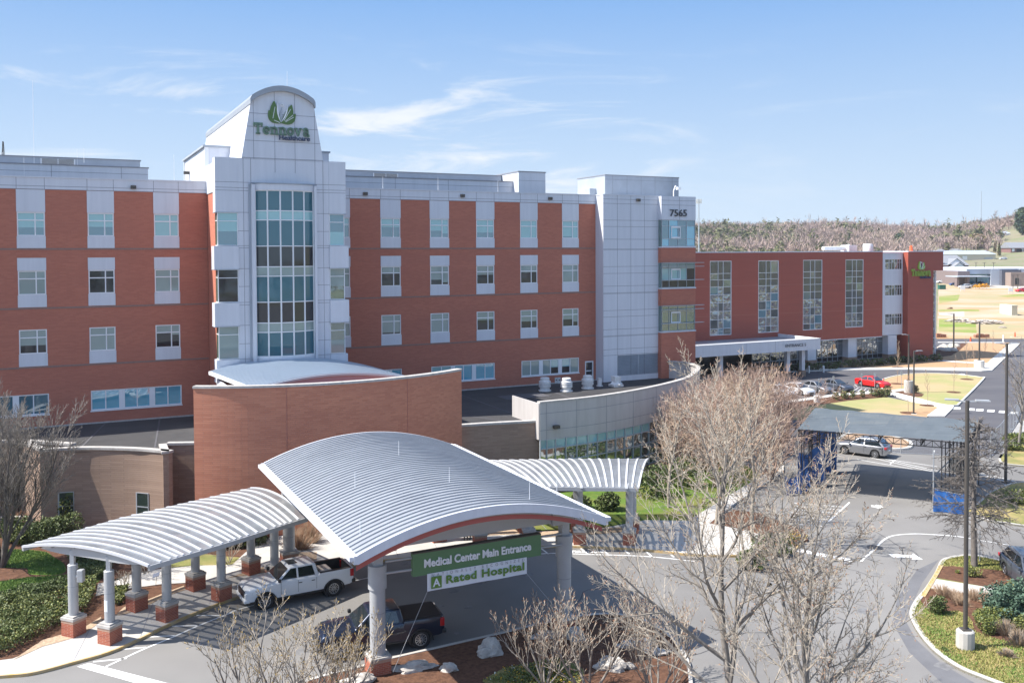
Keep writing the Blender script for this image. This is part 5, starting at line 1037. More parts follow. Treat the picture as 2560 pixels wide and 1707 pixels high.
# --- left pavement and plaza
kl = Wp([(-260,1712),(0,1693),(81,1685),(178,1660),(291,1626),(430,1560),(556,1508)])+[(-12.2,52.0),(-8.6,54.6),(-3.5,56.0)]+Wp([(1348,1369),(1464,1369),(1613,1377),(1736,1389),(1850,1391),(1960,1384),(1992,1370),(2016,1340)])
kls = smooth_poly(kl, 5)
backp = Wp([(1740,1306),(1613,1304),(1500,1325),(1330,1333),(1180,1338)])+[(-5,62),(-9,61.5),(-14,60.5)]+Wp([(650,1352),(560,1435),(462,1478),(288,1542),(152,1602),(32,1652),(-260,1690)])
mb = MB(); mb.prism(kls[:-8]+Wp([(1990,1376),(1870,1330)])+backp, -0.05, 0.13); struct('sidewalk', mb, M['concrete'])
mb = MB(); ribbon_wall(kls[:28], -0.02, 0.136, -0.11, mb); ribbon_wall(kls[27:], -0.02, 0.136, -0.11, mb); struct('kerb', mb, M['paint_yellow'])
mb = MB()
for i in range(2, 26):                                  # pavement joints
    t = kls[min(i*3, len(kls)-1)]; 
for x0 in (-20,-18,-16,-14,-12,-9.5,-7,-4.5,-2,0.5,3,5.5,8,10.5):
    yk = min(kls, key=lambda p: abs(p[0]-x0))[1]; mb.bar((x0, yk+0.2, 0.131), (x0-1.1, yk+4.6, 0.131), 0.03, 0.008)
struct('sidewalk_joints', mb, M['seam'])
sheet('path', Wp(crop(0,1200,3.094,[(755,805),(1000,760),(1240,725),(1500,700),(1900,715),(2060,690),(2040,640),(1900,650),(1500,660),(1200,690),(960,740),(760,800)]),0.12)[:11]+Wp(crop(0,1200,3.094,[(745,890),(960,840),(1240,800),(1420,790)]),0.12)[::-1][3:], 0.125, 'concrete')
mb = MB(); mb.prism(Wp(crop(0,1200,3.094,[(740,895),(760,800),(1000,760),(1240,722),(1500,695),(1900,708),(1760,760),(1420,795),(1240,805),(960,845)]), 0.12), -0.05, 0.14); struct('path', mb, M['concrete'])
# planting on the left
lawn_l = Wp([(-300,1420),(0,1400),(150,1370),(420,1390),(640,1330),(700,1300),(700,1250),(420,1215),(150,1215),(-300,1240)])
mb = MB(); mb.prism([(-60,70),(-60,30)]+Wp([(-260,1690),(32,1650),(152,1600),(288,1540),(462,1475),(560,1433),(650,1352)])+[(-14,60.4),(-12,64),(-20,64)], -0.05, 0.10); struct('mulch_bed', mb, M['mulch'])
sheet('lawn', smooth_poly(Wp(crop(0,1180,5.226,[(-400,1000),(0,1010),(300,1005),(600,1040),(700,1110),(830,1190),(860,1290),(720,1340),(380,1330),(360,1250),(80,1240),(-400,1240)]),0.1), 3)[:-6], 0.105, 'lawn')
sheet('lawn', Wp(crop(0,1180,5.226,[(-700,1330),(0,1430),(330,1380),(860,1340),(1000,1330),(1360,1320),(1280,1440),(860,1480),(560,1590),(0,1690),(-700,1720)]),0.1), 0.107, 'lawn')
sheet('lawn', Wp(crop(0,1200,3.094,[(1320,610),(1500,560),(1760,590),(1900,600),(2000,620),(1890,690),(1500,690),(1310,700)]),0.1), 0.108, 'lawn_dry')
sheet('lawn', Wp(crop(0,1200,3.094,[(2270,480),(2350,480),(2350,560),(2290,570)]),0.1), 0.108, 'lawn')
mb = MB(); mb.sheet(Wp(crop(0,1200,3.094,[(890,1050),(960,985),(1110,940),(1260,880),(1420,820),(1440,850),(1290,900),(1200,945),(1110,985),(960,1045)]),0.1), 0.145); mb.sheet(Wp(crop(0,1200,3.094,[(100,1395),(330,1240),(470,1200),(640,1150),(780,1060),(790,1090),(640,1200),(480,1250),(330,1290)]),0.1), 0.145)
mb.sheet(Wp(crop(0,1200,3.094,[(1760,760),(2080,660),(2320,560),(2450,560),(2450,620),(2150,700),(1900,740)]),0.1), 0.145); mb.sheet(Wp(crop(560,1060,2.4237,[(480,760),(620,690),(700,640),(860,640),(600,790)]),0.1), 0.146) if False else None
struct('river_stones', mb, M['river_rock'])
# right-hand lawn, stones and path up to the curved wing
lawn_r = [(-6,63.5),(2,69.5)]+[l2w(u, v-0.3)[:2] for u, v in wing[:40:4]]+Wp([(1900,1190),(1820,1262),(1740,1305),(1613,1303),(1500,1322),(1330,1330)])
mb = MB(); mb.prism(lawn_r, -0.05, 0.11); struct('lawn', mb, M['lawn'])
mb = MB(); mb.sheet(Wp(crop(1200,1060,2.4237,[(330,655),(600,640),(860,625),(860,655),(600,675),(330,690)]),0.12), 0.15); mb.sheet(Wp(crop(1200,1060,2.4237,[(-200,640),(250,640),(250,665),(-200,690)]),0.12), 0.15); struct('river_stones', mb, M['river_rock'])
sheet('mulch_bed', [(-5.5,64),(2,69.2)]+[l2w(u, v-0.5)[:2] for u, v in wing[:36:4]]+Wp([(1640,1200),(1560,1215),(1400,1222),(1240,1232)],0.1), 0.118, 'mulch')
mb = MB(); mb.prism(Wp(crop(1200,1060,2.4237,[(1240,600),(1380,610),(1560,470),(1700,380),(1842,290),(1842,240),(1700,320),(1480,450)]),0.1), -0.05, 0.14); struct('path', mb, M['concrete'])
mb = MB(); mb.prism(Wp(crop(1200,1060,2.4237,[(1370,680),(1360,600),(1540,520),(1700,540),(1842,600),(1960,640),(1990,700),(1900,735),(1700,730),(1500,690)]),0.1), -0.05, 0.125); struct('mulch_bed', mb, M['mulch'])
# --- front island under the trees
isl = Wp([(520,1790),(762,1706),(918,1665),(979,1648),(1140,1611),(1262,1583),(1420,1547),(1540,1538),(1640,1566),(1716,1640),(1735,1760),(1740,1990)])+[(-10,26)]
isl = smooth_poly(isl, 4); mb = MB(); mb.prism(isl, -0.05, 0.11); struct('mulch_bed', mb, M['mulch']); kerb('kerb', isl)
sheet('flower_ground', rnd(Wp(crop(1000,1440,3.36,[(690,880),(860,780),(1050,740),(1350,690),(1540,790),(1500,900),(1300,980),(900,1000)]),0.1)), 0.116, 'lawn_dry')
# --- right island
ki = rnd(Wp(crop(2250,1380,4.794,[(1300,1650),(1070,1562),(750,1435),(560,1325),(400,1200),(270,1060),(165,900),(112,755),(170,610),(300,450),(420,260),(480,130),(560,85),(750,52),(950,60),(1150,100),(1300,150),(1375,200),(1420,330),(1700,480),(2100,900),(2100,1700)])), 4)
mb = MB(); mb.prism(ki, -0.05, 0.11); struct('lawn', mb, M['lawn_dry']); kerb('kerb', ki, w=0.24)
sheet('mulch_bed', Wp(crop(2250,1380,4.794,[(420,300),(490,170),(640,165),(800,185),(900,190),(1090,205),(1290,225),(1330,330),(1180,440),(800,370)]),0.11), 0.115, 'mulch')
sheet('mulch_bed', rnd(Wp(crop(2250,1380,4.794,[(230,560),(330,440),(700,480),(1180,580),(1300,700),(1486,760),(1800,1200),(1430,1080),(1200,1050),(900,950),(850,800),(700,700),(420,720),(300,660)]),0.11), 4), 0.116, 'mulch')
mb = MB(); mb.sheet(Wp(crop(2250,1380,4.794,[(335,425),(420,318),(1180,440),(1700,540),(1700,660),(1180,572),(800,500)]),0.11), 0.122); struct('path', mb, M['concrete'])
mb = MB(); ribbon_wall(Wp(crop(2250,1380,4.794,[(250,520),(360,340),(470,150)]),0.14)[::-1], 0.0, 0.146, 0.22, mb); struct('kerb', mb, M['paint_yellow'])
# --- islands further right
ka = rnd(Wp(crop(2000,1060,4.2,[(1700,930),(1850,985),(2000,1030),(2150,1050),(2500,1050),(2500,640),(2352,620),(2200,640),(2000,720),(1850,850)])), 3); mb = MB(); mb.prism(ka, -0.05, 0.11); struct('lawn', mb, M['lawn_dry']); kerb('kerb', ka)
kb = rnd(Wp(crop(2000,1060,4.2,[(2085,370),(2120,420),(2352,450),(2700,470),(2700,120),(2352,20),(2290,60),(2180,210)])), 3); mb = MB(); mb.prism(kb, -0.05, 0.11); struct('lawn', mb, M['lawn_dry']); kerb('kerb', kb)
mb = MB(); mb.prism(Wp([(2520,1100),(2546,1060),(2580,1040),(2640,1050),(2600,1130)]), -0.05, 0.12); struct('sidewalk', mb, M['concrete'])
kc = rnd(Wp(crop(1800,880,3.0947,[(900,700),(1000,640),(1200,640),(1330,660),(1440,690),(1460,730),(1400,750),(1200,740),(1000,720)])), 4); mb = MB(); mb.prism(kc, -0.05, 0.11); struct('straw_bed', mb, M['straw']); kerb('kerb', kc, m='concrete_new', w=-0.35)
# --- the far lawns, paths and straw beds
i1 = rnd(Wp(crop(1800,880,3.0947,[(1270,300),(1250,262),(1270,215),(1400,182),(1560,168),(1800,175),(2010,198),(2030,212),(1860,385),(1815,415),(1700,405),(1560,370),(1330,312)])), 4); mb = MB(); mb.prism(i1, -0.05, 0.08); struct('lawn', mb, M['lawn_new']); kerb('kerb', i1, m='concrete_new', w=-0.2)
sheet('straw_bed', rnd(Wp(crop(1800,880,3.0947,[(1265,285),(1250,230),(1400,185),(1500,180),(1480,215),(1420,260),(1330,290)]),0.08), 3), 0.086, 'straw')
sheet('mulch_bed', Wp(crop(1800,880,3.0947,[(1290,320),(1330,305),(1450,300),(1580,325),(1560,345),(1430,350)]),0.08), 0.09, 'mulch')
i2 = Wp(crop(1800,880,3.0947,[(560,440),(900,375),(1280,350),(1500,395),(1700,430),(1610,495),(1560,560),(900,560),(560,520)])); mb = MB(); mb.prism(i2, -0.05, 0.08); struct('lawn', mb, M['lawn_new'])
sheet('straw_bed', Wp(crop(1800,880,3.0947,[(1560,430),(1700,428),(1612,492),(1540,540),(1350,520),(1420,470)]),0.08), 0.086, 'straw')
sheet('mulch_bed', Wp(crop(1800,880,3.0947,[(400,420),(560,395),(900,340),(1180,318),(1300,340),(1250,352),(1000,375),(650,425),(400,470)]),0.08), 0.09, 'mulch')
mb = MB(); mb.prism(Wp(crop(1800,880,3.0947,[(300,420),(540,378),(900,330),(1280,303),(1430,288),(1430,303),(1300,318),(900,345),(540,397),(300,450)])), -0.05, 0.11)
mb.prism(Wp(crop(1800,880,3.0947,[(1280,320),(1330,312),(1560,372),(1720,410),(1810,420),(1800,440),(1740,500),(1600,500),(1610,490),(1690,432),(1500,390)])), -0.05, 0.105); struct('sidewalk', mb, M['concrete_new'])
q = lambda pts: crop(2280,740,7.129,pts)
mb = MB(); mb.prism(Wp(q([(-4200,1480),(-3000,1330),(-1500,1290),(0,1283),(1240,1290),(1740,850),(1930,850),(1430,1330),(1240,1345),(0,1318),(-1500,1330),(-3000,1390),(-4200,1560)])), -0.05, 0.12); struct('sidewalk', mb, M['concrete_new'])
mb = MB(); mb.prism(Wp(q([(-3000,1330),(-3000,1080),(0,1000),(450,1000),(800,990),(1000,840),(1740,838),(1240,1290),(0,1283),(-1500,1290)])), -0.05, 0.08); struct('straw_bed', mb, M['straw'])
sheet('mulch_bed', Wp(q([(-4200,1400),(-3000,1230),(-1500,1190),(0,1180),(330,1110),(700,1060),(830,980),(980,850),(900,840),(480,960),(300,1050),(-3000,1090),(-4200,1120)]),0.08), 0.09, 'mulch')
mb = MB(); mb.sheet(Wp(q([(60,1125),(200,1118),(800,1160),(1330,1195),(1310,1215),(800,1185)]),0.08), 0.1); mb.sheet(Wp(q([(480,880),(800,885),(780,900),(480,900)]),0.08), 0.1); struct('path', mb, M['concrete_new'])
mb = MB(); mb.prism(Wp(q([(460,826),(1650,830),(1650,838),(460,836)])), -0.05, 0.11); struct('kerb', mb, M['concrete_new'])
# --- building site beyond the cross street
def GS(px, py):                                        # survey: point on the gently rising site beyond the cross street
    d = ray(px, py); t = (H+5.85)/(0.03*d.y-d.z); p = CAM+d*t; return (p.x, p.y, 0.03*(p.y-195)) if p.y > 195 else G(px, py)
def field(name, pts, z, m): mb = MB(); ps = [GS(*p) for p in q(pts)]; mb.add([(p[0],p[1],p[2]+z+0.05) for p in ps], [tuple(range(len(ps)))]); struct(name, mb, M[m])
field('clay_field', [(440,762),(2600,762),(2600,-60),(2000,-300),(480,-300)], -0.03, 'clay')
field('gravel_lot', [(820,95),(1010,-90),(1300,-250),(2600,-250),(2600,200),(1990,190),(1600,225),(1100,225),(850,140)], -0.018, 'gravel')
field('gravel_lot', [(480,300),(900,275),(1400,280),(1760,300),(1990,360),(1990,400),(1100,385),(480,340)], -0.014, 'gravel')
field('grass_field', [(480,410),(700,415),(1100,450),(1700,520),(1990,480),(2300,480),(1990,590),(1700,640),(1100,660),(480,625)], -0.010, 'field_grass')
field('grass_field', [(480,10),(850,-20),(820,80),(480,140)], -0.010, 'field_grass'); field('grass_field', [(480,250),(900,240),(1380,250),(1400,270),(900,272),(480,285)], -0.008, 'field_grass')
field('grass_field', [(1480,5),(1900,-30),(2600,-40),(2600,10),(1700,20)], -0.008, 'field_grass')
# --- paint on the roads
pm = MB(); zp = 0.006
def line(a, b, w=0.12): 
    (xa, ya), (xb, yb) = a, b; l = math.hypot(xb-xa, yb-ya); nx, ny = -(yb-ya)/l*w/2, (xb-xa)/l*w/2; pm.sheet([(xa+nx,ya+ny),(xa-nx,ya-ny),(xb-nx,yb-ny),(xb+nx,yb+ny)], zp)
def pline(pts, w=0.12):
    for a, b in zip(pts, pts[1:]): line(a, b, w)
c5 = lambda pts: Wp(crop(0,1200,3.094,pts))
edge = smooth_poly(c5([(820,1440),(1100,1310),(1330,1215),(1520,1130),(1760,1035),(1890,985)])+[(-10.5,50.6),(-7.2,52.8),(-3,54.3)]+Wp(crop(1200,1060,2.4237,[(360,785),(640,788),(1000,800),(1300,830)])), 4); pline(edge, 0.12)
for a, b in (((720,1403),(980,1377)),((950,1306),(1130,1290)),((1140,1212),(1350,1200)),((1330,1128),(1540,1122)),((1520,1045),(1700,1045))): pa = c5([a, b]); line(pa[0], pa[1], 0.12)
for x in (370,470,610,730,860,1000,1130): pa = Wp(crop(1200,1060,2.4237,[(x,752 if x < 900 else 765),(x+45,786 if x < 900 else 805)])); line(pa[0], pa[1], 0.12)
pa = c5([(595,1440),(690,1412),(1500,1620),(1450,1680)]); pm.sheet(pa, zp)
c4 = lambda pts: Wp(crop(2000,1060,4.2,pts))
pline(smooth_poly(c4([(640,1440),(760,1330),(830,1260),(900,1200),(1000,1165),(1200,1150),(1400,1158),(1600,1172),(1720,1186)]), 4), 0.13); pline(smooth_poly(c4([(1760,1195),(1900,1220),(2215,1270)]), 3), 0.10)
pa = c4([(-150,1280),(560,1420),(540,1445),(-170,1310)]); pm.sheet(pa, zp)
for i, y in enumerate((835,865,900,935,970,1005,1050)): pa = c4([(-60+i*-10, y-8),(480-i*40, y+35 if i < 5 else y+20)]); line(pa[0], pa[1], 0.10)
pline(c4([(520,820),(300,1020)]), 0.13)
for a, b in (((600,370),(1180,470)),((700,340),(1400,500)),((780,340),(1440,490)),((930,370),(1440,445)),((1000,375),(945,420)),((1450,510),(1760,560))): pa = c4([a, b]); line(pa[0], pa[1], 0.11)
for a, b in (((1870,515),(2150,600)),((2000,535),(2352,625)),((1410,275),(1400,330))): pa = c4([a, b]); line(pa[0], pa[1], 0.11)
pa = c4([(930,1362),(1180,1375),(1185,1355),(1290,1420),(1170,1420),(1190,1400),(980,1395)]); pm.sheet(pa, zp)
pa = c4([(745,850),(790,855),(800,845),(850,852),(880,872),(830,885),(780,872),(750,868)]); pm.sheet(pa, zp)
struct('road_markings', pm, M['paint_white'])
pm = MB()
c18 = lambda pts: Wp(crop(1800,880,3.0947,pts)); zp = -0.012
for x in (1835, 1945, 2012, 2098, 2188, 2280): y = 432+(x-1835)*0.078; pa = c18([(x-26,y-9),(x+28,y-6),(x+24,y+11),(x-34,y+8)]); pm.sheet(pa, zp)
for i in range(9): pa = c18([(1010+i*30, 268+i*4),(960+i*36, 296+i*1.5)]); line(pa[0], pa[1], 0.11)
for a, b in (((1010,262),(1310,296)),((960,300),(1180,306)),((1040,250),(1060,262)),((800,330),(980,318)),((800,300),(880,325)),((850,296),(930,318)),((1010,300),(1090,306))): pa = c18([a, b]); line(pa[0], pa[1], 0.11)
pa = c18([(1845,170),(1870,166),(1900,170),(1880,176)]); pm.sheet(pa, zp)
struct('road_markings', pm, M['paint_white'])
pm = MB(); O = G(1452, 1382); O2 = G(1521, 1386); put_text(pm, 'FIRE LANE', 0.62, (O[0]-0.55, O[1]+0.05, 0.007), (1,-0.03,0), (0.05,1,0), 0.006, 0.02, width=2.1); struct('pavement_lettering', pm, M['paint_white'])
# darker strips, stains, cracks and a cover in the near asphalt
mat('asphalt_strip', (0.155,0.155,0.162), 0.9, col2=(0.125,0.125,0.132), nscale=0.8, detail=9); mat('tar', (0.045,0.045,0.048), 0.6); mat('oil', (0.13,0.128,0.128), 0.75, col2=(0.21,0.208,0.208), nscale=3)
mb = MB(); mb.sheet(Wp(crop(1860,1060,2.4237,[(1180,820),(1080,960),(1000,1130),(985,1200),(1040,1300),(1200,1450),(1400,1568),(1200,1568),(1000,1380),(900,1200),(930,1050),(1050,880)])), 0.003); mb.sheet(Wp(crop(1860,1060,2.4237,[(1300,790),(1650,850),(1700,900),(1640,870),(1400,800),(1250,815)])), 0.003); struct('asphalt_dark_strip', mb, M['asphalt_strip'])
R = random.Random(61); mb = MB()
for _ in range(34):                                     # thin wandering cracks sealed with tar
    x, y = R.uniform(-4, 26), R.uniform(34, 66); a = R.uniform(0, 6.28); w = R.uniform(0.012, 0.03)
    for k in range(R.randint(3, 9)):
        a += R.uniform(-.7,.7); l = R.uniform(0.4,1.3); x2, y2 = x+math.cos(a)*l, y+math.sin(a)*l; nx_, ny_ = -math.sin(a)*w, math.cos(a)*w; mb.sheet([(x+nx_,y+ny_),(x-nx_,y-ny_),(x2-nx_,y2-ny_),(x2+nx_,y2+ny_)], 0.0045); x, y = x2, y2
struct('asphalt_cracks', mb, M['tar'])
mb = MB()
for _ in range(60):
    x, y = R.uniform(-14, 24), R.uniform(38, 64); r = R.uniform(0.15, 0.7); mb.sheet([(x+r*R.uniform(.6,1.1)*math.cos(k*0.63), y+r*R.uniform(.6,1.1)*math.sin(k*0.63)) for k in range(10)], 0.0035)
struct('asphalt_stains', mb, M['oil'])
x, y, _ = G(2187, 1368); mb = MB(); mb.lathe((x,y,0.0), [(0.5,0.007),(0.48,0.012),(0.1,0.013)], 20); single('manhole_cover', mb, M['tar'], 'dark round cover in the asphalt on the curved white line', 'manhole', (x,y,0))
# ================================================================== PLANTS
def rdir(R): 
    z = R.uniform(-1,1); a = R.uniform(0, 2*math.pi); s = math.sqrt(1-z*z); return Vector((s*math.cos(a), s*math.sin(a), z))
def leaves(mb, R, pts, size, nm, up=0.3):
    for p in pts:
        n = rdir(R); n.z += up; n.normalize(); t = n.orthogonal().normalized(); b = n.cross(t); a = R.uniform(0, 6.28); e = (t*math.cos(a)+b*math.sin(a)); f = n.cross(e); s = size*R.uniform(0.6,1.3)
        mb.add([p-e*s-f*s*0.42, p+e*s*0.2-f*s*0.6, p+e*s, p+e*s*0.2+f*s*0.6], [(0,1,2,3)], R.randrange(nm))
def shrub(name, label, x, y, rx, ry, h, n, size, mats, seed, group=None, z0=0.1, lumps=5, stems=True):
    R = random.Random(seed); T = Thing(name, label, 'shrub', (x, y, z0), group=group); mb = MB(); ls = [(R.uniform(-0.5,0.5)*rx, R.uniform(-0.5,0.5)*ry, R.uniform(0.4,0.62)*h, R.uniform(0.5,0.75)) for _ in range(lumps)]+[(0,0,0.5*h,0.8)]; pts = []
    while len(pts) < n:
        lx, ly, lz, k = ls[R.randrange(len(ls))]; d = rdir(R); r = R.random()**0.22; p = Vector((lx+d.x*rx*k*r*0.85, ly+d.y*ry*k*r*0.85, lz+d.z*h*0.5*r))
        if 0.03 < p.z < h*1.08: pts.append(p+Vector((x,y,z0)))
    leaves(mb, R, pts, size, len(mats)); T.part('foliage', mb, [M[m] for m in mats])
    mb = MB()
    for i in range(9): a = R.uniform(0,6.28); mb.tube([(x,y,z0-0.05),(x+math.cos(a)*rx*0.3,y+math.sin(a)*ry*0.3,z0+h*0.4),(x+math.cos(a)*rx*0.6,y+math.sin(a)*ry*0.6,z0+h*0.75)], [0.03,0.02,0.01], 4)
    T.part('stems', mb, M['bark_dark']); return T
def hedge(name, label, poly, h, n, size, mats, seed, z0=0.1, jag=0.2):
    R = random.Random(seed); xs = [p[0] for p in poly]; ys = [p[1] for p in poly]; mb = MB(); pts = []
    def inside(x, y):
        c = False; j = len(poly)-1
        for i in range(len(poly)):
            if (poly[i][1] > y) != (poly[j][1] > y) and x < (poly[j][0]-poly[i][0])*(y-poly[i][1])/(poly[j][1]-poly[i][1])+poly[i][0]: c = not c
            j = i
        return c
    cx, cy = sum(xs)/len(xs), sum(ys)/len(ys)
    while len(pts) < n:
        x, y = R.uniform(min(xs), max(xs)), R.uniform(min(ys), max(ys))
        if inside(x, y):
            top = h*(0.85+jag*math.sin(x*2.3+y*1.1)*math.sin(y*2.7-x)); pts.append(Vector((x, y, z0+top*(1-R.random()**2.2*0.95))))
    T = Thing(name, label, 'hedge', (cx, cy, z0)); leaves(mb, R, pts, size, len(mats), 0.5); T.part('foliage', mb, [M[m] for m in mats])
    mb = MB()
    for i in range(40):
        p = pts[i*7]; mb.tube([(p.x,p.y,z0-0.05),(p.x+R.uniform(-.1,.1),p.y+R.uniform(-.1,.1),z0+h*0.7)], [0.02,0.008], 4)
    T.part('stems', mb, M['bark_dark']); return T
GR = ['leaf_a','leaf_b','leaf_c','leaf_a']
hedge('clipped_hedge', 'broad low green hedge filling the lower left corner beside the pavement', c5([(-120,1010),(0,990),(200,970),(480,960),(600,850),(750,800),(740,900),(680,1020),(600,1090),(440,1150),(200,1290),(60,1360),(-120,1400)]), 0.75, 17000, 0.06, ['leaf_a','leaf_b','leaf_lime','leaf_b'], 1)
hedge('glossy_hedge', 'strip of glossy pale leaved hedge along the lawn edge at far left', c5([(-100,950),(0,945),(150,890),(400,840),(530,830),(520,880),(380,930),(160,985),(0,1010),(-100,1010)]), 0.6, 5000, 0.06, ['leaf_a','leaf_c','leaf_b','leaf_a'], 2)
hedge('clipped_hedge', 'low dull green hedge behind the first walkway columns', c5([(600,700),(760,680),(880,660),(860,720),(830,760),(760,790),(620,780)]), 0.5, 4200, 0.06, ['leaf_a','leaf_b','leaf_c'], 3)
hedge('clipped_hedge', 'dry green strip of ground hedge between the path and the column plinths', c5([(880,880),(1000,850),(960,940),(930,980),(880,990)]), 0.35, 1500, 0.06, ['leaf_b','leaf_lime','leaf_b'], 4)
hedge('evergreen_hedge', 'dark evergreen hedge behind the walkway columns near the silver canopy', c5([(1640,500),(1800,440),(2000,430),(2080,450),(2060,520),(1900,545),(1640,560)]), 1.3, 6000, 0.09, ['leaf_a','leaf_c'], 5)
sc = lambda x, y, z=0.1: G(*crop(0,1200,3.094,[(x,y)])[0], z)
for i, (x, y, rx, ry, h, n, lb) in enumerate(((115,470,1.2,1.1,1.5,2600,'round dark glossy shrub beside the bare tree trunk at far left'),(200,485,1.1,0.9,1.1,1800,'olive rounded shrub between the dark shrub and the long hedge at far left'),(320,480,1.5,1.2,1.4,2600,'pale green shrub with a thin white stake in front, before the tan wall'),(450,450,1.7,1.2,1.5,2800,'wide pale green shrub under the left slit window'),(660,660,1.2,0.9,1.2,1800,'dark rounded shrub seen between the first two walkway columns'))):
    X, Y, _ = sc(x, y); shrub('evergreen_shrub', lb, X, Y, rx, ry, h, n, 0.075, (GR, ['leaf_b','leaf_lime','leaf_a'], ['leaf_a','leaf_b','leaf_c'], ['leaf_a','leaf_b'], ['leaf_c','leaf_a'])[i], 20+i, 'shrubs on the left beds')
X, Y, _ = sc(505, 380); shrub('yellow_leaf_shrub', 'thin leafy shrub with yellow spots in front of the left slit window', X, Y, 0.7, 0.6, 2.3, 420, 0.10, ['leaf_lime','leaf_a','leaf_c'], 41)
mb = MB(); X, Y, _ = sc(250, 470); mb.tube([(X,Y,0.1),(X,Y,2.1)], 0.03, 6); single('marker_stake', mb, M['letter_white'], 'thin white stake standing in the pale shrubs at far left', 'stake', (X,Y,0.1))
T = Thing('plant_sign', 'small dark plant sign on a leaning stem beside the curved path', 'sign', sc(1205,815)); X, Y, _ = sc(1205, 815); mb = MB(); mb.tube([(X,Y,0.1),(X+0.05,Y,0.62)], 0.012, 5); T.part('stem', mb, M['dark_steel']); mb = MB(); mb.add([(X-0.17,Y-0.05,0.55),(X+0.2,Y-0.05,0.68),(X+0.2,Y+0.08,0.86),(X-0.17,Y+0.08,0.73),(X-0.17,Y-0.03,0.53),(X+0.2,Y-0.03,0.66),(X+0.2,Y+0.1,0.84),(X-0.17,Y+0.1,0.71)], [(0,1,2,3),(7,6,5,4),(0,4,5,1),(1,5,6,2),(2,6,7,3),(3,7,4,0)]); T.part('panel', mb, M['letter_blue'])
# right island planting
si = lambda x, y: G(*crop(2250,1380,4.794,[(x,y)])[0], 0.11)
for i, (x, y, rx, ry, h, n, s, ms, lb) in enumerate(((465,735,0.62,0.55,0.95,1500,0.05,GR,'round dark green shrub on the island left of the lamp post'),(690,250,0.18,0.16,0.2,160,0.04,['leaf_lime','leaf_a'],'tiny bright green tuft in the mulch near the conical bare tree'),(880,290,0.5,0.42,0.5,700,0.05,['leaf_lime','leaf_b','leaf_lime'],'lime green shrub in the mulch beside the lamp pole'),(835,215,0.3,0.25,0.35,350,0.05,['leaf_lime'],'small lime tuft at the foot of the conical bare tree'),
        (1380,720,1.35,1.2,1.9,0,0,[],''),(1000,820,0.8,0.55,0.5,1500,0.05,['leaf_lime','leaf_a','leaf_b'],'low bright green spreading shrub right of the lamp pole'),(1190,800,0.9,0.6,0.6,1700,0.05,['leaf_lime','leaf_b','leaf_a'],'broad bright green shrub in front of the blue juniper'),(1060,965,0.62,0.5,0.85,1400,0.05,['leaf_b','leaf_lime','leaf_a'],'rounded olive shrub between lamp base and grey twigs'),(1470,990,0.6,0.5,0.9,1300,0.05,['leaf_b','leaf_lime'],'olive shrub cut off by the right edge of the view'),(540,1175,0.2,0.16,0.15,150,0.05,['leaf_a'],'small green weed tuft on the dry grass left of the lamp base'))):
    if not n: continue
    X, Y, _ = si(x, y); shrub('island_shrub', lb, X, Y, rx, ry, h, n, s, ms, 60+i, 'green shrubs on the lamp island')
X, Y, _ = si(1400, 745); R = random.Random(77); T = Thing('blue_juniper', 'large blue green spreading juniper at the right edge of the island', 'shrub', (X, Y, 0.1)); mb = MB(); pts = []
for _ in range(5200):
    d = rdir(R); d.z = abs(d.z); r = R.random()**0.25; k = 1+0.25*math.sin(d.x*7)*math.sin(d.y*9+d.z*6); pts.append(Vector((X+d.x*1.55*r*k, Y+d.y*1.4*r*k, 0.15+d.z*1.55*r*k)))
leaves(mb, R, pts, 0.085, 3, 0.8); T.part('foliage', mb, [M['leaf_blue'],M['leaf_blue_dark'],M['leaf_blue']]); mb = MB()
for i in range(14): a = R.uniform(0,6.28); mb.tube([(X,Y,0.05),(X+math.cos(a)*0.8,Y+math.sin(a)*0.7,0.8)], [0.05,0.015], 5)
T.part('stems', mb, M['bark_dark'])
def twig_clump(name, label, x, y, r, h, n, ms, seed, group, z0=0.11):
    R = random.Random(seed); mb = MB()
    for i in range(n):
        a = R.uniform(0,6.28); q = r*math.sqrt(R.random())*(0.75+0.35*math.sin(a*3+seed)); bx, by = x+math.cos(a)*q*0.6, y+math.sin(a)*q*0.6; l = h*R.uniform(0.3,1.15)*(1.05-0.45*q/r); lean = Vector((math.cos(a)*q*0.7+R.uniform(-.1,.1), math.sin(a)*q*0.7+R.uniform(-.1,.1), l)); p = Vector((bx,by,z0)); mb.tube([p-Vector((0,0,.04)), p+lean*0.55+Vector((0,0,l*0.05)), p+lean], [0.011,0.008,0.004], 3, R.randrange(len(ms)), caps=False)
    return single(name, mb, [M[k] for k in ms], label, 'shrub', (x,y,z0), group)
for i, (x, y, r, h, lb) in enumerate(((520,510,0.75,0.75,'dry brown twiggy clump at the path edge, leftmost on the lamp island'),(640,540,0.6,0.6,'dry brown clump between the first dry clump and the lamp pole'),(720,620,0.7,0.75,'dense dry brown clump touching the left side of the lamp pole'),(860,560,0.7,0.75,'dry brown clump just right of the lamp pole by the path'),(980,560,0.65,0.7,'dry brown clump midway between lamp pole and blue juniper'),(1050,590,0.55,0.5,'low dark brown clump nearest the blue juniper'))):
    X, Y, _ = si(x, y); twig_clump('dry_grass_clump', lb, X, Y, r*0.8, h*0.8, 230, ['dry_stem','dry_stem_pale','bark_tan'], 90+i, 'dry clumps on the lamp island')
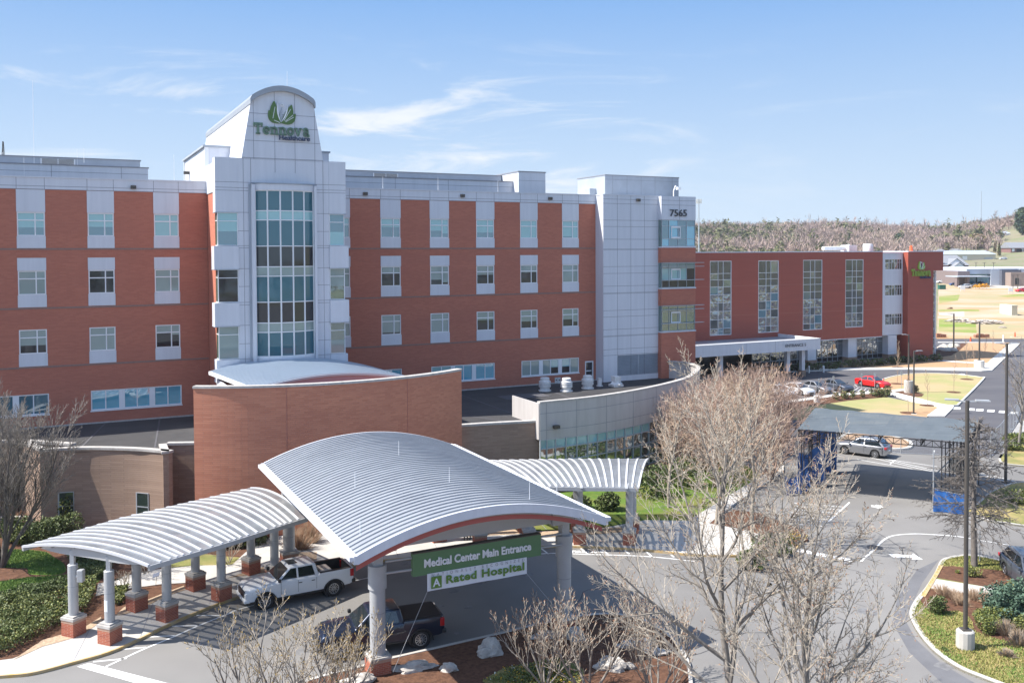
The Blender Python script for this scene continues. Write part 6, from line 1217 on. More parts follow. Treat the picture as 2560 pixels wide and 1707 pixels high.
for i, (x, y, r, h, lb) in enumerate(((1280,980,0.62,0.7,'grey leafless twig shrub beside the rounded olive shrub'),(1440,1110,0.7,0.7,'grey leafless twig shrub lower down at the right edge'),(1290,1240,0.35,0.3,'flat bare shrub on a brown patch right of the lamp base'))):
    X, Y, _ = si(x, y); twig_clump('bare_twig_shrub', lb, X, Y, r, h, 500, ['bark_grey','dry_stem_pale'], 97+i, 'grey twig shrubs on the lamp island')
# far shrubs on the second right island, young shrubs in the mulch strip
for i, (x, y, rx, h, lb) in enumerate(((2230,200,1.5,0.9,'bright green low shrub on the upper right island beside the fence'),(2290,170,1.5,0.8,'green low shrub right of the bright one on the upper right island'),(2230,270,1.2,0.7,'brownish green low shrub nearest the kerb on the upper right island'),(2330,830,1.6,1.0,'green shrub at the right edge under the conical tree'))):
    X, Y, _ = G(*crop(2000,1060,4.2,[(x,y)])[0], 0.11); shrub('island_shrub', lb, X, Y, rx, rx*0.8, h, 900, 0.10, ['leaf_lime','leaf_a','leaf_b'], 110+i, 'shrubs on the upper right islands')
for i, (x, y) in enumerate(((1175,555),(1290,530),(1318,548),(1415,530),(1548,528),(1692,498),(1728,515),(1790,498),(1822,515),(1885,490),(1905,500),(2260,455),(2300,455))):
    X, Y, _ = G(*crop(1880,900,5.6,[(x,y)])[0], 0.1); shrub('young_shrub', 'small young shrub in the mulch strip below the parked red and grey sedans' if i < 11 else 'small young shrub in the mulch patch beside the pale green lamp base', X, Y, 0.55, 0.5, 1.0, 150, 0.12, ['leaf_b','leaf_a','dry_stem'], 130+i, 'young shrubs in the mulch strip' if i < 11 else 'young shrubs by the lamp base')
# planting along the red building: low dark shrubs
for i in range(12):
    px = 1960+i*34; X, Y, _ = G(px, 929-i*2.6, 0.1); shrub('foundation_shrub', 'low dark shrub in the bed along the foot of the red panelled building', X, Y-0.3, 1.7, 1.2, 1.1, 260, 0.2, ['leaf_c','leaf_a','bark_dark'], 150+i, 'shrubs along the red building')
# pansies on the front island
R = random.Random(9); poly = Wp(crop(1000,1440,3.36,[(690,880),(860,780),(1050,740),(1350,690),(1540,790),(1500,900),(1300,980),(900,1000)]),0.12); mb = MB(); cx = sum(p[0] for p in poly)/len(poly); cy = sum(p[1] for p in poly)/len(poly)
for i in range(4200):
    a, b = R.sample(poly, 2); t = R.random(); s_ = R.random()**0.6; p = Vector((cx+(a[0]+(b[0]-a[0])*t-cx)*s_, cy+(a[1]+(b[1]-a[1])*t-cy)*s_, 0.13+R.random()*0.12)); k = R.random(); leaves(mb, R, [p], 0.055 if k < 0.93 else 0.045, 1, 0.9); mb.m[-1] = 0 if k < 0.55 else (1 if k < 0.87 else (2 if k < 0.95 else (3 if k < 0.98 else 4)))
o = struct('pansy_bed', mb, [M['leaf_a'],M['leaf_lime'],M['flower_yellow'],M['flower_violet'],M['flower_white']], kind='stuff')
mb = MB(); poly = Wp(crop(1860,1060,2.4237,[(100,680),(300,650),(390,690),(300,740),(150,730)]),0.13); cx = sum(p[0] for p in poly)/5; cy = sum(p[1] for p in poly)/5
for i in range(700):
    a, b = R.sample(poly, 2); t = R.random(); s_ = R.random()**0.6; p = Vector((cx+(a[0]+(b[0]-a[0])*t-cx)*s_, cy+(a[1]+(b[1]-a[1])*t-cy)*s_, 0.15+R.random()*0.12)); leaves(mb, R, [p], 0.06, 1, 0.9); mb.m[-1] = R.choice((0,1,1,2))
struct('pansy_bed', mb, [M['leaf_a'],M['leaf_lime'],M['flower_yellow']], kind='stuff')
# ragged grass on the near lawns, one mass of blades each
def blades(name, poly, n, ms, seed, h=0.10, z0=0.11, avoid=()):
    R = random.Random(seed); xs = [p[0] for p in poly]; ys = [p[1] for p in poly]; mb = MB(); c = 0
    def ins(x, y, po):
        r = False; j = len(po)-1
        for i in range(len(po)):
            if (po[i][1] > y) != (po[j][1] > y) and x < (po[j][0]-po[i][0])*(y-po[i][1])/(po[j][1]-po[i][1])+po[i][0]: r = not r
            j = i
        return r
    while c < n:
        x, y = R.uniform(min(xs), max(xs)), R.uniform(min(ys), max(ys)); 
        if not ins(x, y, poly) or any(ins(x, y, a) for a in avoid): continue
        c += 1; k = math.sin(x*1.7+y*0.6)*math.sin(y*1.3-x*0.4)+R.uniform(-.8,.8); a = R.uniform(0,6.28); w = 0.03; hh = h*R.uniform(0.4,1.3); dx, dy = math.cos(a)*w, math.sin(a)*w; lx, ly = R.uniform(-.05,.05), R.uniform(-.05,.05)
        mb.add([(x-dx,y-dy,z0-0.01),(x+dx,y+dy,z0-0.01),(x+lx,y+ly,z0+hh)], [(0,1,2)], 0 if k < -0.2 else (1 if k < 0.5 else 2))
    struct(name, mb, [M[k] for k in ms], kind='stuff')
mat('blade_green', (0.15,0.24,0.05), 0.9); mat('blade_dark', (0.09,0.165,0.03), 0.9); mat('blade_straw', (0.33,0.29,0.11), 0.9); mat('blade_pale', (0.24,0.25,0.07), 0.9)
mi1 = Wp(crop(2250,1380,4.794,[(420,300),(490,170),(640,165),(900,190),(1290,225),(1330,330),(1180,440),(1180,580),(1300,700),(1486,760),(1800,1200),(1430,1080),(1200,1050),(900,950),(850,800),(700,700),(420,720),(300,660),(230,560),(335,425)]),0.11)
kc0 = (sum(p[0] for p in ki)/len(ki), sum(p[1] for p in ki)/len(ki))
blades('grass', [(kc0[0]+(p[0]-kc0[0])*0.965, kc0[1]+(p[1]-kc0[1])*0.965) for p in ki if p[1] > 38], 24000, ['blade_pale','blade_straw','blade_green'], 5, 0.09, 0.11, (mi1,))
blades('grass', Wp(crop(0,1180,5.226,[(0,1015),(300,1010),(600,1045),(700,1110),(830,1190),(860,1290),(720,1335),(380,1325),(360,1255),(80,1245),(0,1245)]),0.1), 9000, ['blade_dark','blade_green','blade_green'], 6, 0.08, 0.105)
blades('grass', Wp(crop(0,1180,5.226,[(0,1430),(330,1380),(860,1345),(1000,1335),(1280,1440),(860,1480),(560,1585),(0,1680)]),0.1), 9000, ['blade_dark','blade_green','blade_green'], 7, 0.08, 0.107)
# boulders
def boulder(label, px, py, sx, sy, sz, rot, seed):
    X, Y, _ = G(px, py, 0.11); bm = bmesh.new(); bmesh.ops.create_icosphere(bm, subdivisions=4, radius=1.0); from mathutils import noise
    for v in bm.verts:
        p = v.co.copy(); n = noise.noise(p*1.1+Vector((seed*7.3,0,0)))*0.45+noise.noise(p*2.6+Vector((0,seed*3.1,0)))*0.22+abs(noise.noise(p*5.5+Vector((0,0,seed))))*0.12
        v.co = p*(1+n); v.co = Vector((round(v.co.x*3.2)/3.2*0.35+v.co.x*0.65, round(v.co.y*3.2)/3.2*0.35+v.co.y*0.65, v.co.z))
        v.co = Vector((v.co.x*sx, v.co.y*sy, max(v.co.z*sz, -0.15)))
    me = bpy.data.meshes.new('boulder'); bm.to_mesh(me); bm.free(); me.materials.append(M['boulder']); me.polygons.foreach_set('use_smooth',[True]*len(me.polygons)); me.set_sharp_from_angle(angle=rad(28))
    o = bpy.data.objects.new('boulder', me); C.objects.link(o); o.location = (X, Y, 0.12); o.rotation_euler = (0,0,rad(rot)); tag(o, label, 'boulder', 'boulders on the front island')
c10 = lambda x, y: crop(1000,1440,3.36,[(x,y)])[0]
boulder('long flat pale boulder lying right of the front column plinth', 1035, 1670, 0.95, 0.45, 0.30, 20, 1)
boulder('small pale boulder on the mulch right of the long flat one', 1122, 1673, 0.40, 0.30, 0.28, 0, 2)
boulder('grey boulder in the canopy shadow beside the kerb, left of the bare shrubs', 1222, 1632, 0.62, 0.5, 0.62, 40, 3)
boulder('pale boulder cut by the bottom edge left of the front column', 898, 1702, 0.72, 0.40, 0.30, 15, 4)
boulder('rough whitish boulder with a hollow, low in the middle of the mulch', 1525, 1668, 0.62, 0.45, 0.42, -20, 5)
boulder('small whitish stone just right of the rough hollow boulder', 1572, 1668, 0.24, 0.2, 0.2, 0, 6)
boulder('flat bright boulder at the shadow\'s edge behind the bare shrubs', 1598, 1612, 0.85, 0.5, 0.25, -10, 7)
boulder('shaded grey boulder beside the right front column', 1440, 1595, 0.45, 0.4, 0.45, 0, 8)
boulder('shaded grey slab left of the right front column', 1365, 1590, 0.65, 0.3, 0.22, 15, 9)
boulder('flat pale slab at the far end of the front island', 1640, 1630, 0.6, 0.35, 0.15, -10, 10)
# ================================================================== TREES
def tree(name, label, base, seed, height, spec, bark, twig, bud=None, group=None, lean=(0,0), z0=None):
    """spec: dict(stems, stem_ang, trunk_r, trunk_frac, lev, n, ang, ratio, trop, wob, tip, budsize)"""
    R = random.Random(seed); T = Thing(name, label, 'tree', base, group=group); tr, cr = MB(), MB(); Bp = Vector(base); sp = spec; ga = 2.399; lv = sp['lev']
    def grow(p, d, ln, r, lvl, az):
        ns = 3 if lvl == lv else (4 if lvl > 1 else 7); st = ln/ns; pts = [p.copy()]; rs = [r]; ds = [d.copy()]
        rend = max(sp['tip'], r*(0.25 if lvl < lv else 0.5))
        for i in range(ns):
            d = (d + rdir(R)*sp['wob'] + Vector((0,0,sp['trop'][min(lvl,len(sp['trop'])-1)]))).normalized(); p = p + d*st; pts.append(p.copy()); rs.append(r+(rend-r)*(i+1)/ns); ds.append(d.copy())
        mb = tr if lvl <= 1 else cr
        mb.tube(pts, rs, 7 if lvl == 0 else (5 if lvl == 1 else (4 if lvl == 2 and lv > 3 else 3)), 0, caps=False)
        if lvl == lv:
            if bud:
                for q in ((pts[-1], 1.0),(pts[-2], 0.6)):
                    if R.random() < q[1]*sp.get('budp', 0.8):
                        b = sp['bud']*R.uniform(0.6,1.3); c = q[0]; e = rdir(R)*b*0.5; f = rdir(R)*b*0.5; cr.add([c-ds[-1]*b*0.4, c+e, c+ds[-1]*b, c+f], [(0,1,2),(0,2,3),(0,3,1)], 1)
            return
        n = sp['n'][lvl]; t0 = sp['t0'][lvl] if 't0' in sp else 0.3
        for k in range(n):
            t = t0 + (1-t0)*(k+R.uniform(0.2,0.8))/n; i = min(ns-1, int(t*ns)); f = t*ns-i; q = pts[i].lerp(pts[i+1], f); rr = rs[i]+(rs[i+1]-rs[i])*f; dd = ds[i+1]
            az += ga + R.uniform(-0.4,0.4); o = dd.orthogonal().normalized(); s_ = dd.cross(o); an = rad(sp['ang'][lvl]*R.uniform(0.75,1.25)); nd = (dd*math.cos(an)+(o*math.cos(az)+s_*math.sin(az))*math.sin(an)).normalized()
            l2 = ln*sp['ratio'][lvl]*R.uniform(0.75,1.2)*(1.0-sp.get('short',0.45)*t); grow(q, nd, l2, max(sp['tip'], min(rr*0.72, sp['rad'][lvl])), lvl+1, az)
        if lvl >= 1: grow(pts[-1], ds[-1], ln*sp['ratio'][lvl]*0.6, max(sp['tip'], rend), min(lvl+1, lv), az)
    for s_ in range(sp['stems']):
        a = 2*math.pi*s_/max(1,sp['stems'])+R.uniform(-0.5,0.5); an = rad(sp['stem_ang']*R.uniform(0.6,1.2)) if sp['stems'] > 1 else rad(2); d = Vector((math.sin(an)*math.cos(a)+lean[0], math.sin(an)*math.sin(a)+lean[1], math.cos(an))).normalized()
        grow(Bp+Vector((math.cos(a),math.sin(a),0))*(sp['trunk_r']*0.6 if sp['stems'] > 1 else 0)-Vector((0,0,0.1)), d, height*sp['stem_len']*R.uniform(0.88,1.08), sp['trunk_r'], 0, R.uniform(0,6.28))
    T.part('trunk', tr, M[bark], smooth=60); T.part('crown', cr, [M[twig]]+([M[bud]] if bud else [])); return T
SP_BIG = dict(stems=1, stem_ang=0, trunk_r=0.17, stem_len=0.86, lev=4, n=(16,8,6,5), t0=(0.14,0.20,0.15,0.2), ang=(44,40,40,42), ratio=(0.66,0.54,0.52,0.5), trop=(0.03,0.10,0.08,0.06,0.04), wob=0.13, tip=0.0072, rad=(0.085,0.037,0.017,0.010), bud=0.05, budp=0.35, short=0.55)
SP_SML = dict(stems=4, stem_ang=28, trunk_r=0.07, stem_len=0.66, lev=3, n=(6,5,3), t0=(0.22,0.2,0.2), ang=(36,38,42), ratio=(0.55,0.52,0.5), trop=(0.04,0.12,0.10,0.08), wob=0.12, tip=0.009, rad=(0.034,0.018,0.012), bud=0.06, budp=0.9)
SP_SHR = dict(stems=7, stem_ang=36, trunk_r=0.05, stem_len=0.66, lev=3, n=(6,4,3), t0=(0.2,0.25,0.2), ang=(30,34,38), ratio=(0.55,0.5,0.5), trop=(0.05,0.14,0.12,0.10), wob=0.10, tip=0.009, rad=(0.028,0.017,0.012), bud=0.06, budp=0.9)
SP_VASE = dict(stems=8, stem_ang=22, trunk_r=0.12, stem_len=0.72, lev=3, n=(12,10,8), t0=(0.2,0.2,0.2), ang=(24,28,30), ratio=(0.5,0.48,0.5), trop=(0.03,0.07,0.06,0.05), wob=0.10, tip=0.010, rad=(0.05,0.022,0.012), bud=0, short=0.4)
SP_PINK = dict(stems=8, stem_ang=28, trunk_r=0.09, stem_len=0.68, lev=3, n=(8,7,4), t0=(0.2,0.2,0.2), ang=(34,36,38), ratio=(0.58,0.52,0.5), trop=(0.03,0.07,0.06,0.05), wob=0.15, tip=0.009, rad=(0.045,0.02,0.012), bud=0.06, budp=0.3, short=0.35)
SP_CONE = dict(stems=1, stem_ang=0, trunk_r=0.20, stem_len=1.0, lev=3, n=(64,11,8), t0=(0.27,0.15,0.15), ang=(88,44,44), ratio=(0.52,0.42,0.42), trop=(0.02,-0.03,0.0,0.0), wob=0.10, tip=0.011, rad=(0.04,0.02,0.013), bud=0, short=0.80)
SP_ROUND = dict(stems=1, stem_ang=0, trunk_r=0.13, stem_len=0.9, lev=3, n=(20,8,6), t0=(0.25,0.2,0.2), ang=(45,40,40), ratio=(0.5,0.45,0.45), trop=(0.02,0.08,0.06,0.05), wob=0.12, tip=0.010, rad=(0.05,0.02,0.011), bud=0.06, budp=0.3, short=0.6)
def gp(px, py_or_Y, z=0.1, Y=True):
    d = ray(px, 1400); t = py_or_Y/d.y; return (d.x*t, py_or_Y, z)
tree('bare_tree', 'largest bare tree in the right foreground with a pale straight trunk', gp(1838, 33.0), 11, 13.2, SP_BIG, 'bark_grey', 'bark_pale', 'bud_rust')
tree('bare_tree', 'leaning bare tree in the foreground just right of the largest one', gp(1985, 30.5), 14, 9.5, SP_BIG, 'bark_grey', 'bark_pale', 'bud_rust', lean=(0.16,0.05))
tree('bare_tree', 'slender bare tree at the bottom edge, right of the two biggest foreground trees', gp(2120, 29.0), 17, 6.4, SP_SML, 'bark_grey', 'bark_grey', 'bud_rust')
tree('budding_tree', 'small multi-stemmed tree with yellow buds in front of the white pickup', gp(622, 35.2), 21, 6.3, SP_SML, 'bark_grey', 'bark_pale', 'bud_yellow', 'budding trees in front of the driveway')
tree('budding_tree', 'small tree with yellow buds between the white and the navy pickup', gp(742, 34.4), 22, 6.4, SP_SML, 'bark_grey', 'bark_pale', 'bud_yellow', 'budding trees in front of the driveway')
tree('budding_tree', 'bushy yellow budded shrub tree hiding the navy pickup\'s front', gp(858, 36.8), 23, 4.4, SP_SHR, 'bark_grey', 'bark_pale', 'bud_yellow', 'budding trees in front of the driveway')
tree('budding_tree', 'many stemmed pale shrub tree at the bottom edge left of the right front column', gp(1362, 38.6), 24, 4.9, SP_SHR, 'bark_grey', 'bark_pale', 'bud_rust', 'budding trees in front of the driveway')
tree('budding_tree', 'slender bare tree standing in front of the right front column', gp(1472, 37.6), 25, 6.0, SP_SML, 'bark_grey', 'bark_pale', 'bud_rust', 'budding trees in front of the driveway')
tree('budding_tree', 'bare shrub tree between the right front column and the largest tree', gp(1640, 37.5), 26, 5.6, SP_SHR, 'bark_grey', 'bark_pale', 'bud_rust', 'budding trees in front of the driveway')
tree('bare_tree', 'tall vase shaped bare tree at the far left edge', gp(2, 54.0), 31, 12.0, SP_VASE, 'bark_dark', 'bark_grey')
tree('bare_tree', 'pale upright bare tree on the lawn behind the flared walkway canopy', gp(1672, 66.0), 32, 8.5, SP_ROUND, 'bark_pale', 'bark_tan', 'bud_rust')
tree('bare_tree', 'tall pale bare tree rising behind the largest foreground tree', gp(1880, 58.0), 33, 11.5, SP_ROUND, 'bark_pale', 'bark_tan', 'bud_rust')
tree('bare_tree', 'pale bare tree by the path, left of the tall one behind the foreground', gp(1790, 62.0), 34, 9.5, SP_ROUND, 'bark_pale', 'bark_tan', 'bud_rust')
tree('conical_tree', 'conical dark bare tree with drooping twigs on the right island', G(2436, 1416, 0.1), 35, 8.6, SP_CONE, 'bark_dark', 'bark_dark')
tree('bare_tree', 'grey bare tree at the right edge beyond the fence', G(2546, 1122, 0.1), 36, 9.0, SP_ROUND, 'bark_grey', 'bark_grey', 'bud_rust')
pk = [(l2w(u, v-2.2)[0], l2w(u, v-2.2)[1]) for u, v in ((46.8,63.4),(49.5,65.0),(52.5,66.9),(55.5,68.8),(58.5,71.3),(60.5,75.5))]
desc = ('first dense pinkish twig tree along the curved wing, nearest the glazed front','second dense pinkish twig tree along the curved wing','dense pinkish twig tree in the middle of the row along the curved wing','tall dense pinkish twig tree before the curved wing\'s far end','dense pinkish twig tree just beyond the curved wing\'s far end','last dense pinkish twig tree, below the entrance 5 canopy')
protos = [tree('twiggy_tree', desc[i], (pk[i][0], pk[i][1], 0.1), 51+i, 8.6-i*0.5, SP_PINK, 'bark_pink', 'bark_pink', 'bud_rust', 'dense twig trees along the curved wing') for i in range(3)]
for i in range(3, 6): copy_thing(protos[i-3].e, (pk[i][0], pk[i][1], 0.1), (0,0,1.7+i), desc[i])
ex = (('dense pinkish twig tree left of the blue tarps', gp(1925, 74)), ('pinkish twig tree behind the blue tarps, nearest the parked cars', gp(1965, 90)), ('pinkish twig tree in front of the curtain wall beside the path', gp(1790, 72)), ('pinkish twig tree before the white louver tower, deep in the row', gp(1850, 84)))
for i, (lb, p) in enumerate(ex): copy_thing(protos[i % 3].e, p, (0,0,0.8+i*1.3), lb)
# understorey shrubs by the curtain wall and the path
for i, (px, Y, r, h, lb) in enumerate(((1450,66,1.0,1.0,'green shrub below the flared walkway canopy'),(1520,65.5,1.1,1.2,'rounded green shrub below the right end of the flared walkway canopy'),(1640,69,2.0,2.4,'dark leafy shrub at the curtain wall right of the flared canopy'),(1700,72,2.0,2.4,'dark leafy shrub at the curtain wall behind the pale upright tree'),(1870,53.5,1.0,1.0,'brownish shrub in the bed at the pavement\'s right end'),(1930,56,1.2,1.1,'dark shrub in the bed beside the striped bay'))):
    X, Y, _ = gp(px, Y); shrub('evergreen_shrub', lb, X, Y, r, r*0.9, h, 1300, 0.11, ['leaf_a','leaf_c','leaf_b'], 200+i, 'shrubs by the curved wing')
# saplings on the far lawns
SP_SAP = dict(stems=1, stem_ang=0, trunk_r=0.035, stem_len=1.0, lev=2, n=(12,5), t0=(0.3,0.2), ang=(35,35), ratio=(0.28,0.4), trop=(0.02,0.08,0.06), wob=0.06, tip=0.010, rad=(0.015,0.010), bud=0, short=0.7)
for i, (x, y, h, lb) in enumerate(((1370,245,5.0,'thin sapling at the left end of the far lawn by the red sedan'),(1910,210,5.8,'thin sapling at the lawn\'s far right corner'),(1808,310,4.6,'thin sapling at the right side of the far lawn'),(1605,412,4.2,'thin sapling beside the diagonal path on the far lawn'),(1455,470,4.6,'thin sapling on the lower lawn left of the dark lamp post'),(1375,115,4.2,'thin reddish sapling in the straw bed at the red building'))):
    X, Y, _ = G(*crop(1800,880,3.0947,[(x,y)])[0], 0.08); tree('sapling', lb, (X,Y,0.08), 300+i, h, SP_SAP, 'bark_tan', 'bark_tan', group='saplings on the far lawns')
    mb = MB(); mb.lathe((X,Y,0.087), [(0.9,0),(0.5,0.06),(0.05,0.07)], 14); o = struct('mulch_ring', mb, M['mulch'])
for i, (x, y, h, lb) in enumerate(((1110,1230,3.4,'round headed sapling in the straw bed by the white lamp drum'),(1282,1095,4.2,'thin sapling in the shaded straw bed nearest the sidewalk'),(970,1120,3.0,'bare stake-like sapling in the shaded straw bed'),(1442,965,3.6,'sapling far off in the straw bed toward the cross street'))):
    X, Y, _ = G(*q([(x,y)])[0], 0.08); tree('sapling', lb, (X,Y,0.08), 320+i, h, SP_SAP, 'bark_tan', 'bark_tan', group='saplings on the far lawns')
# bare pale shrubs near the walkway
SP_LOW = dict(stems=6, stem_ang=38, trunk_r=0.03, stem_len=0.7, lev=2, n=(6,4), t0=(0.3,0.25), ang=(36,38), ratio=(0.5,0.5), trop=(0.03,0.08,0.06), wob=0.16, tip=0.008, rad=(0.016,0.010), bud=0.07, budp=0.6)
for i, (x, y, h, bud, lb) in enumerate(((770,290,3.4,'leaf_new','thin shrub with new yellow leaves against the tan wall'),(620,330,2.6,'leaf_new','low sprawling shrub with yellow leaves between the two slit windows'),(920,300,2.6,'leaf_new','thin yellow leaved shrub below the right slit window'),(960,830,1.5,None,'bare pale shrub behind the second walkway column'),(1770,620,2.6,None,'bare white stemmed shrub behind the walkway canopy'),(1130,700,1.4,None,'bare sprawling shrub between path and columns'))):
    X, Y, _ = sc(x, y+20); tree('bare_shrub', lb, (X, Y, 0.1), 340+i, h, SP_LOW, 'bark_pale', 'bark_pale', bud, group='thin shrubs by the left walkway')
for i, (px, Y, lb) in enumerate(((742,57,'rust brown bare shrub beside the back left column'),(770,58.5,'rust brown bare shrub right of the back left column'))):
    X, Y, _ = gp(px, Y); twig_clump('russet_shrub', lb, X, Y, 1.0, 1.3, 700, ['bud_rust','dry_stem','bark_tan'], 360+i, 'russet shrubs by the back left column')
for i, px in enumerate((10, 40, 70, 100)): X, Y, _ = G(px, 1318, 0.1); twig_clump('russet_shrub', 'rust brown dry clump at the foot of the tan wall, far left', X, Y+1.2, 0.9, 0.9, 260, ['bud_rust','dry_stem','bark_tan'], 370+i, 'russet clumps at the far left wall', z0=0.1)
mb = MB(); a, b = G(-60, 1312, 0.1), G(103, 1306, 0.1); mb.bar((a[0],a[1],0.3),(b[0],b[1],0.3),0.4,0.6); single('low_wall', mb, M['cap_stone'], 'low pale retaining wall in front of the tan pavilion at far left', 'wall', (b[0],b[1],0))
# ================================================================== SCAFFOLD TUNNEL ROOF, TARPS, FENCE
mat('mesh_net', (0.092,0.112,0.125), 0.75, col2=(0.118,0.138,0.15), scale=(0.25,2.2,1), nscale=1.2, detail=7, trans=0.06)
mat('tarp_blue', (0.02,0.13,0.40), 0.5, col2=(0.014,0.075,0.25), nscale=1.5, bump=0.4, bscale=1.2); mat('net_dark', (0.06,0.065,0.07), 0.8, trans=0.35); mat('galv', (0.42,0.44,0.46), 0.45, metal=0.4)
ZR = 5.0; cA, cB, cC, cD = [G(x*1.0884, y*1.0884, ZR)[:2] for x, y in ((1872,937),(2253,967),(2216,1015),(1833,985))]
ST = Thing('scaffold_canopy', 'wide flat roof of dark mesh netting on black steel trusses over the parking lane', 'scaffold', (30, 71, 0))
def lerp2(a, b, t): return (a[0]+(b[0]-a[0])*t, a[1]+(b[1]-a[1])*t)
m = MB(); nx, ny = 26, 8; R = random.Random(4)
grid = [[(*lerp2(lerp2(cD, cC, i/nx), lerp2(cA, cB, i/nx), j/ny), ZR+0.05*math.sin(i*1.3)*math.sin(j*1.1)+0.02*R.random()) for i in range(nx+1)] for j in range(ny+1)]
for j in range(ny):
    for i in range(nx): m.add([grid[j][i], grid[j][i+1], grid[j+1][i+1], grid[j+1][i]], [(0,1,2,3)])
ST.part('netting', m, M['mesh_net'], smooth=60)
def truss(a, b, z, h, n):
    m = MB(); A_, B_ = Vector((*a, z)), Vector((*b, z)); up_ = Vector((0,0,-h)); m.bar(A_, B_, 0.06, 0.06); m.bar(A_+up_, B_+up_, 0.06, 0.06)
    for i in range(n):
        p, q_ = A_.lerp(B_, i/n), A_.lerp(B_, (i+1)/n); m.bar(p, p+up_, 0.035, 0.035); m.bar(p+up_ if i % 2 else p, q_ if i % 2 else q_+up_, 0.035, 0.035)
    return m
for t in (0.0, 0.33, 0.66, 1.0): ST.part('truss', truss(lerp2(cD, cA, t), lerp2(cC, cB, t), ZR-0.08, 0.45, 22), M['black'])
for t in (0.0, 0.25, 0.5, 0.75, 1.0): ST.part('truss', truss(lerp2(cD, cC, t), lerp2(cA, cB, t), ZR-0.1, 0.4, 10), M['black'])
for t in (0.05, 0.90, 0.965):
    for s_ in (0.04, 0.5, 0.96):
        p = lerp2(lerp2(cD, cC, t), lerp2(cA, cB, t), s_); m = MB()
        for dx, dy in ((-.28,-.28),(.28,-.28),(.28,.28),(-.28,.28)): m.bar((p[0]+dx,p[1]+dy,0),(p[0]+dx,p[1]+dy,ZR-0.1),0.055,0.055)
        for z in (0.6,1.7,2.8,3.9):
            m.bar((p[0]-.28,p[1]-.28,z),(p[0]+.28,p[1]-.28,z+1.0),0.03,0.03); m.bar((p[0]+.28,p[1]-.28,z),(p[0]+.28,p[1]+.28,z+1.0),0.03,0.03); m.bar((p[0]-.28,p[1]-.28,z),(p[0]+.28,p[1]-.28,z),0.03,0.03)
        ST.part('truss_tower', m, M['black'])
for a_, b_ in (((2000+1420/4.2,1060+530/4.2),(2000+1660/4.2,1060+305/4.2)),((2000+1565/4.2,1060+690/4.2),(2000+1690/4.2,1060+580/4.2))):
    p = G(*a_, 1.2); d_ = ray(*b_); t = p[1]/d_.y; m = MB(); m.tube([(p[0],p[1],1.2 if a_[1] < 1200 else 0.9),(d_.x*t,p[1]+0.1,H+d_.z*t)], 0.05, 6); ST.part('brace', m, M['galv'])
def tarp(name, label, a, b, z0, z1, seed, depth=0.25, group=None, m_='tarp_blue'):
    R = random.Random(seed); mb = MB(); n = 18; k = 8; d = Vector((b[0]-a[0], b[1]-a[1], 0)).normalized(); nrm = Vector((d.y, -d.x, 0)); vs = []; ph_ = R.uniform(0,6)
    for j in range(k+1):
        for i in range(n+1):
            t = i/n; s_ = j/k; z = z0+(z1(t)-z0)*s_; o = depth*(math.sin(t*11+ph_+s_*2)*0.5+math.sin(t*23+s_*5)*0.25)*(0.35+0.65*(1-s_)); p = Vector((*lerp2(a, b, t), z))+nrm*o; vs.append(p)
    f = [(j*(n+1)+i, j*(n+1)+i+1, (j+1)*(n+1)+i+1, (j+1)*(n+1)+i) for j in range(k) for i in range(n)]; mb.add(vs, f); mb.add([v-nrm*0.02 for v in vs], [x[::-1] for x in f])
    return single(name, mb, M[m_], label, 'tarp', (*lerp2(a, b, 0.5), z0), group, smooth=50)
p1, p2 = G(2333, 1277, 0.05)[:2], G(2412, 1286, 0.05)[:2]
tarp('blue_tarp', 'bright blue tarp screen tied between two poles left of the conical tree', p1, p2, 0.05, lambda t: 1.72-0.22*t-0.1*math.sin(t*3.1), 1, 0.16)
m = MB(); 
for p in (p1, p2): m.tube([(p[0],p[1],0),(p[0],p[1],4.3)], 0.045, 6)
m.bar((p1[0],p1[1],1.62),(p2[0],p2[1],1.42),0.03,0.03); single('tarp_poles', m, M['galv'], 'pair of thin galvanised poles holding the bright blue tarp screen', 'scaffold poles', (*lerp2(p1,p2,0.5),0))
for i, (ax, ay, bx, by, z0, zt_, lb) in enumerate(((1998,1222,2062,1212,0.1,2.9,'dark blue tarp hanging in folds below the left end of the mesh roof'),(2012,1160,2085,1150,1.6,3.6,'upper dark blue tarp under the mesh roof, left of the silver SUV'),(2060,1190,2088,1178,0.2,3.3,'narrow blue tarp strip between the twigs and the silver SUV'),(1962,1240,2020,1232,0.1,1.6,'low violet blue tarp heap behind the foreground twigs'))):
    tarp('blue_tarp', lb, G(ax, ay)[:2], G(bx, by)[:2], z0, lambda t, zt_=zt_: zt_-0.3*math.sin(t*6), 10+i, 0.5, 'blue tarps under the scaffold')
tarp('blue_tarp', 'small bright blue tarp scrap among the twigs left of the mesh roof', G(1912, 1140)[:2], G(1948, 1128)[:2], 1.2, lambda t: 2.9-0.8*t, 17, 0.4)
tarp('debris_netting', 'dark debris netting hung low across the right end of the scaffold', G(2370, 1178)[:2], G(2445, 1190)[:2], 0.1, lambda t: 1.5, 19, 0.1, m_='net_dark')
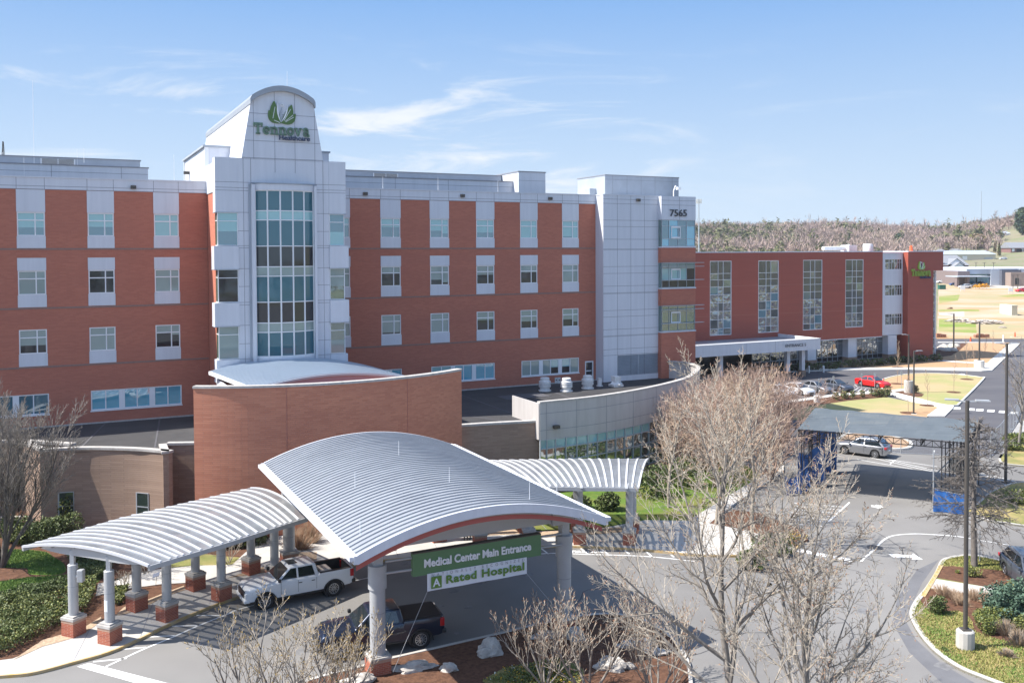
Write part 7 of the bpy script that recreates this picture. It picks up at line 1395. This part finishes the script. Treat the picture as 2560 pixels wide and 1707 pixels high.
def fence(name, label, pts, h, base_post=2.4, group=None):
    T = Thing(name, label, 'fence', (*pts[0], 0), group=group); mp_ = MB()
    for a, b in zip(pts, pts[1:]):
        l = math.hypot(b[0]-a[0], b[1]-a[1]); n = max(1, round(l/base_post))
        mp_.quad((*a,0.05),(*b,0.05),(*b,h),(*a,h))
        for z in (0.06, h): m = MB(); m.tube([(*a,z),(*b,z)], 0.025, 6); T.part('rail', m, M['galv'])
        for i in range(n): p = lerp2(a, b, i/n); m = MB(); m.tube([(*p,0),(*p,h+0.05)], 0.032, 6); m.box(p[0]-0.3,p[1]-0.12,0,p[0]+0.3,p[1]+0.12,0.06) if i % 2 else None; T.part('post', m, M['galv'])
    T.part('chain_link', mp_, M['chain_link']); return T
mat('chain_link', (0.40,0.42,0.44), 0.5, metal=0.4, trans=0.72)
fence('chain_link_fence', 'temporary chain-link fence running along the new road behind the silver SUV', [G(2100,1120)[:2],G(2252,1134)[:2],G(2333,1137)[:2],G(2402,1142)[:2]], 1.9)
fence('chain_link_fence', 'chain-link fence receding along the road at the right edge', [G(2476,1144)[:2],G(2502,1118)[:2],G(2525,1085)[:2],G(2541,1062)[:2],G(2552,1030)[:2]], 2.2)
# small post signs by the parked cars
for i, (x, y0, y1, lb) in enumerate(((1138,520,220,'grey parking sign post in front of the dark grey sedan'),(935,540,255,'grey parking sign post left of the dark grey sedan at the twigs'),(1533,470,185,'thin sign post between the dark grey and the red sedan'),(1717,455,170,'thin sign post in front of the red sedan\'s front door'),(2090,405,150,'thin sign post on the lawn right of the red sedan'))):
    X, Y, _ = G(*crop(1880,900,5.6,[(x,y0)])[0]); T = Thing('parking_sign', lb, 'sign', (X,Y,0), group='parking signs'); d = ray(*crop(1880,900,5.6,[(x,y1)])[0]); zt_ = H+d.z*Y/d.y; m = MB(); m.tube([(X,Y,0),(X,Y,zt_)], 0.03, 6); T.part('post', m, M['galv']); m = MB(); m.box(X-0.13,Y-0.06,zt_-0.55,X+0.13,Y-0.035,zt_-0.05); T.part('sign_plate', m, M['galv'], bevel=(0.01,1))
X, Y, _ = G(*crop(1880,900,5.6,[(905,600)])[0]); m = MB(); m.lathe((X,Y,0.1), [(0.33,0),(0.36,0.75),(0.38,0.8),(0.30,0.82),(0.05,0.84)], 14); single('white_bucket', m, M['white_plastic'], 'white plastic drum at the left end of the mulch strip by the twigs', 'drum', (X,Y,0.1), smooth=40)
for i, (x, y, lb) in enumerate(((797,180,'white bollard under the canopy end, left of its twin'),(1000,175,'white bollard under the canopy end, right of its twin'))):
    X, Y, _ = G(*crop(1880,900,5.6,[(x,y)])[0]); m = MB(); m.lathe((X,Y,0), [(0.16,0),(0.16,1.0),(0.10,1.1),(0.02,1.12)], 12); single('bollard', m, M['white_plastic'], lb, 'bollard', (X,Y,0), 'bollards at entrance 5', smooth=40)
X, Y, _ = si(955, 110); m = MB(); m.tube([(X,Y,0.1),(X,Y,1.9)], 0.03, 6); single('marker_post', m, M['galv'], 'thin grey post on the grass right of the conical tree trunk', 'post', (X,Y,0.1))
# ================================================================== FAR BACKGROUND
def gz(px, py):                                        # march along the sight line to the terrain
    d = ray(px, py); t = 100.0
    while t < 2500:
        p = CAM + d*t
        if p.z <= hill(p.x, p.y): break
        t += 4
    for k in range(12):
        p = CAM + d*t; t += (2.0 if p.z > hill(p.x, p.y) else -2.0)*0.5**k
    p = CAM + d*t; return p.x, p.y, hill(p.x, p.y)
def pxw(px, Y): d = ray(px, 640); return d.x*Y/d.y
def pzh(px, py, Y): d = ray(px, py); return H + d.z*Y/d.y
# clinic: grey and tan blocks with a low canopy
Yc = 363.0; ZC0 = 5.0; c8 = lambda x, y: crop(2280,540,7.129,[(x,y)])[0]
def cu(x): return pxw(c8(x, 0)[0], Yc)
def cz(y): return pzh(2440, c8(0, y)[1], Yc)
CL = Thing('clinic_building', 'low modern clinic of pale grey, dark and tan blocks beyond the dirt field', 'building', (cu(1400), Yc, ZC0))
m = MB(); m.box(cu(980), Yc, cz(1035), cu(2700), Yc+40, cz(945), 0); m.box(cu(1405), Yc-0.3, 3, cu(1560), Yc+40, cz(950), 0); m.box(cu(1556), Yc-2, 3, cu(1900), Yc+30, cz(962), 1); m.box(cu(1900), Yc-1, cz(1010), cu(2700), Yc+30, cz(950), 0); m.box(cu(1618), Yc-6, 3, cu(2700), Yc+20, cz(1005), 2); m.box(cu(800), Yc-1, 3, cu(1010), Yc+30, cz(985), 3); m.box(cu(985), Yc+1.5, 3, cu(1405), Yc+30, cz(1035), 4)
mat('clinic_grey', (0.42,0.46,0.52), 0.6); mat('clinic_dark', (0.11,0.12,0.15), 0.6); mat('clinic_tan', (0.30,0.235,0.20), 0.85, col2=(0.27,0.21,0.18), nscale=0.5); mat('clinic_brown', (0.20,0.155,0.15), 0.85)
CL.part('wall', m, [M['clinic_grey'],M['clinic_dark'],M['clinic_tan'],M['clinic_brown'],M['glass_blue']])
m = MB(); m.box(cu(620), Yc-9, cz(1078), cu(1190), Yc+1, cz(1062)); CL.part('canopy', m, M['clinic_grey'])
for x in (650, 830): m = MB(); m.box(cu(x-20), Yc-8, 4, cu(x+20), Yc-6, cz(1075)); CL.part('canopy_column', m, M['clinic_brown'])
m = MB(); m.box(cu(1185), Yc+0.9, cz(1200), cu(1400), Yc+1.4, cz(1095)); CL.part('window', m, M['glass_blue'])
m = MB(); m.box(cu(1692), Yc-6.2, cz(1215), cu(1755), Yc-5.9, cz(1103)); CL.part('window', m, M['glass_dark'])
m = MB(); m.box(cu(975), Yc-0.2, cz(945), cu(2700), Yc+40.2, cz(938)); CL.part('roof', m, M['letter_white'])
# gabled brick house with white pediments
Yg = 430; gu = lambda x: pxw(c8(x,0)[0], Yg); gzz = lambda y: pzh(2400, c8(0,y)[1], Yg)
GH = Thing('gabled_building', 'brick building with two white gables, left of the pale grey clinic', 'building', (gu(780), Yg, 7.0))
m = MB(); m.box(gu(500), Yg, 4, gu(1010), Yg+22, gzz(880), 0); m.box(gu(640), Yg-4, 4, gu(910), Yg, gzz(925), 0); GH.part('wall', m, mat('far_brick', (0.22,0.12,0.11), 0.9))
m = MB(); z0, z1 = gzz(880), gzz(775); m.add([(gu(490),Yg-0.5,z0),(gu(1025),Yg-0.5,z0),(gu(1025),Yg+22.5,z0),(gu(490),Yg+22.5,z0),(gu(520),Yg+11,z1+2),(gu(1000),Yg+11,z1+2)], [(0,1,5,4),(1,2,5),(2,3,4,5),(3,0,4)]); 
for xa, xm, xb, yb_, yt_, dy in ((640,785,935,865,755,-1),(625,760,905,930,820,-5)):
    a, c, b = gu(xa), gu(xm), gu(xb); zb, zt_ = gzz(yb_), gzz(yt_); m.add([(a,Yg+dy,zb),(c,Yg+dy,zt_),(b,Yg+dy,zb),(a,Yg+11,zb),(c,Yg+11,zt_),(b,Yg+11,zb)], [(0,1,4,3),(1,2,5,4)])
GH.part('roof', m, mat('far_roof', (0.23,0.24,0.26), 0.8))
for xa, xm, xb, yb_, yt_, dy in ((655,785,920,862,768,-0.8),(640,760,890,924,834,-4.8)):
    m = MB(); m.add([(gu(xa),Yg+dy,gzz(yb_)),(gu(xb),Yg+dy,gzz(yb_)),(gu(xm),Yg+dy,gzz(yt_))], [(0,1,2)]); GH.part('pediment', m, M['letter_white'])
for x in (735, 540): m = MB(); m.box(gu(x-14), (Yg-4.1 if x == 735 else Yg-0.1), gzz(1000), gu(x+14), (Yg-4 if x == 735 else Yg), gzz(940)); GH.part('window', m, M['letter_white'])
# warehouse, two hillside houses
def block(name, label, px0, px1, py0, py1, depth, wallm, roofm, gable=0.0, doors=()):
    x, y, z = gz((px0+px1)/2, py0); u = lambda p: pxw(p, y); zt_ = pzh((px0+px1)/2, py1, y); T = Thing(name, label, 'building', (x, y, z)); m = MB(); m.box(u(px0), y, z-3, u(px1), y+depth, zt_); T.part('wall', m, wallm)
    m = MB(); g = gable; m.add([(u(px0)-0.6,y-0.6,zt_),(u(px1)+0.6,y-0.6,zt_),(u(px1)+0.6,y+depth+0.6,zt_),(u(px0)-0.6,y+depth+0.6,zt_),(u(px0)-0.6,y+depth/2,zt_+g),(u(px1)+0.6,y+depth/2,zt_+g)], [(0,1,5,4),(2,3,4,5),(1,2,5),(3,0,4),(3,2,1,0)]); T.part('roof', m, roofm)
    for a, b, c, d_, mt in doors: m = MB(); m.box(u(a), y-0.12, pzh(a, c, y), u(b), y-0.02, pzh(a, d_, y)); T.part('door' if b-a > 6 else 'window', m, mt)
    return T
mat('far_cream', (0.60,0.56,0.44), 0.8); mat('far_metal', (0.40,0.44,0.50), 0.5)
block('warehouse', 'long cream warehouse with a pale metal roof on the slope behind the clinic', 2353, 2489, 651, 636, 30, M['far_cream'], M['far_metal'], 2.5, ((2384,2398,650,641,M['letter_white']),(2406,2418,650,640,M['letter_white']),(2461,2481,650,644,M['frame_alu'])))
block('hillside_house', 'grey roofed house with pale walls and a porch at the right edge of the hill', 2527, 2580, 630, 620, 14, M['far_brick'], M['far_roof'], 4.0, ((2530,2536,629,622,M['letter_white']),(2541,2556,630,623,M['black']),(2553,2558,630,622,M['letter_white'])))
block('hillside_house', 'small white house high on the wooded hill near the right edge', 2498, 2524, 590, 584, 12, M['letter_white'], M['far_metal'], 2.0, ((2508,2511,590,586,M['black']),))
block('hillside_house', 'small red shed with dark roof just right of the red building\'s roof corner', 2352, 2359, 635, 626, 8, M['red_panel'], M['far_roof'], 1.0)
block('hillside_house', 'little white cottage between the red shed and the cream warehouse', 2389, 2405, 633, 627, 10, M['letter_white'], M['far_roof'], 1.5)
# shipping container, pallets of bricks, rubble, far objects on the site
def gq(x, y): return GS(*q([(x, y)])[0])
x, y, z = gq(1850, 350); T = Thing('shipping_container', 'cream shipping container at the right edge of the building site', 'container', (x, y, z)); m = MB(); x0 = gq(1745, 345)[0]; x1 = gq(1935, 360)[0]; zt_ = z+2.75; m.box(x0, y, z-0.1, x1, y+6, zt_)
n = 14
for i in range(n): a = x0+(x1-x0)*(i+0.3)/n; m.box(a, y-0.05, z+0.2, a+(x1-x0)/n*0.4, y, zt_-0.2)
m.box(x0-0.05, y-0.08, z, x1+0.05, y, z+0.2); m.box(x0-0.05, y-0.08, zt_-0.2, x1+0.05, y, zt_); T.part('body', m, M['far_cream']); m = MB(); m.box(x1+0.001, y+0.1, z+0.1, x1+0.03, y+5.9, zt_-0.15); T.part('side_wall', m, M['clinic_dark'])
mat('stack_brick', (0.36,0.17,0.10), 0.9, col2=(0.24,0.12,0.08), nscale=2.5)
for i, (xa, xb, yb_, lb) in enumerate(((440,620,745,'stack of red bricks on pallets just right of the glazed stair'),(1130,1390,750,'wide stack of red bricks on pallets beyond the cross street'))):
    a = gq(xa, yb_); b = gq(xb, yb_); T = Thing('brick_stack', lb, 'brick stack', a); m = MB(); n = 5 if i else 4; w = (b[0]-a[0])/n; m2 = MB(); R = random.Random(i); z = a[2]
    for k in range(n):
        m.box(a[0]+w*k+0.04, a[1], z+0.12, a[0]+w*(k+1)-0.04, a[1]+0.9, z+0.65+0.3*R.random()); m2.box(a[0]+w*k, a[1]-0.05, z, a[0]+w*(k+1), a[1]+0.95, z+0.12)
    T.part('bricks', m, M['stack_brick']); T.part('pallet', m2, M['dry_stem'])
for i, (xa, xb, yc_, h, lb) in enumerate(((640,1060,460,0.75,'heap of pale rubble on the green strip, the left of two'),(1040,1600,490,0.9,'wider heap of whitish rubble behind the far lamp post'),(1550,1680,570,0.4,'small pale rubble heap on the green strip'))):
    a, b = gq(xa, yc_), gq(xb, yc_); bm = bmesh.new(); bmesh.ops.create_icosphere(bm, subdivisions=5, radius=1.0); from mathutils import noise as _n
    for v in bm.verts: k = 1+0.35*_n.noise(v.co*3+Vector((i*9,0,0)))+0.22*_n.noise(v.co*9)+0.15*_n.noise(v.co*21); v.co = Vector((v.co.x*(b[0]-a[0])/2*k, v.co.y*(b[0]-a[0])/3.5*k, max(v.co.z*h*k, -0.3)))
    me = bpy.data.meshes.new('rubble_heap'); bm.to_mesh(me); bm.free(); me.materials.append(M['gravel']); o = bpy.data.objects.new('rubble_heap', me); C.objects.link(o); o.location = ((a[0]+b[0])/2, a[1], a[2]); tag(o, lb, 'rubble', 'rubble heaps on the site')
def g8(x, y): return GS(*c8(x, y))
x, y, z = g8(548, 1310); T = Thing('dumpster', 'dark green dumpster right of the red building\'s glazed stair', 'dumpster', (x, y, z)); m = MB(); m.box(x-1.2,y,z+0.1,x+1.2,y+1.6,z+1.6); T.part('body', m, mat('dumpster_green', (0.02,0.12,0.085), 0.6), bevel=(0.08,1)); m = MB(); m.box(x-1.22,y-0.03,z+1.6,x+1.22,y+1.62,z+1.7); T.part('lid', m, M['dumpster_green'])
mat('paint_blue', (0.02,0.10,0.35), 0.3, coat=0.8)
for i, (xx, yy, k, p, lb, hd) in enumerate(((945,1296,'suv','paint_truck_white','white minivan parked before the clinic, left of the yellow bush',184),(775,1240,'sedan','paint_blue','blue car parked left of the white minivan',170),(1110,1272,'sedan','paint_silver','silver car half behind the white minivan\'s rear',178),(540,1205,'suv','paint_truck_white','white car just above the green dumpster',175),(1960,1355,'sedan','paint_red','red car cut by the right edge beyond the site',190),(1625,778,'suv','paint_truck_white','white pickup on the slope right of the cream warehouse',180),(1215,1245,'suv','paint_grey','grey car before the clinic between minivan and yellow bush',100),(950,1225,'sedan','paint_blue','dark blue car behind the white minivan\'s hood',182),(1050,1225,'sedan','paint_truck_white','white car in the back row between the blue and the silver car',176))):
    px, py = c8(xx, yy); X, Y, Z = gz(px, py); make_vehicle('distant_car', lb, 'car', (X, Y, Z+0.07), hd, k, p, group='cars by the clinic')
R = random.Random(8); x, y, z = g8(1240, 1300); mb = MB(); pts = []
for k in range(4):
    cx = x-2.2+k*1.35
    for _ in range(150): d = rdir(R); pts.append(Vector((cx+d.x*0.95, y+d.y*0.8, z+0.55+abs(d.z)*(1.1+k*0.12))))
leaves(mb, R, pts, 0.2, 1); T = Thing('forsythia_bush', 'bright yellow flowering bush row before the clinic', 'shrub', (x, y, z)); T.part('foliage', mb, mat('forsythia', (0.70,0.38,0.02), 0.8)); mb = MB()
for k in range(4): mb.tube([(x-2.2+k*1.35,y,z),(x-2.2+k*1.35,y,z+0.8)], 0.05, 5)
T.part('stems', mb, M['bark_dark'])
for i, (xx, yy, lb) in enumerate(((905,1345,'white sign board on legs at the site edge before the minivan'),(1760,1385,'white sign board on legs near the red car at the right edge'))):
    X, Y, Z = g8(xx, yy); T = Thing('site_sign', lb, 'sign', (X, Y, Z), group='white boards on the site'); w = 0.85; m = MB(); m.box(X-w,Y,Z+0.7,X+w,Y+0.06,Z+2.1); T.part('panel', m, M['letter_white'])
    for s_ in (-1, 1): m = MB(); m.box(X+s_*w*0.85-0.05,Y+0.06,Z,X+s_*w*0.85+0.05,Y+0.12,Z+2.0); T.part('leg', m, M['letter_white'])
for i, (xx, y0, y1, lb) in enumerate(((1137,1210,825,'tall thin dark light pole before the clinic, leftmost of three'),(1287,1215,830,'tall thin dark light pole before the clinic, middle one'),(1451,1230,830,'tall thin dark light pole before the pale clinic wall, rightmost of three'),(1800,1280,1055,'shorter light pole in front of the tan clinic block'),(1885,1290,1045,'shorter light pole right of the slit window of the tan clinic block'))):
    px, py = c8(xx, y0); X, Y, Z = GS(px, py); zt_ = pzh(px, c8(0,y1)[1], Y); m = MB(); m.tube([(X,Y,Z),(X,Y,zt_)], [0.15,0.11], 6); m.box(X-0.7,Y-0.15,zt_-0.12,X+0.7,Y+0.15,zt_); single('light_pole', m, M['dark_steel'], lb, 'light pole', (X,Y,Z), 'light poles by the clinic')
x, y, z = G(*q([(1625,830)])[0]); m = MB(); m.lathe((x,y,0), [(0.16,0),(0.16,1.45),(0.10,1.55),(0.02,1.56)], 12); single('white_post', m, M['white_plastic'], 'white upright cylinder at the end of the sidewalk by the cross street', 'post', (x,y,0), smooth=40)
x, y, z = gq(1835, 735); T = Thing('traffic_barrel', 'orange barrier post at the corner of the cross street', 'barrier', (x,y,z)); m = MB(); m.lathe((x,y,z+0.1), [(0.16,0),(0.14,0.5),(0.10,1.0),(0.03,1.05)], 10); T.part('barrel', m, M['orange_plastic']); m = MB(); m.box(x-0.9,y-0.3,z,x+0.9,y+0.3,z+0.12); T.part('base', m, M['far_cream'])
x, y, z = G(*q([(1045,810)])[0]); m = MB(); m.lathe((x,y,0), [(0.2,0),(0.15,0.25),(0.17,0.7),(0.1,0.95),(0.03,1.0)], 10); single('traffic_barrel', m, M['orange_plastic'], 'orange marker on the far side of the cross street before the bricks', 'barrier', (x,y,0))
x, y, z = gq(700, 235); m = MB(); m.box(x-0.4,y,z,x+0.4,y+0.8,z+0.55); m.box(x-1.0,y+0.2,z,x-0.45,y+0.7,z+0.25); single('timber_stack', m, M['dry_stem'], 'small timber stack on the clay field right of the glazed stair', 'timber stack', (x,y,z))
T = Thing('landscape_stones', 'pale landscape stones and yellow sacks at the foot of the glazed stair', 'stone pile', G(*q([(640,940)])[0])); R = random.Random(3); mb = MB()
for _ in range(34): X, Y, _z = G(*q([(R.uniform(500,800), R.uniform(900,985))])[0]); s_ = R.uniform(0.3,0.8); mb.lathe((X,Y,0.08), [(s_,0),(s_*0.9,s_*0.4),(s_*0.3,s_*0.75)], 7, R.choice((0,0,1)))
T.part('stones', mb, [M['gravel'], M['far_cream']], smooth=50)
# antennas
for px, pyb, pyt, Y, lb in ((1747,620,498,420,'slim cell mast rising behind the tall white number tower'),(2452,560,478,1100,'faint tall lattice mast on the hill at the right')):
    X = pxw(px, Y); z0 = hill(X, Y); zt_ = pzh(px, pyt, Y); T = Thing('cell_mast', lb, 'mast', (X, Y, z0)); m = MB(); m.tube([(X,Y,z0-1),(X,Y,zt_)], [0.45,0.2] if Y < 600 else [0.5,0.3], 6); T.part('mast', m, M['frame_alu'])
    if Y < 600:
        m = MB()
        for a in range(6): m.box(X+1.1*math.cos(a*1.05)-0.15, Y+1.1*math.sin(a*1.05)-0.15, zt_-2.0, X+1.1*math.cos(a*1.05)+0.15, Y+1.1*math.sin(a*1.05)+0.15, zt_)
        m.box(X-1.2,Y-0.1,zt_-1.2,X+1.2,Y+0.1,zt_-1.0); T.part('antenna', m, M['white_plastic'])
Y = 300; X = pxw(13, Y); zt_ = pzh(13, 354, Y); zb_ = 30; T = Thing('lattice_tower', 'small lattice tower tip above the roof at the far left', 'mast', (X, Y, hill(X,Y))); m = MB(); hw = 1.3
for sx_, sy_ in ((-1,-1),(1,-1),(1,1),(-1,1)): m.bar((X+sx_*hw*2,Y+sy_*hw*2,0),(X+sx_*0.1,Y+sy_*0.1,zt_),0.12,0.12)
for i in range(16): t = i/16; w = hw*2*(1-t); z = zt_*t; m.bar((X-w,Y-w,z),(X+w*0.93,Y-w*0.93,z+zt_/16),0.07,0.07); m.bar((X+w,Y-w,z),(X-w*0.93,Y-w*0.93,z+zt_/16),0.07,0.07)
T.part('lattice', m, M['dark_steel'])
# two columnar cypresses and a few single evergreens, each a tree of its own
def evergreen(name, label, px, py, hpx, wpx, mats, seed, conical=True, n=700):
    x, y, z = gz(px, py); R = random.Random(seed); h = hpx*y/FPX; w = wpx*y/FPX/2; T = Thing(name, label, 'tree', (x, y, z), group='evergreens on the slope'); mb = MB(); pts = []
    for _ in range(n):
        t = R.random()**0.8; a = R.uniform(0,6.28); r = w*((1-t)**0.7 if conical else math.sqrt(max(0.02, 1-(2*t-1)**2)))*R.uniform(0.55,1.05); pts.append(Vector((x+r*math.cos(a), y+r*math.sin(a), z+h*(0.06+0.94*t))))
    leaves(mb, R, pts, max(0.5, w*0.22), len(mats)); T.part('crown', mb, [M[k] for k in mats]); mb = MB(); mb.tube([(x,y,z-0.5),(x,y,z+h*0.6)], [w*0.12,w*0.05], 6); T.part('trunk', mb, M['bark_dark'])
evergreen('cypress_tree', 'brownish columnar cypress on the slope, left of a pair', 2487, 630, 22, 8, ['leaf_b','dry_stem'], 1); evergreen('cypress_tree', 'taller columnar cypress on the slope, right of a pair', 2498, 640, 32, 10, ['leaf_b','dry_stem','leaf_a'], 2)
evergreen('pine_tree', 'conical dark pine showing above the red building\'s roof duct', 2124, 618, 32, 15, ['leaf_c','leaf_a'], 3); evergreen('pine_tree', 'wide dark pine above the red building near its white strip', 2250, 618, 34, 30, ['leaf_c','leaf_blue_dark','leaf_a'], 4, False, 1100)
evergreen('pine_tree', 'tall dark pine cut by the right edge above the hillside house', 2556, 588, 68, 34, ['leaf_c','leaf_blue_dark'], 5, False, 1400); evergreen('pine_tree', 'low pine row piece above the right part of the red roof', 2310, 616, 18, 20, ['leaf_b','leaf_a'], 6, False, 600); evergreen('pine_tree', 'broad pale olive pine left above the long red roof', 1790, 622, 26, 40, ['leaf_b','leaf_lime'], 7, False, 900)
evergreen('pine_tree', 'olive pine above the red roof left of its conical neighbour', 1880, 622, 28, 36, ['leaf_b','leaf_a'], 8, False, 900)
evergreen('blooming_tree', 'pinkish flowering round tree on the hill before the small white house', 2470, 598, 26, 30, ['pink_metal','bark_pink'], 9, False, 800); evergreen('blooming_tree', 'yellow green budding round tree behind the clinic', 2442, 622, 34, 48, ['leaf_lime','dry_stem_pale','bark_tan'], 10, False, 1100)
# the wood on the hill, one mass of bare crowns
R = random.Random(12); mb = MB(); wm = ['wood_a','wood_b','wood_c','wood_d','wood_e','wood_pine']
for nm, c in zip(wm, ((0.34,0.245,0.215),(0.37,0.28,0.235),(0.315,0.24,0.22),(0.38,0.30,0.245),(0.33,0.25,0.24),(0.16,0.165,0.085))): mat(nm, c, 0.95, spec=0.1)
from mathutils import noise as _nz
cnt = 0
while cnt < 3000:
    a = math.atan2(R.uniform(0.14, 0.66), 1.0); D = 560+640*R.random()**0.85; x, y = D*math.sin(a), D*math.cos(a); hz = hill(x, y); px = CXP+FPX*x/y
    py = 629-(hz-18.5)*FPX/y
    if px > 2330 and py > 634 : continue
    if px > 2505 and 590 < py < 660: continue
    if px > 2440 and py > 622 and R.random() < 0.85: continue
    if px > 2490 and 576 < py < 600 and y < 800: continue
    cnt += 1; g1 = _nz.noise(Vector((x*0.012, y*0.006, 3.0))); g2_ = _nz.noise(Vector((x*0.02, y*0.009, 9.0))); k = (0,1,2,3,4)[int(min(4, max(0, (g1+0.55)*4.6+R.uniform(-.8,.8))))]
    if g2_ > 0.28 or R.random() < 0.03: k = 5
    if px < 1990 and py > 588 and g2_ > -0.15 and R.random() < 0.6: k = 5
    h = R.uniform(8, 13)*(1+0.35*max(0, g2_)) + (R.uniform(4, 8) if R.random() < 0.06 else 0); w = R.uniform(2.6, 5.4)
    if k == 5: h *= 0.85; w *= 0.8
    for _ in range(40):
        d = rdir(R); r = R.random()**0.4; p = Vector((x+d.x*w*r, y+d.y*w*r, hz+h*0.60+d.z*h*0.42*r)); u_ = Vector((d.x*0.8+R.uniform(-.4,.4), d.y*0.8+R.uniform(-.4,.4), 0.9 if k != 5 else R.uniform(-.3,.6))).normalized(); sd = u_.orthogonal().normalized(); sd = (sd*math.cos(_)+u_.cross(sd)*math.sin(_)); l = R.uniform(0.8,1.9); b = R.uniform(0.12,0.34) if k != 5 else R.uniform(0.5,0.9)
        mb.add([p-u_*l-sd*b, p-u_*l+sd*b, p+u_*l+sd*b*0.3, p+u_*l-sd*b*0.3], [(0,1,2,3)], k)
    mb.add([(x-0.22,y,hz-0.5),(x+0.22,y,hz-0.5),(x+0.10,y,hz+h*0.85),(x-0.10,y,hz+h*0.85)], [(0,1,2,3)], 2 if k != 1 else 3)
struct('far_wood', mb, [M[k] for k in wm], kind='stuff')
mb = MB(); R = random.Random(44)                        # the tree line behind the viewpoint, mirrored in the office glass
for _ in range(420):
    x, y = (R.uniform(-160, 400), R.uniform(-240, -195)) if _ < 170 else (R.uniform(330, 440), R.uniform(-190, 420)); h = R.uniform(10, 18); w = R.uniform(3, 5.5); k = R.choice((0,1,2,5,5))
    for i in range(40):
        d = rdir(R); r = R.random()**0.4; p = Vector((x+d.x*w*r, y+d.y*w*r, h*0.58+d.z*h*0.42*r)); a = rdir(R)*R.uniform(0.6,1.4); b = rdir(R)*R.uniform(0.5,1.0); mb.add([p-a, p-b, p+a, p+b], [(0,1,2,3)], k)
    mb.add([(x-0.3,y,-0.3),(x+0.3,y,-0.3),(x+0.15,y,h*0.7),(x-0.15,y,h*0.7)], [(0,1,2,3)], 2)
struct('tree_line', mb, [M[k] for k in wm], kind='stuff')
# cars of the big lot to the right, which the office glass mirrors; one mass of parked cars
src = [o for o in bpy.data.objects if o.name.startswith('distant_car') and o.type == 'EMPTY' and not o.parent][1]; geo = []
for ch in src.children:
    if ch.name.split('.')[0] in ('body','window','windshield','rear_window','wheel'): geo.append((ch.name.split('.')[0], [tuple(v.co) for v in ch.data.vertices], [tuple(p.vertices) for p in ch.data.polygons]))
    for g in ch.children:
        if g.name.startswith('cab'): geo.append(('cab', [tuple(v.co) for v in g.data.vertices], [tuple(p.vertices) for p in g.data.polygons]))
mb = MB(); R = random.Random(71); cm = ['paint_truck_white','paint_silver','paint_grey','paint_navy','paint_red','car_glass','rubber']
for rw in range(7):
    for k in range(15):
        if R.random() < 0.25: continue
        x, y = 118+rw*13.5+(rw % 2)*3, 40+k*8.2; a = rad(20+(180 if R.random() < 0.4 else 0)); c, s_ = math.cos(a), math.sin(a); p = R.choice((0,0,0,1,1,2,3,3,4))
        for nm, vs, fs in geo: mb.add([(x+v[0]*c-v[1]*s_, y+v[0]*s_+v[1]*c, v[2]) for v in vs], fs, p if nm in ('body','cab') else (6 if nm == 'wheel' else 5))
struct('parked_cars', mb, [M[k] for k in cm], kind='stuff', smooth=38)
# ================================================================== HAZE
m = bpy.data.materials.new('haze'); m.use_nodes = True; t = m.node_tree; t.nodes.remove(t.nodes['Principled BSDF']); pv = t.nodes.new('ShaderNodeVolumePrincipled'); pv.inputs['Color'].default_value = (0.86,0.91,1.0,1); pv.inputs['Density'].default_value = 0.00013; pv.inputs['Anisotropy'].default_value = 0.2
t.links.new(pv.outputs[0], t.nodes['Material Output'].inputs['Volume'])
mb = MB(); mb.box(-905,-252,-1.3, 1505,1855,95); struct('haze', mb, m, kind='stuff')
